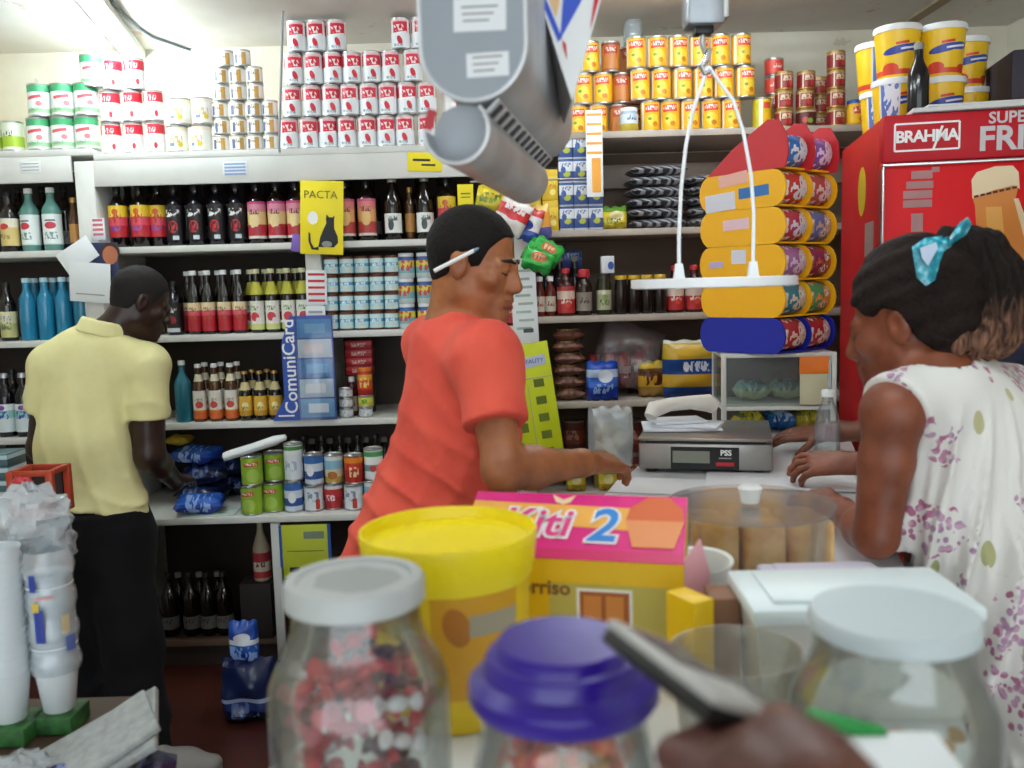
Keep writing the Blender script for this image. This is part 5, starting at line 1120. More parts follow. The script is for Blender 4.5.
# right jar
zt3 = P(893, 612, .7).z - CT
t, jx = bigjar(893, 612, .7, .083, .064, zt3, 'wide glass jar with pale blue-white lid at the right', (.0145,), None, .0615)
MB().lathe([(0, zt3 - .016), (.063, zt3 - .016), (.0655, zt3 - .014), (.0655, zt3 - .004), (.063, zt3), (.0, zt3 + .0005)], 48).build('lid', mat('pale blue lid', 'c3cfd2', .4), t)
fill(jx, .7, CT + .008, .077, CT + .085, 'wrapped candy lying in the wide jar with the pale lid', 'candies in the wide jar', [3, 3, 4, 2, 1], 45)
# yellow tub with recessed lid
zt4 = P(448, 528, 1.0).z - CT; q = P(448, 528, 1.0)
t = thing('yellow_tub', 'yellow plastic tub with wide round recessed lid', 'tub', (q.x, 1.0, CZT))
YB2 = mat('bright yellow plastic', 'f8e008', .35)
MB().lathe([(0, 0), (.082, 0), (.085, .006), (.091, zt4 - .05), (0, zt4 - .05)], 44).build('tub_body', mat('tub yellow', 'e9c81c', .35), t)
tl_ = wrap('tub side print', .2, [(0, 'e9c81c')], [('r', .035, .10, .05, .06, 'd8a020'), ('e', .012, .122, .014, .022, 'b8721c', .3), ('r', .055, .122, .03, .012, 'a8a08a')], r=.087)
b_ = MB().lathe([(.0858, .02), (.0917, zt4 - .052)], 44, cap=False).build('printed_band', tl_, t)
MB().lathe([(0, zt4 - .05), (.093, zt4 - .052), (.096, zt4 - .048), (.1015, zt4 - .006), (.1005, zt4), (.0975, zt4), (.095, zt4 - .008), (.0935, zt4 - .014), (0, zt4 - .016)], 56).build('lid', YB2, t)
# pink-yellow cake carton
kq = P(569, 572, 1.08)
ka = math.radians(-14)
t = thing('cake_carton', 'pink and yellow cake carton with sloped lid behind the purple jar', 'carton', (kq.x, 1.095, CZT), ka)
KW, KH, KD, KS = .285, .135, .10, .06
KY = mat('carton yellow', 'f0c410', .4); KP = mat('carton pink', 'e0127e', .4)
slp = .095
MB().add([(-KW / 2, 0, 0), (KW / 2, 0, 0), (KW / 2, KD, 0), (-KW / 2, KD, 0), (-KW / 2, 0, KH), (KW / 2, 0, KH), (KW / 2, slp, KH + KS), (-KW / 2, slp, KH + KS), (KW / 2, KD, KH + KS), (-KW / 2, KD, KH + KS)],
    [[0, 1, 5, 4], [1, 2, 8, 6, 5], [0, 4, 7, 9, 3], [2, 3, 9, 8], [0, 3, 2, 1], [4, 5, 6, 7], [7, 6, 8, 9]]).build('carton_body', KY, t)
sa = math.atan2(KS, slp); Sl = math.hypot(KS, slp)
lidM = Matrix.Translation((0, -.0005, KH + .0005)) @ Matrix.Rotation(-(PI / 2 - sa), 4, 'X')
def lid2(name, out, m, off, th=.0008): return MB().prism(out, th, lidM @ Matrix.Translation((0, -off, 0))).build(name, m, t)
lid2('pink_lid', rect(0, Sl / 2, KW, Sl), KP, .001, .001)
lid2('orange_band', [(-KW * .5, Sl * .55), (KW * .48, Sl * .42), (KW * .48, Sl * .78), (-KW * .5, Sl * .85)], mat('band orange', 'f2b04a', .4), .0016)
lid2('red_edge', rect(0, .008, KW, .016), mat('carton crimson', 'd01260', .4), .0016)
def lidtext(s, size, m, x, z, off, **kw):
    me = text_mesh(s, size, **kw); me.materials.append(m); o = put('lettering', me, t); o.matrix_local = lidM @ Matrix.Translation((x, -off, z)) @ RFRONT; return o
lidtext('Kiti', .066, mat('letter outline white', 'f4f0f0', .4), -.052, Sl * .5, .0024, bold=.0045, shear=.15)
lidtext('Kiti', .066, mat('letter pink', 'e8408c', .4), -.052, Sl * .5, .0034, bold=.0006, shear=.15)
lidtext('2', .078, mat('letter outline white', 'f4f0f0'), .037, Sl * .48, .0026, bold=.0045, shear=.15)
lidtext('2', .078, mat('letter blue', '2f86d8', .4), .037, Sl * .48, .0038, bold=.001, shear=.15)
lid2('butterfly_print', [(-.02, Sl * .9), (-.036, Sl * .98), (-.03, Sl * .86), (-.02, Sl * .82), (-.01, Sl * .86), (-.004, Sl * .98)], mat('pale peach ink', 'f2d0a8', .5), .002)
cup = [(.078, Sl * .2), (.130, Sl * .2), (.1405, Sl * .6), (.138, Sl * .8), (.120, Sl * .97), (.092, Sl * .97), (.070, Sl * .8), (.066, Sl * .6)]
lid2('cupcake_print', cup, mat('cake brown', 'd8642e', .5), .0022)
lid2('cupcake_paper', cup[:3] + [cup[-1]], mat('cake orange', 'e8935a', .5), .003)
frn = lambda name, out, m, y=-.001: flat(t, name, out, m, y, .0008)
frn('front_patch', rect(.05, .07, .15, .07), mat('pale olive print', 'c9bc5a', .5)); frn('cake_photo', rect(.045, .075, .062, .042), mat('cake photo brown', 'b0621c', .5), -.0018); frn('cake_photo_frame', rect(.045, .075, .07, .05), WHITEINK, -.0014)
frn('cake_slice', rect(.03, .076, .022, .03), mat('cake slice', 'd88a3a', .5), -.0026); frn('cake_slice', rect(.058, .076, .022, .03), mat('cake slice', 'd88a3a'), -.0026)
text('sorriso', .026, mat('brown ink', '8a5a1c', .5), t, (-.035, -.0014, .098), RFRONT, bold=.0006)
frn('stripe_print', [(-.13, .07), (-.11, .1), (-.095, .1), (-.1, .065)], mat('orange print', 'd8862a', .5)); frn('black_stripe', [(-.125, .062), (-.112, .07), (-.108, .06)], INK, -.0018)
fM = Matrix.Translation((KW / 2 + .001, .0, 0)) @ Matrix.Rotation(math.radians(35), 4, 'Z')
MB().prism([(0, .0), (.032, .0), (.036, KH * .9), (.022, KH + KS * .5), (0, KH + KS * .1)], .0012, fM).build('side_flap', mat('pale pink card', 'e6a8b4', .5), t)
# round acrylic box with bread
Yb = 1.37; q = P(750, 560, Yb); rb = 164 / 2 / F * Yb; hb = P(750, 507, Yb).z - CT
t = thing('bread_box', 'round clear acrylic box of bread with white lid knob', 'box', (q.x, Yb, CZT))
ACR = film('acrylic', 'fafafa', .035, .02, .06, 'e8e8f0')
MB().lathe([(0, 0), (rb, 0), (rb, hb), (rb - .003, hb), (rb - .003, .004), (0, .004)], 48, cap=False).build('box_body', ACR, t)
MB().lathe([(0, hb + .001), (rb + .003, hb + .001), (rb + .003, hb + .007), (0, hb + .007)], 48).build('lid', film('acrylic lid', 'f6f6f8', .05, .14, .15, 'dcdcde'), t)
MB().lathe([(0, hb + .007), (.014, hb + .007), (.016, hb + .02), (.019, hb + .03), (.014, hb + .034), (0, hb + .034)], 22).build('knob', WHITEP, t)
brm = mat('bread crust', 'f2cc8c', .6, var=.25, vscale=20, second='d29c56')
def bread(sx, sy, sz, seed):
    random.seed(seed); b = MB().box((0, 0, 0), (sx, sy, sz), bev=.014, seg=4)
    b.v = [(x_ + .002 * math.sin(60 * z_ + seed), y_, z_ + .002 * math.sin(50 * x_ + seed)) for x_, y_, z_ in b.v]; b.sm = [True] * len(b.sm); return b.mesh('bread_roll', brm)
BR = [bread(.07, .05, .118, 3), bread(.064, .05, .112, 4)]
k = 0
for row, (yy, xs_, wh) in enumerate(((-.052, (-.068, .004, .074), 'front row'), (.008, (-.074, 0, .073), 'middle row'), (.066, (-.036, .036), 'back row'))):
    for i, xx in enumerate(xs_):
        o = put('bread_roll', BR[(row + i) % 2], None, (q.x + xx, Yb + yy, CZT + .064), random.uniform(-.1, .1)); k += 1
        tag(o, 'tan bread roll standing in the round acrylic box, %s, %s' % (wh, (w3[i] if len(xs_) == 3 else ['left', 'right'][i])), 'bread', 'bread rolls in the acrylic box')
random.seed(77)
# white plastic boxes
def pbox(px, py, Y, w_, d_, name, lab, bodym, lidm_, rz, hgt=None):
    q = P(px, py, Y); hgt = q.z - CT
    t = thing(name, lab, 'box', (q.x, Y, CZT), rz)
    b = MB(); ins = .012
    vs = [(-w_ / 2 + ins, -d_ / 2 + ins, 0), (w_ / 2 - ins, -d_ / 2 + ins, 0), (w_ / 2 - ins, d_ / 2 - ins, 0), (-w_ / 2 + ins, d_ / 2 - ins, 0)]
    vs += [(-w_ / 2, -d_ / 2, hgt - .022), (w_ / 2, -d_ / 2, hgt - .022), (w_ / 2, d_ / 2, hgt - .022), (-w_ / 2, d_ / 2, hgt - .022)]
    b.add(vs, [[3, 2, 1, 0], [4, 5, 6, 7], [0, 1, 5, 4], [1, 2, 6, 5], [2, 3, 7, 6], [3, 0, 4, 7]]).build('box_body', bodym, t)
    MB().box((0, 0, hgt - .013), (w_ + .01, d_ + .01, .018), bev=.006).build('lid', lidm_, t)
    MB().box((0, 0, hgt - .002), (w_ * .82, d_ * .8, .005), bev=.002).build('lid_panel', lidm_, t)
    return t
pbox(848, 584, .98, .235, .13, 'plastic_box', 'white plastic box with white lid behind the wide glass jar', mat('translucent grey-white plastic', 'c9c8c2', .4), mat('bluish white lid', 'e4f0f2', .35), -.03)
pbox(826, 572, 1.16, .15, .10, 'plastic_box', 'lavender-lidded plastic box behind the white plastic box', mat('pale lavender plastic', 'd8d4e2', .35), mat('lavender lid', 'e2dcee', .3), -.03)
# small yellow and brown cartons between cake carton and white box
q = P(704, 640, .98)
o = MB().box((0, 0, .06), (.03, .05, .12), bev=.002).build('carton', KY, None, (q.x - .012, 1.0, CZT), .5); tag(o, 'small yellow carton standing right of the cake carton', 'carton')
o = MB().box((0, 0, .058), (.036, .05, .116), bev=.003).build('carton', mat('brown carton', '8a6248', .6), None, (q.x + .03, 1.02, CZT), -.1); tag(o, 'small brown carton beside the yellow one, left of the white box', 'carton')
q = P(707, 597, 1.08)
t = thing('foil_tray', 'white foil tray end between the cake carton and the white box', 'tray', (q.x + .012, 1.165, CZT), -.1)
MB().lathe([(0, 0), (.04, 0), (.052, .105), (.057, .107), (.057, .11), (.05, .108), (.038, .004), (0, .004)], 28, sx=.72, cap=False).build('tray', WHITEP, t)
# clear wrapped tray next to the phone
CLW2 = film('clear tray', 'f6f6f2', .06, .12, .2, 'd4d4cc', .3, 30)
q = P(742, 690, .78)
t = thing('clear_tray', 'low clear plastic tub right of the phone', 'tub', (q.x, .80, CZT))
MB().lathe([(0, 0), (.045, 0), (.058, P(742, 650, .8).z - CT), (.061, P(742, 650, .8).z - CT), (.047, .002), (0, .003)], 36, cap=False).build('tub_body', CLW2, t)
fill(q.x, .80, CT + .004, .05, CT + .07, 'wrapped sweet inside the low clear tub', 'sweets in the low clear tub', [2, 3, 2], 24)
# green-white packet at the bottom right
q = P(880, 752, .52)
t = thing('carton', 'white paper carton with green top edge standing in front of the wide jar', 'carton', (q.x, .52, CZT), -.1)
hq = q.z - CT
MB().box((0, 0, hq / 2), (.085, .055, hq), bev=.003).build('carton_body', PAPER, t)
MB().box((-.014, .024, hq + .004), (.05, .012, .008), Matrix.Rotation(.25, 3, 'Y'), bev=.002).build('green_edge', mat('green paper', '14913c', .5), t)

# ------------------------------------------------------------------ left foreground stand
SX0, SX1, SY0, SY1, SZ = -1.06, -.695, 1.14, 1.56, .86
t = thing('side_stand', 'low wooden stand at the lower left under the cups', 'stand', (0, 0, 0))
MB().box(((SX0 + SX1) / 2, (SY0 + SY1) / 2, SZ - .015), (SX1 - SX0, SY1 - SY0, .03), bev=.004).build('stand_top', mat('brown stand wood', '4a3626', .6, var=.2), t)
for a in (SX0 + .03, SX1 - .03):
    for b in (SY0 + .03, SY1 - .03): MB().box((a, b, (SZ - .03) / 2), (.04, .04, SZ - .032), bev=.003).build('leg', mat('brown stand wood', '7a5a3e'), t)
CUP = mat('white disposable cup', 'dfe6ea', .4)
cp_ = MB().lathe([(0, .002), (.023, 0), (.0245, .002), (.0345, .078), (.0365, .079), (.0365, .082), (.0335, .081), (.0232, .006), (0, .005)], 26, cap=False).mesh('plastic_cup', CUP)
zl0 = SZ + E + .03
q = P(4, 640, 1.42)
o = MB().box((0, 0, .015), (.085, .085, .03), bev=.004).build('green_base', mat('green leaf print card', '3a7a3a', .6, second='1e4a22', vscale=40), None, (q.x, 1.42, SZ + E)); tag(o, 'green card pad under the left stack of cups', 'pad')
NCUP = 15; hs = (P(4, 547, 1.42).z - zl0 - .082) / (NCUP - 1)
for k in range(NCUP):
    o = put('plastic_cup', cp_, None, (q.x, 1.42, zl0 + k * hs)); tag(o, 'white disposable cup in the open stack at the left edge, %s' % (ordl(k, NCUP, 'lower', 'upper') if k < 9 or True else '').replace('from', 'up from') if k in (0, 14) else 'white disposable cup in the open stack at the left edge, number %s from the bottom' % ['one', 'two', 'three', 'four', 'five', 'six', 'seven', 'eight', 'nine', 'ten', 'eleven', 'twelve', 'thirteen', 'fourteen', 'fifteen'][k], 'cup', 'cups in the open stack')
q2 = P(54, 640, 1.45)
o = MB().box((0, 0, .015), (.07, .07, .03), bev=.004).build('green_base', mat('green leaf print card', '3a7a3a'), None, (q2.x, 1.45, SZ + E)); tag(o, 'green card pad under the wrapped stack of cups', 'pad')
NC2 = 10; zl2 = SZ + E + .031; hs2 = (P(54, 572, 1.45).z - zl2 - .082) / (NC2 - 1)
for k in range(NC2):
    o = put('plastic_cup', cp_, None, (q2.x, 1.45, zl2 + k * hs2)); tag(o, 'white disposable cup inside the printed sleeve, number %s from the bottom' % ['one', 'two', 'three', 'four', 'five', 'six', 'seven', 'eight', 'nine', 'ten', 'eleven', 'twelve', 'thirteen'][k], 'cup', 'cups in the printed sleeve')
SLV = film('cup sleeve film', 'f6fafc', .06, .3, .15, 'e6eef2', .25, 25)
hh = P(54, 548, 1.45).z - zl2
t = thing('cup_sleeve', 'clear printed plastic sleeve around the right stack of cups', 'sleeve', (q2.x, 1.45, zl2))
b_ = MB(); prof = []
for k in range(15): prof.append((.0385 + .003 * math.sin(k * 1.7), .07 + (hh - .07) * k / 14))
b_.lathe(prof, 26, cap=False); b_.build('sleeve', SLV, t)
bm_ = mat('sleeve blue print', '2a3f9a', .5)
def onc(name, a0, a1, z0, z1, m, r=.0432):
    vs = []; fs = []; N_ = 8
    for j in range(2):
        for k in range(N_ + 1):
            a = a0 + (a1 - a0) * k / N_; vs.append((r * math.sin(a), -r * math.cos(a), z0 if j == 0 else z1))
    for k in range(N_): fs.append([k, k + 1, N_ + 2 + k, N_ + 1 + k])
    return MB().add(vs, fs).build(name, m, t)
zp = lambda py: P(54, py, 1.41).z - zl2
onc('blue_print', -0.15, 0.20, zp(643), zp(610), bm_); onc('yellow_print', -0.20, 0.05, zp(612), zp(603), mat('sleeve yellow print', 'e0c040', .5)); onc('blue_print', -0.25, 0.00, zp(592), zp(575), bm_); onc('red_print', -0.10, 0.60, zp(600), zp(597), mat('sleeve red print', 'd8a0a0', .5))
onc('barcode', 0.90, 1.30, zp(655), zp(640), mat('sleeve code print', '5a6aa8', .5)); onc('small_print', 0.80, 1.10, zp(636), zp(618), mat('sleeve gold print', 'c9b48a', .5))
# crumpled clear bags above the cups
crum = film('crumpled clear film', 'f4f8fa', .10, .42, .15, 'e8f0f4', .9, 26)
def crumple(c, r, lab, seed):
    random.seed(seed); b = MB().ell((0, 0, 0), r, None, 0, 30, 20, .16, seed); o = b.build('plastic_bag', crum, None, c); tag(o, lab, 'bag'); random.seed(seed + 1); return o
c = P(30, 520, 1.50); crumple((c.x, 1.50, c.z), (.066, .05, .058), 'crumpled clear plastic bag above the stacks of cups', 3)
c = P(56, 542, 1.54); crumple((c.x, 1.54, c.z), (.032, .035, .04), 'crumpled clear bag end at the top of the printed sleeve', 5)
c = P(22, 498, 1.56); o = tag(MB().ell((0, 0, 0), (.02, .016, .018), None, 0, 14, 8, .15, 2).build('red_wrapper', REDP, None, (c.x, 1.56, c.z + .02)), 'small red wrapper in the crumpled clear bags', 'wrapper')
# newspapers and bag at the bottom left
q = P(95, 738, 1.24)
o = MB().box((0, 0, .0), (.19, .16, .012), bev=.003).box((.02, -.01, .012), (.15, .13, .01), .2, bev=.003).build('newspaper', mat('folded newspaper', 'a8acaa', .8, var=.25, vscale=60), None, (q.x - .01, 1.26, SZ + .055), .35); o.rotation_euler = (math.radians(8), math.radians(-24), .3); tag(o, 'folded newspaper leaning on the lower left stand', 'newspaper')
pillow('nb', 'blue_bag', .2, .16, .05, packm('dark violet bag print', .16, [(0, '2a2c54'), (.4, '4a3a4c'), (.7, '24305c')], [('t', 0, .08, .06, .04, '7a86b8')]), seed=81, flat=True)
inst('nb', 'dark blue-violet packet under the newspaper', 'bag', (P(95, 765, 1.2).x, 1.2, SZ + E), .2)
crumple((P(18, 755, 1.22).x, 1.22, SZ + .036), (.05, .05, .034), 'crumpled clear plastic at the lower left corner', 9)
# things far left behind the man
def bx_thing(name, px0, py0, px1, py1, Y, d, m, lab, cat):
    a = P(px0, py1, Y); b = P(px1, py0, Y)
    return (a, b)
zlt = P(30, 523, 2.45).z
t = thing('side_table', 'wooden table behind the cups at the left edge', 'table', (0, 0, 0))
MB().box((-1.72, 2.56, zlt - .012), (.6, .3, .024), bev=.003).build('table_top', mat('tan wood', '9a6a3c', .6, var=.2), t)
for a in (-1.98, -1.46):
    for b in (2.45, 2.67): MB().box((a, b, (zlt - .024) / 2), (.04, .04, zlt - .026)).build('leg', mat('tan wood', '9a6a3c'), t)
OR = mat('orange crate plastic', 'b23c1c', .5)
a = P(9, 523, 2.48); b = P(44, 475, 2.48)
t = thing('crate', 'small orange plastic crate left of the man in yellow', 'crate', ((a.x + b.x) / 2, 2.56, zlt + E))
w_ = b.x - a.x; h_ = b.z - a.z; d_ = .1
for sx in (-1, 1):
    for sy in (-1, 1): MB().box((sx * w_ / 2, sy * d_ / 2, h_ / 2), (.02, .02, h_), bev=.003).build('corner_post', OR, t)
for z in (.008, h_ - .008):
    for sy in (-1, 1): MB().box((0, sy * d_ / 2, z), (w_, .014, .016), bev=.002).build('crate_rail', OR, t)
    for sx in (-1, 1): MB().box((sx * w_ / 2, 0, z), (.014, d_, .016), bev=.002).build('crate_rail', OR, t)
MB().box((0, 0, .012), (w_ - .01, d_ - .01, .008)).build('crate_floor', OR, t)
MB().box((0, d_ / 2 - .01, h_ / 2), (w_ - .02, .006, h_ - .03)).build('crate_panel', mat('dark crate panel', '2f2420', .6), t)
tl = wrap('teal pack print', .04, [(0, '3a5a60'), (.5, '9fb8bc'), (.8, '4a6a70')], [('t', 0, .02, .04, .01, 'd8e0e0')], mode='flat')
carton('tealpack', (.14, .1, .036), tl, 'food_pack')
for k in range(5): inst('tealpack', 'grey-teal flat pack in the stack at the left edge, %s' % ordl(k, 5, 'lower', 'upper').replace('from', 'up from'), 'pack', (P(-18, 480, 2.5).x, 2.56, zlt + E + k * .0372), 0, 'grey-teal flat packs')
# ------------------------------------------------------------------ people: smooth-union distance fields turned into one continuous surface
A3 = lambda v: np.array(v, dtype=np.float32)
def nrm(v): v = A3(v); return v / np.linalg.norm(v)
def rc(Q, a, b, ra, rb):
    a, b = A3(a), A3(b); ba = b - a; pa = Q - a
    h = np.clip((pa @ ba) / max(1e-9, ba @ ba), 0, 1)
    return np.linalg.norm(pa - h[:, None] * ba, axis=1) - (ra + (rb - ra) * h)
def el(Q, c, r, R=None):
    l = Q - A3(c)
    if R is not None: l = l @ R
    r = A3(r); k0 = np.linalg.norm(l / r, axis=1); k1 = np.linalg.norm(l / (r * r), axis=1) + 1e-9
    return k0 * (k0 - 1) / k1
def fc(Q, a, b, ra, rb, nv, s):
    nv = nrm(nv); a = A3(a); b = A3(b)
    sq = lambda V: V + np.outer((V - a) @ nv, nv) * (s - 1)
    return rc(sq(Q), a, sq(b[None])[0], ra, rb)
def smin(a, b, k):
    if k <= 0: return np.minimum(a, b)
    h = np.clip(.5 + .5 * (b - a) / k, 0, 1); return b + (a - b) * h - k * h * (1 - h)
def smax(a, b, k): return -smin(-a, -b, k)
def field(prims):
    def f(Q):
        d = np.full(len(Q), 9., np.float32)
        for op, fn, args, k in prims:
            q = fn(Q, *args)
            d = smin(d, q, k) if op == '+' else smax(d, -q, k)
        return d
    return f
def nets(fn, lo, hi, h):
    lo = A3(lo); n = np.ceil((A3(hi) - lo) / h).astype(int) + 1
    g = [lo[i] + h * np.arange(n[i], dtype=np.float32) for i in range(3)]
    Q = np.stack(np.meshgrid(*g, indexing='ij'), -1).reshape(-1, 3)
    Fv = np.concatenate([fn(Q[i:i + 400000]) for i in range(0, len(Q), 400000)]).reshape(n)
    cs = [(a, b, c) for a in (0, 1) for b in (0, 1) for c in (0, 1)]
    sub = {c: Fv[c[0]:n[0] - 1 + c[0], c[1]:n[1] - 1 + c[1], c[2]:n[2] - 1 + c[2]] for c in cs}
    neg = sum((sub[c] < 0).astype(np.int8) for c in cs)
    act = (neg > 0) & (neg < 8)
    ids = np.argwhere(act); idx = -np.ones(act.shape, int); idx[act] = np.arange(len(ids))
    acc = np.zeros((len(ids), 3), np.float32); cnt = np.zeros(len(ids), np.float32)
    val = {c: sub[c][act] for c in cs}
    for c in cs:
        for ax in range(3):
            if c[ax] == 0:
                d = tuple(1 if i == ax else c[i] for i in range(3)); a, b = val[c], val[d]
                m = (a < 0) != (b < 0); t = np.where(m, a / np.where(m, a - b, 1), 0)
                p = np.zeros((len(ids), 3), np.float32); p[:] = c; p[:, ax] += t
                acc[m] += p[m]; cnt += m
    V = lo + h * (ids + acc / cnt[:, None])
    faces = []
    for ax in range(3):
        o = [i for i in range(3) if i != ax]
        A = np.take(Fv, range(n[ax] - 1), ax); B = np.take(Fv, range(1, n[ax]), ax)
        E_ = np.argwhere((A < 0) != (B < 0))
        E_ = E_[(E_[:, o[0]] > 0) & (E_[:, o[1]] > 0) & (E_[:, o[0]] < n[o[0]] - 1) & (E_[:, o[1]] < n[o[1]] - 1)]
        q = []
        for (u, v) in ((0, 0), (1, 0), (1, 1), (0, 1)):
            e = E_.copy(); e[:, o[0]] -= 1 - u; e[:, o[1]] -= 1 - v; q.append(idx[e[:, 0], e[:, 1], e[:, 2]])
        q = np.stack(q, 1)
        s = (A[tuple(E_.T)] < 0) ^ (ax == 1)
        q[~s] = q[~s][:, ::-1]; faces.append(q)
    return V, np.concatenate(faces)
def sdf_obj(name, fn, blocks, m, parent, org):
    Vs = []; Fs = []; o = 0
    for lo, hi, h in blocks:
        V, Fq = nets(fn, lo, hi, h); Vs.append(V); Fs.append(Fq + o); o += len(V)
    V = np.concatenate(Vs) - A3(org); Fq = np.concatenate(Fs)
    me = bpy.data.meshes.new(name); me.from_pydata(V.tolist(), [], Fq.tolist()); me.materials.append(m)
    me.polygons.foreach_set('use_smooth', [True] * len(me.polygons)); me.update()
    return put(name, me, parent)
def frame(fwd, up=(0, 0, 1)):
    f = nrm(fwd); r = nrm(np.cross(f, A3(up))); u = np.cross(r, f); return np.stack([r, f, u], 1)   # columns right, forward, up
def head_prims(c, R, s=1., full=1.):
    T = lambda x, y, z: A3(c) + R @ (A3((x, y, z)) * s)
    L = []
    def E(x, y, z, a, b, d, k): L.append(('+', el, (T(x, y, z), A3((a, b, d)) * s, R), k * s))
    def C(p, q, ra, rb, k): L.append(('+', rc, (T(*p), T(*q), ra * s, rb * s), k * s))
    E(0, -.014, .034, .074, .094, .086, 0)
    E(0, .022, -.035, .058, .066, .078, .03)
    C((-.047, .0, -.06), (0, .072, -.098), .018, .018, .03); C((.047, .0, -.06), (0, .072, -.098), .018, .018, .03)
    E(0, .074, -.1, .02, .016, .014, .02)
    for q in (-1, 1):
        E(q * .043, .056, -.022, .02, .022, .018, .02)
        C((q * .008, .087, .014), (q * .042, .07, .014), .009, .009, .012)
        L.append(('-', el, (T(q * .031, .096, -.002), A3((.017, .014, .011)) * s, R), .012 * s))
        E(q * .031, .0745, .0025, .0135, .0130, .0112, .003); E(q * .031, .0735, -.011, .0125, .0115, .0062, .003)
        C((q * .02, .0855, .006), (q * .042, .077, .004), .0035, .0035, .004)
        E(q * .0125, .096, -.036, .009, .011, .008, .006)
        E(q * .074, -.010, -.006, .009, .019, .031, .006); E(q * .080, -.016, .002, .006, .014, .022, .004)
        L.append(('-', el, (T(q * .086, -.006, -.002), A3((.007, .009, .015)) * s, R), .004 * s))
    C((0, .076, .012), (0, .090, -.032), .011, .015, .01); C((0, .086, .012), (0, .106, -.03), .008, .0122, .012)
    E(0, .074, -.066, .026, .018, .020, .015)
    C((-.02, .084, -.062), (0, .094, -.059), .006, .0085, .007); C((.02, .084, -.062), (0, .094, -.059), .006, .0085, .007)
    C((-.017, .084, -.073), (0, .092, -.0745), .006, .0095, .006); C((.017, .084, -.073), (0, .092, -.0745), .006, .0095, .006)
    return L, T
def hand_prims(w, d, nv, thumb, curl=(.3, .4, .3), s=1., spread=.06, tc=.4):
    """w wrist, d finger direction, nv back-of-hand normal, thumb +1/-1 side of cross(d, nv)"""
    d = nrm(d); nv = nrm(A3(nv) - d * (A3(nv) @ d)); x = np.cross(d, nv) * thumb; w = A3(w); L = []
    T = lambda a, b, c: w + (x * a + d * b + nv * c) * s
    L.append(('+', rc, (T(0, -.02, 0), T(0, .015, 0), .024 * s, .022 * s), .02))
    tips = []
    for i, (xo, ln, kn) in enumerate(((.029, .07, .088), (.0095, .078, .092), (-.010, .072, .088), (-.028, .057, .079))):
        b = T(xo, kn, 0); L.append(('+', rc, (T(xo * .6, .012, 0), b, .0135 * s, .0115 * s), .012))
        p = b; a = -.08; sp = spread * (1.2 - i)
        for j, fr in enumerate((.45, .31, .24)):
            a += curl[j] * (1 + .08 * i)
            dd = (d * math.cos(sp) + x * math.sin(sp)) * math.cos(a) - nv * math.sin(a)
            q = p + dd * ln * fr * s
            L.append(('+', rc, (p, q, (.0095, .0086, .0078)[j] * s, (.0086, .0078, .0066)[j] * s), .003)); p = q
        tips.append(p)
    p = T(.03, .035, -.006); L.append(('+', rc, (T(.018, .015, -.002), p, .015 * s, .013 * s), .012))
    q = p + nrm(x * .75 + d * .8 - nv * tc) * .036 * s; L.append(('+', rc, (p, q, .0115 * s, .0098 * s), .004))
    r_ = q + nrm(x * .3 + d * .95 - nv * (tc + .2)) * .03 * s; L.append(('+', rc, (q, r_, .0098 * s, .0078 * s), .003))
    return L, tips + [r_]
def wob(Q, f, seed=0):
    a = Q * f + seed
    return (np.sin(a[:, 0] * 1.3 + 1.7 * np.sin(a[:, 2] * .9) + seed) + np.sin(a[:, 1] * 1.7 + 1.3 * np.sin(a[:, 0] * 1.1)) + np.sin(a[:, 2] * 1.1 + 1.5 * np.sin(a[:, 1] * .8 + seed))) / 3
def ridge(t): return (1 - np.abs(np.sin(t))) ** 2
def bbox(pts, pad): p = np.array([A3(q) for q in pts]); return p.min(0) - pad, p.max(0) + pad
def skin(name, c, c2, rough=.45):
    m = bpy.data.materials.new(name); n = NT(m); v, _ = n.xyz()
    n.l.new(n.ramp(n.noise(v, 22, 4), [(.3, hx(c2)), (.65, hx(c))]), n.b.inputs['Base Color']); n.b.inputs['Roughness'].default_value = rough
    n.b.inputs['Subsurface Weight'].default_value = .08; n.b.inputs['Subsurface Radius'].default_value = (.012, .006, .004); n.bump(n.noise(v, 260, 2), .08, .004); return m
def hairmat(name, c, c2, sc=160, bump=.6):
    m = bpy.data.materials.new(name); n = NT(m); v, _ = n.xyz(); f = n.noise(v, sc, 4, .7)
    n.l.new(n.ramp(f, [(.3, hx(c2)), (.7, hx(c))]), n.b.inputs['Base Color']); n.b.inputs['Roughness'].default_value = .75; n.b.inputs['Specular IOR Level'].default_value = .2; n.bump(f, bump, .006); return m
def cloth(name, c, bump=.25, sc=420, second=None):
    m = bpy.data.materials.new(name); n = NT(m); v, _ = n.xyz()
    n.l.new(n.ramp(n.noise(v, 7, 3), [(.3, hx(second or c)), (.6, hx(c))]), n.b.inputs['Base Color']); n.b.inputs['Roughness'].default_value = .85
    n.b.inputs['Sheen Weight'].default_value = .03; n.b.inputs['Specular IOR Level'].default_value = .2; n.bump(n.noise(v, sc, 2), bump, .003); return m
def hairline(l, s, pts):
    ys = A3([p[0] for p in pts]) * s; zz = A3([p[1] for p in pts]) * s
    return np.interp(l[:, 1], ys, zz) - l[:, 2]
SHORT = [(-.11, -.06), (-.07, -.055), (-.035, -.03), (-.018, .012), (.004, .03), (.012, -.006), (.032, .0), (.045, .04), (.065, .07), (.1, .078)]
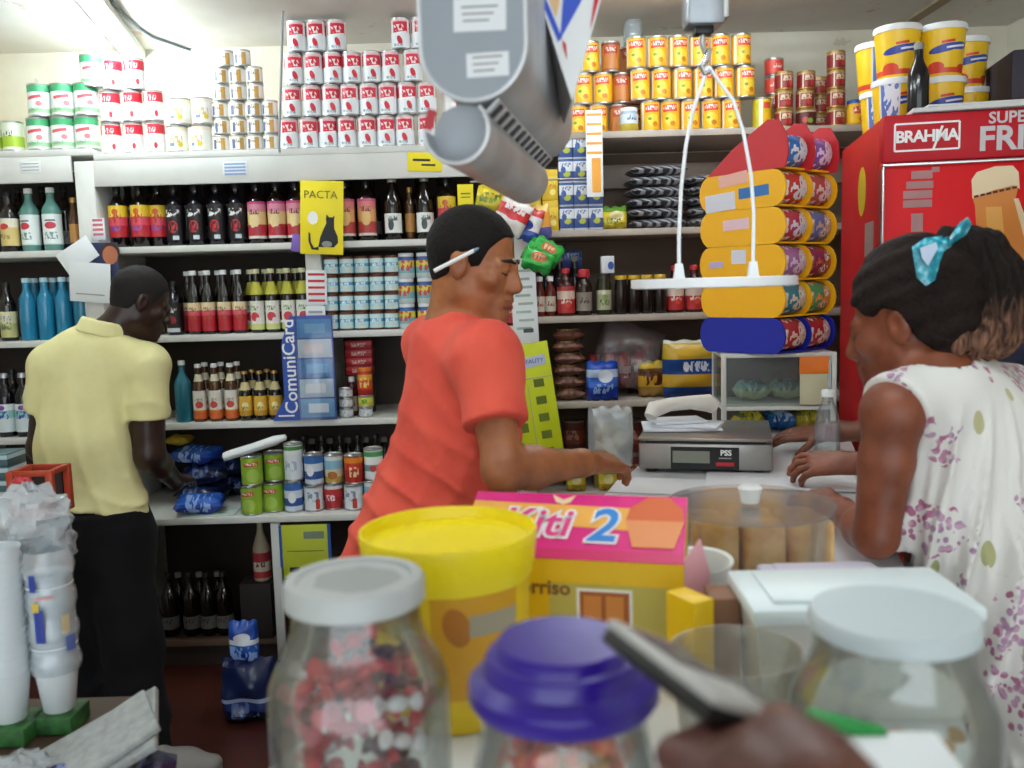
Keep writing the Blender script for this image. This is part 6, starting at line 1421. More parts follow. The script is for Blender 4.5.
def eyes(T, R, s, parent, org):
    for q in (-1, 1):
        c = T(q * .0305, .0722, -.003); MB().ell(tuple(c - A3(org)), (.0112 * s,) * 3, None, 0, 18, 12).build('eye', mat('eye white', 'cfc8bc', .25), parent)
        c2 = T(q * .0308, .0795, -.0062); MB().ell(tuple(c2 - A3(org)), (.0055 * s,) * 3, None, 0, 14, 8).build('iris', mat('dark iris', '140c08', .15), parent)
def lashes(T, s, parent, org):
    for q in (-1, 1):
        MB().tube([tuple(T(q * x_, y_, z_) - A3(org)) for x_, y_, z_ in ((.018, .0815, -.003), (.025, .0858, -.0062), (.032, .0866, -.0070), (.039, .0835, -.0058), (.045, .0785, -.0035))], [.0010 * s, .0018 * s, .0020 * s, .0018 * s, .001 * s], 8).build('eyelashes', mat('black brow', '120c0a', .7), parent)
def shoe(parent, org, heel, d, m, sole, name='shoe'):
    h = A3(heel); d = nrm((d[0], d[1], 0)); sd = A3((d[1], -d[0], 0)); up = A3((0, 0, 1))
    pr = [('+', fc, (h + up * .045, h + d * .13 + up * .038, .042, .043, sd, .95), 0), ('+', fc, (h + d * .12 + up * .034, h + d * .21 + up * .03, .042, .034, up, 1.15), .03), ('+', rc, (h + up * .05, h + up * .085 - d * .0, .042, .044), .03)]
    f0_ = field(pr); f_ = lambda Q: np.maximum(f0_(Q), .016 - Q[:, 2])
    lo, hi = bbox([h, h + d * .22 + up * .1], .07); o = sdf_obj(name, f_, [(lo, hi, .006)], m, parent, org)
    fs = lambda Q: np.maximum(np.maximum(f0_(Q) - .004, Q[:, 2] - .02), .002 - Q[:, 2])
    sdf_obj('sole', fs, [((lo[0], lo[1], -.01), (hi[0], hi[1], .04), .006)], sole, o, org)

# ---------------- man in the red shirt
org = (-.15, 1.97, 0)
man = thing('person', 'man in coral red t-shirt with pen behind ear, reaching over the counter', 'person', org)
g = nrm((.94, .34, 0)); rt = A3((g[1], -g[0], 0)); up = A3((0, 0, 1))
nb = A3(P(458, 322, 1.97)); rs = nb + rt * .185 - up * .062; ls = nb - rt * .185 - up * .062
hc = A3(P(421, 560, 1.99)); hf = nrm((math.cos(.27) * .97, -math.sin(.27) * .97, -.23)); HR = frame(hf)
hd_c = A3(P(474, 264, 1.94)); hs_ = .98
hp_, HT = head_prims(hd_c, HR, hs_)
re = A3(P(503, 470, 1.68)); rw = A3(P(582, 463, 1.83)); rh = A3(P(625, 461, 1.94))
le = A3((-.16, 2.26, 1.17)); lw = A3((-.06, 2.28, .98)); lh = A3((-.02, 2.27, .90))
ch = nb - up * .19 + g * .005; wa = (ch + hc) / 2 + g * .0
body = [('+', fc, (ch + up * .06, ch - up * .1, .135, .13, g, 1.45), 0), ('+', fc, (ch - up * .1, hc, .125, .135, g, 1.4), .06),
        ('+', rc, (nb - up * .03 - g * .01, rs, .055, .052), .05), ('+', rc, (nb - up * .03 - g * .01, ls, .055, .052), .05),
        ('+', rc, (nb - up * .04 - g * .012, HT(0, -.03, -.05), .06, .054), .03)]
body += [(o_, f_, a_, k if i else .03) for i, (o_, f_, a_, k) in enumerate(hp_)]
arm = [('+', rc, (rs, re, .049, .038), .03), ('+', rc, (re, re + (rw - re) * .35, .040, .041), .02), ('+', rc, (re + (rw - re) * .35, rw, .041, .027), .02)]
larm = [('+', rc, (ls, le, .049, .038), .03), ('+', rc, (le, lw, .040, .026), .02)]
hr, _t = hand_prims(rw + nrm(rh - rw) * .02, rh - rw, (0, -.45, .9), -1, (.35, .5, .35), 1.02)
hl_, _t = hand_prims(lw + nrm(lh - lw) * .02, lh - lw, (0, 0, 1), 1, (.3, .4, .3), 1.)
legs = []
hips = [hc + rt * .09 - up * .05, hc - rt * .09 - up * .05]; feet = [A3((hc[0] + rt[0] * .1 - .03, hc[1] + rt[1] * .1, .06)), A3((hc[0] - rt[0] * .1 + .04, hc[1] - rt[1] * .1, .06))]
for a, b in zip(hips, feet):
    kn = (a + b) / 2 + g * .03; legs += [('+', rc, (a, kn, .085, .058), .04), ('+', rc, (kn, b, .056, .04), .03)]
bf = field(body + arm + hr + larm + hl_ + legs)
SK1 = skin('warm brown skin', 'a5663c', '854c2e')
hb_lo, hb_hi = bbox([hd_c], .17); hb_lo[2] = nb[2] - .01
sdf_obj('body', bf, [(hb_lo, hb_hi, .0042), bbox([re, rw, rs], .075) + (.008,), bbox([rw + nrm(rh - rw) * .1], .115) + (.0035,), bbox([le, lw, lh], .12) + (.008,),
    (bbox([ls, rs, hc], .1)[0], A3(list(bbox([ls, rs, hc], .1)[1][:2]) + [nb[2]]), .014), bbox([hips[0], hips[1], feet[0], feet[1]], .1) + (.014,)], SK1, man, org)
eyes(HT, HR, hs_, man, org); lashes(HT, hs_, man, org)
for q in (-1, 1):
    MB().tube([tuple(HT(q * .012, .0945, .0205) - A3(org)), tuple(HT(q * .03, .0885, .0245) - A3(org)), tuple(HT(q * .047, .072, .02) - A3(org))], [.003, .0042, .0022], 8).build('eyebrow', mat('black brow', '120c0a', .7), man)
def shorthair(off, pts, s, c, R):
    cr = lambda Q: el(Q, A3(c) + R @ (A3((0, -.014, .034)) * s), A3((.074 + off, .094 + off, .086 + off)) * s, R)
    def f(Q):
        l = (Q - A3(c)) @ R
        lower = el(Q, A3(c) + R @ (A3((0, -.030, -.02)) * s), A3((.062, .064, .062)) * s, R)
        return smax(smin(cr(Q), lower, .02) + wob(Q, 260, 1) * .0008, hairline(l, s, pts), .004)
    return f
sdf_obj('hair', shorthair(.006, SHORT, hs_, hd_c, HR), [bbox([hd_c], .16) + (.0042,)], hairmat('short black hair', '1a1412', '0c0908'), man, org)
lipm = mat('dark lip', '7a3a34', .4)
for zz, rr in ((-.0605, .0042), (-.0745, .0055)):
    MB().tube([tuple(HT(-.021, .0900, zz - .002) - A3(org)), tuple(HT(0, .1005, zz) - A3(org)), tuple(HT(.021, .0900, zz - .002) - A3(org))], [rr * .5, rr, rr * .5], 8).build('lip', lipm, man)
# t-shirt
hem = hc - up * .045
tb = [('+', fc, (ch + up * .05 - g * .008, ch - up * .1 - g * .012, .152, .15, g, 1.36), 0), ('+', fc, (ch - up * .1 - g * .018, hem - up * .06 - g * .045, .156, .205, g, 1.2), .08),
      ('+', rc, (nb - up * .045 - g * .014, rs, .064, .064), .06), ('+', rc, (nb - up * .045 - g * .014, ls, .064, .067), .06)]
tsl = [('+', rc, (rs - up * .006, re, .060, .061), .06), ('+', rc, (ls, le, .066, .06), .035)]
ftb, fsl = field(tb), [field(tsl[:1]), field(tsl[1:])]
def shirt(Q):
    fold = -.013 * ridge((Q - ch) @ A3((20, 8, 34)) + 2.2 * wob(Q, 7, 3)) * np.clip((ch[2] + .06 - Q[:, 2]) / .2, .1, 1) - .007 * ridge((Q - ch) @ A3((44, 10, -18)) + 2 * wob(Q, 9, 6)) * np.clip((ch[2] + .02 - Q[:, 2]) / .25, 0, 1) - .012 * ridge((Q - rs) @ A3((30, 0, 26)) + 1.6 * wob(Q, 10, 7)) * np.exp(-np.linalg.norm(Q - (rs - up * .16), axis=1) / .13) + .006 * wob(Q, 20, 5)
    tor = smax(ftb(Q) + fold, (hem[2] + .01 * np.sin(Q[:, 0] * 30)) - Q[:, 2], .006)
    d = tor
    for f_, a, b, q in ((fsl[0], rs, re, .62), (fsl[1], ls, le, .62)):
        ax_ = nrm(b - a); cut = (Q - (a + (b - a) * q)) @ ax_
        d = smin(d, smax(f_(Q) - .006 * ridge((Q - a) @ ax_ * 26 + 2 * wob(Q, 12, 1)), cut, .004), .055)
    nk = rc(Q, nb - up * .06 + g * .0, nb + up * .14 + g * .045, .066, .075)
    return smax(d, -nk, .006)
RED = cloth('coral red cotton', 'e05c4a', second='d24a3e')
sh = sdf_obj('t_shirt', shirt, [bbox([ls, rs, hem, re], .21) + (.0075,)], RED, man, org)
ring = []
for k in range(25):
    a = 2 * PI * k / 24; d_ = rt * math.cos(a) + g * math.sin(a)
    ring.append(tuple(nb - up * (.030 + .022 * (math.sin(a) + .1)) + d_ * .069 + g * .008 - A3(org)))
MB().tube(ring, .006, 8).build('collar', RED, sh)
pants = field([('+', rc, (hc + up * .06, hc - up * .06, .14, .14), 0)] + [q for a, b in zip(hips, feet) for q in (('+', rc, (a, (a + b) / 2, .105, .085), .05), ('+', rc, ((a + b) / 2, b + up * .03, .085, .07), .03))])
sdf_obj('trousers', lambda Q: smax(smax(pants(Q) + .005 * wob(Q, 20, 2), Q[:, 2] - hc[2] - .03, .005), .05 - Q[:, 2], .005), [bbox([hc + up * .1, feet[0] - up * .05, feet[1]], .19) + (.014,)], cloth('dark denim', '20232c'), man, org)
for b in feet: shoe(man, org, (b[0] - g[0] * .03, b[1] - g[1] * .03, 0), g, mat('dark shoe', '2a2624', .6), mat('rubber sole', '8a8680', .7))
# pen behind the ear
pa, pb = A3(P(434, 271, 1.835)), A3(P(479, 248, 1.852))
pc_ = thing('pen', 'white pen tucked behind the ear of the man in red', 'pen', tuple((pa + pb) / 2))
dd = (pb - pa) / 2
MB().tube([tuple(-dd), tuple(dd * .75)], .0042, 12).build('pen_barrel', WHITEP, pc_); MB().tube([tuple(dd * .75), tuple(dd * .95), tuple(dd)], [.0042, .003, .001], 12).build('pen_tip', mat('grey pen tip', '7a90a8', .4), pc_)

# ---------------- man in the yellow shirt
YM = 3.06; org = (-1.4, YM, 0)
man = thing('person', 'man in pale yellow polo and black trousers with his back turned', 'person', org)
g = nrm((.22, .97, 0)); rt = A3((g[1], -g[0], 0))
nb = A3(P(104, 332, YM - .01)); rs = A3(P(147, 364, YM - .03)); ls = A3(P(51, 366, YM)); hc = A3(P(94, 520, YM - .03))
hd_c = A3(P(141, 302, YM + .03)); hf = nrm((.80, .52, -.42)); HR = frame(hf); hs_ = .99
hp_, HT = head_prims(hd_c, HR, hs_)
re = A3(P(150, 455, YM - .03)); rw = A3(P(176, 482, YM + .2)); rh = A3(P(184, 478, YM + .29))
le = A3(P(40, 448, YM + .02)); lw = A3(P(70, 478, YM + .24)); lh = A3(P(90, 478, YM + .32))
ch = A3(P(92, 388, YM))
body = [('+', fc, (ch + up * .05, ch - up * .1, .15, .14, g, 1.55), 0), ('+', fc, (ch - up * .1, hc, .135, .14, g, 1.4), .06),
        ('+', rc, (nb - up * .03 - g * .01, rs, .055, .054), .05), ('+', rc, (nb - up * .03 - g * .01, ls, .055, .054), .05), ('+', rc, (nb - up * .04, HT(0, -.03, -.05), .062, .056), .03)]
body += [(o_, f_, a_, k if i else .03) for i, (o_, f_, a_, k) in enumerate(hp_)]
arm = [('+', rc, (rs, re, .058, .05), .03), ('+', rc, (re, re + (rw - re) * .35, .05, .046), .02), ('+', rc, (re + (rw - re) * .35, rw, .044, .028), .02),
       ('+', rc, (ls, le, .055, .041), .03), ('+', rc, (le, lw, .043, .028), .02)]
hr, _t = hand_prims(rw + nrm(rh - rw) * .02, rh - rw, (.3, -.3, .9), -1, (.3, .4, .3)); hl_, _t = hand_prims(lw + nrm(lh - lw) * .02, lh - lw, (0, -.2, .9), 1, (.3, .4, .3))
hips = [hc + rt * .095 - up * .06, hc - rt * .095 - up * .06]
feet = [PZ(143, 752, .06), PZ(74, 762, .06)]; feet = [A3(feet[0]), A3(feet[1])]
legs = []
for a, b in zip(hips, feet): kn = (a + b) / 2 + g * .04; legs += [('+', rc, (a, kn, .09, .06), .04), ('+', rc, (kn, b, .058, .042), .03)]
bf = field(body + arm + hr + hl_ + legs); SK2 = skin('deep brown skin', '38231b', '291812', .38)
hb_lo, hb_hi = bbox([hd_c], .16); hb_lo[2] = nb[2] - .03
sdf_obj('body', bf, [(hb_lo, hb_hi, .006), bbox([rs, re, rw], .07) + (.01,), bbox([rh], .11) + (.006,), bbox([ls, le, lw], .07) + (.01,), bbox([lh], .11) + (.007,),
    (bbox([ls, rs, hc], .1)[0], A3(list(bbox([ls, rs, hc], .1)[1][:2]) + [nb[2] - .02]), .016), bbox(hips + feet, .1) + (.016,)], SK2, man, org)
eyes(HT, HR, hs_, man, org)
CROP = [(-.11, -.07), (-.07, -.065), (-.035, -.04), (-.018, .012), (.004, .028), (.012, -.002), (.03, .0), (.045, .045), (.065, .07), (.1, .078)]
sdf_obj('hair', shorthair(.0028, CROP, hs_, hd_c, HR), [bbox([hd_c], .16) + (.006,)], hairmat('cropped dark hair', '2a2626', '1a1514', 300, .2), man, org)
hemr, heml = A3(P(152, 512, YM)), A3(P(40, 486, YM))
wst = A3(P(86, 450, YM - .02))
tb = [('+', fc, (ch + up * .05 - g * .01, wst - g * .01, .160, .150, g, 1.4), 0), ('+', fc, (wst - g * .01, hc - up * .07, .150, .205, g, 1.3), .08),
      ('+', rc, (nb - up * .045 - g * .01, rs, .064, .066), .06), ('+', rc, (nb - up * .045 - g * .01, ls, .064, .066), .06)]
ftb = field(tb); fsl = [field([('+', rc, (rs, re, .069, .066), 0)]), field([('+', rc, (ls, le, .069, .066), 0)])]
hn = hemr - heml; hnrm = nrm(np.cross(hn, A3((0, 1, 0)))); hnrm = hnrm if hnrm[2] > 0 else -hnrm
def polo(Q):
    fold = -.012 * ridge((Q - ch) @ A3((24, 6, 5)) + 2.0 * wob(Q, 6, 2)) * np.clip((ch[2] + .08 - Q[:, 2]) / .25, .1, 1) - .012 * ridge((Q[:, 2] - hc[2]) * 38 + (Q[:, 0] - hc[0]) * 14 + 1.8 * wob(Q, 8, 4)) * np.clip((hc[2] + .2 - Q[:, 2]) / .14, 0, 1) + .004 * wob(Q, 20, 5)
    d = smax(ftb(Q) + fold, -((Q - hemr) @ hnrm) + .004 * np.sin(Q[:, 0] * 40), .006)
    for f_, a, b, q in ((fsl[0], rs, re, .60), (fsl[1], ls, le, .56)):
        ax_ = nrm(b - a); d = smin(d, smax(f_(Q) - .007 * ridge((Q - a) @ ax_ * 22 + (Q[:, 0] - a[0]) * 12 + 2 * wob(Q, 10, 1)), (Q - (a + (b - a) * q)) @ ax_, .004), .03)
    return smax(d, -rc(Q, nb - up * .05, nb + up * .16 + A3((.05, .02, 0)), .066, .07), .006)
YEL = cloth('pale yellow knit', 'f0ebb0', second='e6dfa0')
sh = sdf_obj('polo_shirt', polo, [bbox([ls, rs, hc, re], .2) + (.009,)], YEL, man, org)
nv = nrm(A3((.25, .1, 1)))
def collar(Q):
    a = nb + up * .012 + A3((.006, 0, 0)); l = Q - a; z = l @ nv; r_ = np.linalg.norm(l - np.outer(z, nv), axis=1)
    return smax(np.abs(r_ - (.080 - .28 * z)) - .006, np.abs(z) - .026, .006)
sdf_obj('collar', collar, [bbox([nb], .13) + (.006,)], YEL, sh, org)
pp = [('+', fc, (hc + up * .06, hc - up * .08, .185, .195, g, 1.2), 0)]
for a, b in zip(hips, feet): pp += [('+', rc, (a, (a + b) / 2, .112, .095), .05), ('+', rc, ((a + b) / 2, b + up * .0, .095, .088), .04)]
pants = field(pp)
BLK = cloth('black trousers', '100f12', .2, second='0c0b0e')
tr_ = sdf_obj('trousers', lambda Q: smax(smax(pants(Q) + .007 * wob(Q, 17, 2) - .012 * ridge(Q[:, 2] * 20 + 2.5 * wob(Q, 7, 1)) * np.clip((.5 - Q[:, 2]) / .3, 0.35, 1), Q[:, 2] - hc[2] - .05, .005), .03 - Q[:, 2], .005), [bbox([hc + up * .1] + feet, .2) + (.012,)], BLK, man, org)
shoe(man, org, (feet[0][0] + .03, feet[0][1] - .02, 0), (1, -.05, 0), mat('grey sneaker', '8d8a86', .6), mat('pale sole', 'b5b2ac', .7)); shoe(man, org, (feet[1][0], feet[1][1] - .02, 0), (.3, .9, 0), mat('grey sneaker', '8d8a86'), mat('pale sole', 'b5b2ac'))

# ---------------- woman in the floral dress
org = (.8, 1.45, 0)
wo = thing('person', 'woman in white floral sleeveless dress with ponytail, leaning on the counter', 'person', org)
hd_c = A3(P(909, 322, 1.55)); hf = nrm((-.71, .67, -.24)); HR = frame(hf); hs_ = 1.02
hp_, HT = head_prims(hd_c, HR, hs_)
nb = A3(P(938, 372, 1.48)); ls = A3(P(893, 412, 1.42)); rs = A3(P(1008, 398, 1.64))
sv = nrm(rs - ls); g = nrm(np.cross(A3((0, 0, 1)), sv)); g = nrm((g[0], g[1], 0))
le = A3(P(876, 536, 1.42)); lw = A3(P(842, 512, 1.60)); lh = A3(P(815, 496, 1.70))
re = A3(P(925, 470, 1.92)); rw = A3(P(864, 470, 1.95)); rh = A3(P(832, 474, 1.98)); rw[2] += .014; rh[2] += .024
ch = (ls + rs) / 2 - up * .12 - g * .01; wa = ch + A3((.10, -.05, -.19)); hc = wa + A3((.1, -.09, -.2))
body = [('+', fc, (ch + up * .03, ch - up * .06, .125, .12, g, 1.4), 0), ('+', fc, (ch - up * .06, wa, .12, .11, g, 1.25), .05), ('+', fc, (wa, hc, .115, .15, g, 1.2), .06),
        ('+', rc, (nb - up * .03, ls, .05, .05), .05), ('+', rc, (nb - up * .03, rs, .05, .05), .05), ('+', rc, (nb - up * .05, HT(0, -.03, -.05), .052, .05), .03)]
body += [(o_, f_, a_, k if i else .03) for i, (o_, f_, a_, k) in enumerate(hp_)]
arm = [('+', rc, (ls, ls + (le - ls) * .4, .042, .042), .02), ('+', rc, (ls + (le - ls) * .4, le, .042, .035), .012), ('+', rc, (le, le + (lw - le) * .3, .035, .036), .012), ('+', rc, (le + (lw - le) * .3, lw, .036, .024), .012),
       ('+', rc, (rs, re, .05, .04), .03), ('+', rc, (re, rw, .041, .025), .02)]
hl_, _t = hand_prims(lw + nrm(lh - lw) * .02, lh - lw, (-.2, -.1, .9), -1, (.3, .45, .3), .95); hr, _t = hand_prims(rw + nrm(rh - rw) * .02, rh - rw, (0, -.5, .8), 1, (.3, .5, .4), .98, .12)
hips = [hc + sv * .09 - up * .04, hc - sv * .09 - up * .04]; feet = [A3((hc[0] + sv[0] * .1, hc[1] + sv[1] * .1, .06)), A3((hc[0] - sv[0] * .1, hc[1] - sv[1] * .1, .06))]
legs = []
for a, b in zip(hips, feet): kn = (a + b) / 2 + g * .02; legs += [('+', rc, (a, kn, .085, .055), .04), ('+', rc, (kn, b, .053, .036), .03)]
bf = field(body + arm + hl_ + hr + legs); SK3 = skin('reddish brown skin', '87492e', '6d3823')
hb_lo, hb_hi = bbox([hd_c, nb], .15)
sdf_obj('body', bf, [(hb_lo, hb_hi, .0048), bbox([ls, le, lw], .075) + (.007,), bbox([lh], .1) + (.0035,), bbox([rs, re, rw], .07) + (.009,), bbox([rh], .1) + (.0035,),
    bbox([ch, wa, hc], .16) + (.016,), bbox(hips + feet, .1) + (.014,)], SK3, wo, org)
eyes(HT, HR, hs_, wo, org)
WL = [(-.12, -.075), (-.06, -.07), (-.03, -.03), (-.015, .018), (.01, .03), (.03, .018), (.045, .024), (.065, .042), (.1, .055)]
cr = lambda Q: el(Q, HT(0, -.021, .036), A3((.088, .105, .108)) * hs_, HR)
tie = HT(.0, -.075, .085)
pts_ = [A3(P(952, 252, 1.53)), A3(P(976, 262, 1.54)), A3(P(990, 295, 1.53)), A3(P(984, 325, 1.51)), A3(P(968, 338, 1.49))]
rad_ = [.036, .050, .058, .054, .04]
pony = field([('+', rc, (HT(0, -.06, .07), pts_[0], .04, .034), 0)] + [('+', rc, (pts_[i], pts_[i + 1], rad_[i], rad_[i + 1]), .03) for i in range(4)] + [('+', rc, (pts_[2], A3(P(1004, 332, 1.52)), .03, .02), .02), ('+', rc, (pts_[3], A3(P(955, 346, 1.46)), .03, .018), .02)])
def whair(Q):
    l = (Q - hd_c) @ HR
    low = el(Q, HT(0, -.045, -.03), A3((.066, .06, .075)) * hs_, HR)
    return smax(smin(cr(Q), low, .03) + .0018 * np.sin(l[:, 2] * 160 + 4 * wob(Q, 14, 1)) + .001 * wob(Q, 200, 2), hairline(l, hs_, WL), .006)
HM = hairmat('dark brown hair', '241712', '100a08', 90, .7)
sdf_obj('hair', whair, [bbox([hd_c], .17) + (.0045,)], HM, wo, org)
pm = bpy.data.materials.new('ponytail hair'); n = NT(pm); v, (x, y, z) = n.xyz()
wv = n.add('ShaderNodeTexNoise'); wv.inputs['Scale'].default_value = 1; wv.inputs['Detail'].default_value = 4
n.l.new(n.comb(n.m('MULTIPLY', x, 150), n.m('MULTIPLY', y, 150), n.m('MULTIPLY', z, 22)), wv.inputs['Vector'])
hz0 = float(P(980, 300, 1.52).z); tipf = n.m('MULTIPLY', n.m('SUBTRACT', hz0, z), 14.)
tf = n.add('ShaderNodeClamp'); n.l.new(n.m('ADD', tipf, n.m('MULTIPLY', n.m('SUBTRACT', wv.outputs['Fac'], .5), 1.6)), tf.inputs[0])
n.l.new(n.mix(tf.outputs[0], n.ramp(wv.outputs['Fac'], [(.35, hx('0c0705')), (.65, hx('1c110c'))]), n.ramp(wv.outputs['Fac'], [(.35, hx('4a3024')), (.65, hx('8a6450'))])), n.b.inputs['Base Color'])
n.b.inputs['Roughness'].default_value = .75; n.b.inputs['Specular IOR Level'].default_value = .2; n.bump(wv.outputs['Fac'], .8, .006)
def pony_f(Q): return pony(Q) + .004 * np.sin(Q[:, 0] * 210 + 5 * wob(Q, 16, 3)) + .003 * wob(Q, 90, 4)
sdf_obj('ponytail', pony_f, [bbox(pts_ + [A3(P(1004, 332, 1.52)), A3(P(955, 346, 1.46)), HT(0, -.06, .07)], .065) + (.0045,)], pm, wo, org)
# hair bow
TEAL = bpy.data.materials.new('teal satin'); n = NT(TEAL); v, _ = n.xyz(); n.l.new(n.ramp(n.noise(v, 40, 2), [(.4, hx('16788a')), (.52, hx('1f9ab0')), (.6, hx('7fd0dc')), (.68, hx('6a4a9a'))]), n.b.inputs['Base Color']); n.b.inputs['Roughness'].default_value = .25
by = 1.425
def bp(px, py, dy=0.): return tuple(A3(P(px, py, by + dy)) - A3(org))
bow = MB()
def leaf(pts, th=.006, mi=0):
    n_ = len(pts); vs = [bp(a, b) for a, b in pts] + [bp(a, b, th) for a, b in pts]
    cx, cy = sum(a for a, b in pts) / n_, sum(b for a, b in pts) / n_
    vs += [bp(cx, cy, -.01), bp(cx, cy, th + .008)]
    fs = [[i, (i + 1) % n_, 2 * n_] for i in range(n_)] + [[n_ + (i + 1) % n_, n_ + i, 2 * n_ + 1] for i in range(n_)] + [[i, n_ + i, n_ + (i + 1) % n_, (i + 1) % n_] for i in range(n_)]
    bow.add(vs, fs, None, mi, True)
leaf([(912, 247), (925, 238), (942, 236), (946, 246), (940, 262), (935, 280), (926, 286), (917, 278), (914, 262)])
leaf([(944, 244), (952, 234), (960, 222), (968, 217), (972, 224), (967, 234), (955, 242), (947, 248)])
leaf([(938, 240), (948, 236), (952, 246), (944, 252)], .012)
b_ = bow.build('hair_bow', TEAL, wo)
sv_ = MB(); vs = [bp(a, b, -.012) for a, b in ((920, 248), (936, 242), (938, 248), (928, 266), (922, 258))]; vs += [bp(a, b, -.008) for a, b in ((920, 248), (936, 242), (938, 248), (928, 266), (922, 258))]
sv_.add(vs, [[0, 1, 2, 3, 4], [9, 8, 7, 6, 5]] + [[i, 5 + i, 5 + (i + 1) % 5, (i + 1) % 5] for i in range(5)]).build('bow_lining', mat('pale satin lining', 'b8c8dc', .3), b_)
# dress
dm = bpy.data.materials.new('white floral cotton'); n = NT(dm); v, (x, y, z) = n.xyz()
uv = v
cl = n.noise(uv, 10, 2); pt = n.add('ShaderNodeTexVoronoi'); pt.inputs['Scale'].default_value = 75; n.l.new(uv, pt.inputs['Vector'])
mask = n.m('MULTIPLY', n.m('GREATER_THAN', cl, .535), n.m('LESS_THAN', pt.outputs['Distance'], .50))
pc2 = n.ramp(n.noise(uv, 34, 1), [(.4, hx('9a6a92')), (.5, hx('c59ab8')), (.6, hx('a03a6e'))])
col = n.mix(n.m('MULTIPLY', mask, .85), hx('dfddd8'), pc2)
mp = n.add('ShaderNodeMapping'); mp.inputs['Scale'].default_value = (18, 18, 9); mp.inputs['Rotation'].default_value = (0, .5, 0); n.l.new(uv, mp.inputs['Vector'])
lv = n.add('ShaderNodeTexVoronoi'); lv.inputs['Scale'].default_value = 1; n.l.new(mp.outputs[0], lv.inputs['Vector'])
sepc = n.add('ShaderNodeSeparateColor'); n.l.new(lv.outputs['Color'], sepc.inputs[0])
lm_ = n.m('MULTIPLY', n.m('LESS_THAN', lv.outputs['Distance'], .2), n.m('GREATER_THAN', sepc.outputs[0], .55))
col = n.mix(n.m('MULTIPLY', lm_, .85), col, n.ramp(sepc.outputs[1], [(0, hx('8f9440')), (1, hx('b3ae78'))]))
n.l.new(col, n.b.inputs['Base Color']); n.b.inputs['Roughness'].default_value = .8; n.bump(n.noise(v, 300, 2), .15, .003)
tb = [('+', fc, (ch + up * .045 - g * .006, ch - up * .06 - g * .008, .147, .142, g, 1.28), 0), ('+', fc, (ch - up * .06 - g * .008, wa, .142, .148, g, 1.12), .06), ('+', fc, (wa, hc, .148, .19, g, 1.1), .08),
      ('+', rc, (hc, hc - up * .42, .19, .24), .08), ('+', rc, (nb - up * .04, ls + sv * .004 + up * .006, .060, .059), .05), ('+', rc, (nb - up * .04, rs - sv * .004 + up * .006, .060, .059), .05)]
fd = field(tb)
def dress(Q):
    l = Q - ch; a = np.arctan2(l @ g, l @ sv); dn = np.clip((ch[2] + .15 - Q[:, 2]) / .2, 0, 1)
    fold = -dn * (.026 * ridge(a * 9 + 5.5 * (ch[2] - Q[:, 2]) + .5 * np.sin(Q[:, 2] * 8)) + .010 * ridge(a * 17 + 8 * (ch[2] - Q[:, 2]) + 2 + .5 * np.sin(Q[:, 2] * 11))) + .003 * wob(Q, 22, 2)
    d = smax(fd(Q) + fold, .42 - Q[:, 2], .005)
    sd = (Q[:, 0] - .68) * .953 - (Q[:, 1] - 1.57) * .30; d = smax(d, -np.maximum(sd - .014, Q[:, 2] - 1.125), .01)
    d = smax(d, -rc(Q, nb - up * .005 + g * .01, nb + up * .2 + g * .07, .062, .08), .005)
    for s_, b_, sg in ((ls, le, -1), (rs, re, 1)):
        nn = nrm(sv * sg - up * .42); cut = smax(-((Q - (s_ + sv * sg * .012 + up * .04)) @ nn), rc(Q, s_ + sv * sg * .05, s_ + (b_ - s_) * .62 + sv * sg * .03, .09, .075), .004)
        d = smax(d, -cut, .004)
    return d
lo, hi = bbox([ls, rs, hc, hc - up * .6], .24); zc2 = float(ch[2] - .12); hi2 = hi.copy(); hi2[2] = zc2 + .002; lo2 = lo.copy(); lo2[2] = zc2 - .004
hi3 = A3((hi[0] - .02, hi[1] - .05, nb[2] + .06)); lo2[:2] = (ls[0] - .14, ls[1] - .16)
dr = sdf_obj('dress', dress, [(lo, hi2, .0085), (lo2, hi3, .0055)], dm, wo, org)
for b in feet: shoe(wo, org, (b[0] - g[0] * .05, b[1] - g[1] * .05, 0), g, mat('tan sandal', '8a6444', .6), mat('rubber sole', '8a8680'), 'sandal')
MB().tube([tuple(rw + nrm(rh - rw) * .0 + A3((.002, .0, .026 * math.cos(a))) + nrm(np.cross(rh - rw, up)) * .026 * math.sin(a) - A3(org)) for a in [2 * PI * k / 16 for k in range(17)]], .003, 8).build('bracelet', mat('silver bracelet', 'd0d0d0', .2, .9), wo)

# ---------------- customer behind her in a dark top
org = (1.30, 2.12, 0)
wo = thing('person', 'customer in dark navy top behind the woman, one hand on the counter', 'person', org)
g = nrm((-.7, .7, 0)); rt = A3((g[1], -g[0], 0)); nb = A3((1.37, 2.12, 1.50)); ls = nb - rt * .18 - up * .07; rs = nb + rt * .18 - up * .07
hd_c = nb + A3((-.02, .03, .17)) ; hd_c[0] += .0
hf = nrm((-.8, .6, -.2)); HR = frame(hf); hp_, HT = head_prims(hd_c, HR, .97)
hc = nb - up * .56; ch = nb - up * .19
lh = A3(P(801, 443, 2.42)); lw = A3(P(838, 440, 2.38)); le = A3((1.07, 2.14, 1.2)); lh[2] += .026; lw[2] += .024
rw = A3((1.36, 2.32, .95)); re = A3((1.46, 2.24, 1.16)); rh = A3((1.34, 2.33, .86))
body = [('+', fc, (ch + up * .05, ch - up * .1, .135, .13, g, 1.4), 0), ('+', fc, (ch - up * .1, hc, .125, .15, g, 1.3), .06), ('+', rc, (nb - up * .03, rs, .052, .052), .05), ('+', rc, (nb - up * .03, ls, .052, .052), .05), ('+', rc, (nb - up * .04, HT(0, -.03, -.05), .056, .052), .03)]
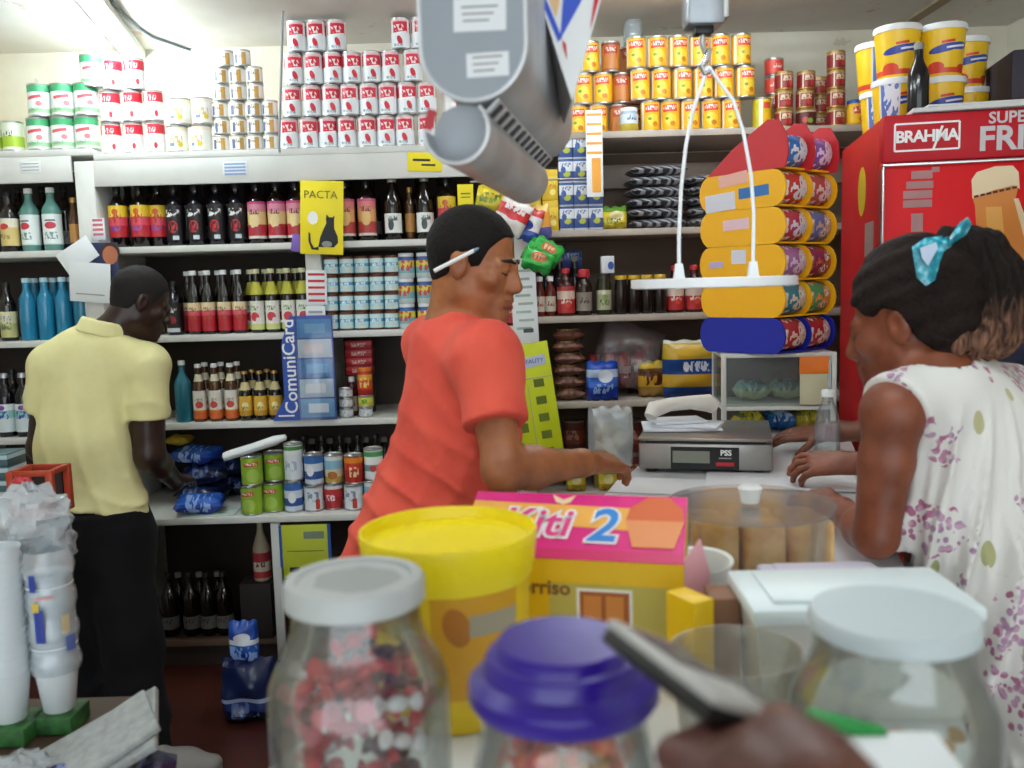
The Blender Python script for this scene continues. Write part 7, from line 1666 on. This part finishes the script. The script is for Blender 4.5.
body += [(o_, f_, a_, k if i else .03) for i, (o_, f_, a_, k) in enumerate(hp_)]
arm = [('+', rc, (ls, le, .05, .04), .03), ('+', rc, (le, lw, .04, .026), .02), ('+', rc, (rs, re, .05, .04), .03), ('+', rc, (re, rw, .04, .026), .02)]
hl_, _t = hand_prims(lw + nrm(lh - lw) * .02, lh - lw, (-.1, -.2, .9), -1, (.15, .25, .2), 1., .12); hr, _t = hand_prims(rw + nrm(rh - rw) * .02, rh - rw, (.4, -.3, .6), 1, (.4, .5, .3))
hips = [hc + rt * .09 - up * .05, hc - rt * .09 - up * .05]; feet = [A3((hc[0] + rt[0] * .1, hc[1] + rt[1] * .1, .06)), A3((hc[0] - rt[0] * .1, hc[1] - rt[1] * .1, .06))]
legs = []
for a, b in zip(hips, feet): kn = (a + b) / 2 + g * .03; legs += [('+', rc, (a, kn, .085, .058), .04), ('+', rc, (kn, b, .056, .04), .03)]
bf = field(body + arm + hl_ + hr + legs); hb_lo, hb_hi = bbox([hd_c], .16); hb_lo[2] = nb[2] - .02
sdf_obj('body', bf, [(hb_lo, hb_hi, .006), bbox([ls, le, lw], .07) + (.009,), bbox([lh], .1) + (.0045,), bbox([rs, re, rw], .07) + (.012,), bbox([rh], .11) + (.006,), bbox(hips + feet, .1) + (.014,)], skin('brown skin', '7a4630', '613623'), wo, org)
eyes(HT, HR, .97, wo, org)
sdf_obj('hair', shorthair(.007, SHORT, .97, hd_c, HR), [bbox([hd_c], .16) + (.006,)], hairmat('short black hair two', '1a1412', '0c0908'), wo, org)
tb = field([('+', fc, (ch + up * .05, ch - up * .1, .15, .148, g, 1.34), 0), ('+', fc, (ch - up * .1, hc - up * .08, .148, .175, g, 1.25), .08), ('+', rc, (nb - up * .045, rs, .062, .066), .06), ('+', rc, (nb - up * .045, ls, .062, .066), .06)])
s1, s2 = field([('+', rc, (ls, le, .066, .06), 0)]), field([('+', rc, (rs, re, .066, .06), 0)])
def top(Q):
    d = smax(tb(Q) + .006 * wob(Q, 18, 3), hc[2] - .05 - Q[:, 2], .006)
    for f_, a, b in ((s1, ls, le), (s2, rs, re)): d = smin(d, smax(f_(Q), (Q - (a + (b - a) * .62)) @ nrm(b - a), .004), .03)
    return smax(d, -rc(Q, nb - up * .05, nb + up * .15 + g * .04, .064, .07), .006)
sdf_obj('shirt', top, [bbox([ls, rs, hc], .2) + (.011,)], cloth('dark navy knit', '191a2e'), wo, org)
pants = field([('+', rc, (hc + up * .02, hc - up * .06, .14, .15), 0)] + [q for a, b in zip(hips, feet) for q in (('+', rc, (a, (a + b) / 2, .1, .08), .05), ('+', rc, ((a + b) / 2, b, .08, .068), .03))])
sdf_obj('trousers', lambda Q: smax(smax(pants(Q), Q[:, 2] - hc[2] - .03, .005), .05 - Q[:, 2], .005), [bbox([hc + up * .1] + feet, .19) + (.014,)], cloth('dark denim two', '20232c'), wo, org)
for b in feet: shoe(wo, org, (b[0] - g[0] * .04, b[1] - g[1] * .04, 0), g, mat('dark shoe', '2a2624'), mat('rubber sole', '8a8680'))

# ---------------- hand with a phone at the bottom
ph0, ph1 = A3(P(742, 716, .44)), A3(P(641, 642, .54))
pd = nrm(ph1 - ph0); pn_ = nrm(A3((.55, -.35, .75))); pn_ = nrm(pn_ - pd * (pn_ @ pd)); px_ = np.cross(pd, pn_)
t = thing('phone', 'silver mobile phone held in the hand at the bottom', 'phone', tuple((ph0 + ph1) / 2))
t.rotation_euler = Matrix((px_.tolist(), pd.tolist(), pn_.tolist())).transposed().to_euler()
LN = float(np.linalg.norm(ph1 - ph0)) + .012
MB().box((0, 0, -.004), (.05, LN, .011), bev=.0035).build('phone_back', BLACKP, t)
MB().box((0, 0, .0035), (.05, LN, .006), bev=.003).build('phone_front', mat('silver phone', 'b8b7b3', .4, .1), t)
MB().box((.002, LN * .16, .0069), (.038, LN * .48, .001)).build('screen', mat('phone screen', '5c5a58', .2), t)
for r_ in range(3):
    for c in range(3): MB().box((-.013 + .013 * c, -LN * .18 - .011 * r_, .0071), (.010, .007, .0014), bev=.0005).build('key', mat('pale phone key', 'c8c6c2', .4), t)
org = tuple(A3(P(770, 800, .40)))
pe = thing('person', 'forearm and blurred brown hand holding the phone at the bottom edge', 'person', org)
wr = A3(P(796, 788, .365)); hdv = ph0 - wr; fa = wr + A3((.14, -.16, -.16))
hp2, _t = hand_prims(wr, ph0 + pd * .015 - wr - A3((0, 0, .018)), A3((-.1, -.55, .8)), -1, (.75, .8, .5), 1.0, .03, .2)
bf = field([('+', rc, (wr, wr + (fa - wr) * .6, .028, .038), .02), ('+', rc, (wr + (fa - wr) * .6, fa, .038, .042), .02)] + hp2)
sdf_obj('body', bf, [bbox([wr, fa, ph0 + pd * .05], .07) + (.004,)], skin('dark reddish skin', '63392c', '4c2a20'), pe, org)
# exposure
SC.view_settings.view_transform = 'Standard'; SC.view_settings.look = 'None'; SC.view_settings.gamma = 1.0
SC.view_settings.use_curve_mapping = False
SC.view_settings.exposure = 0.42
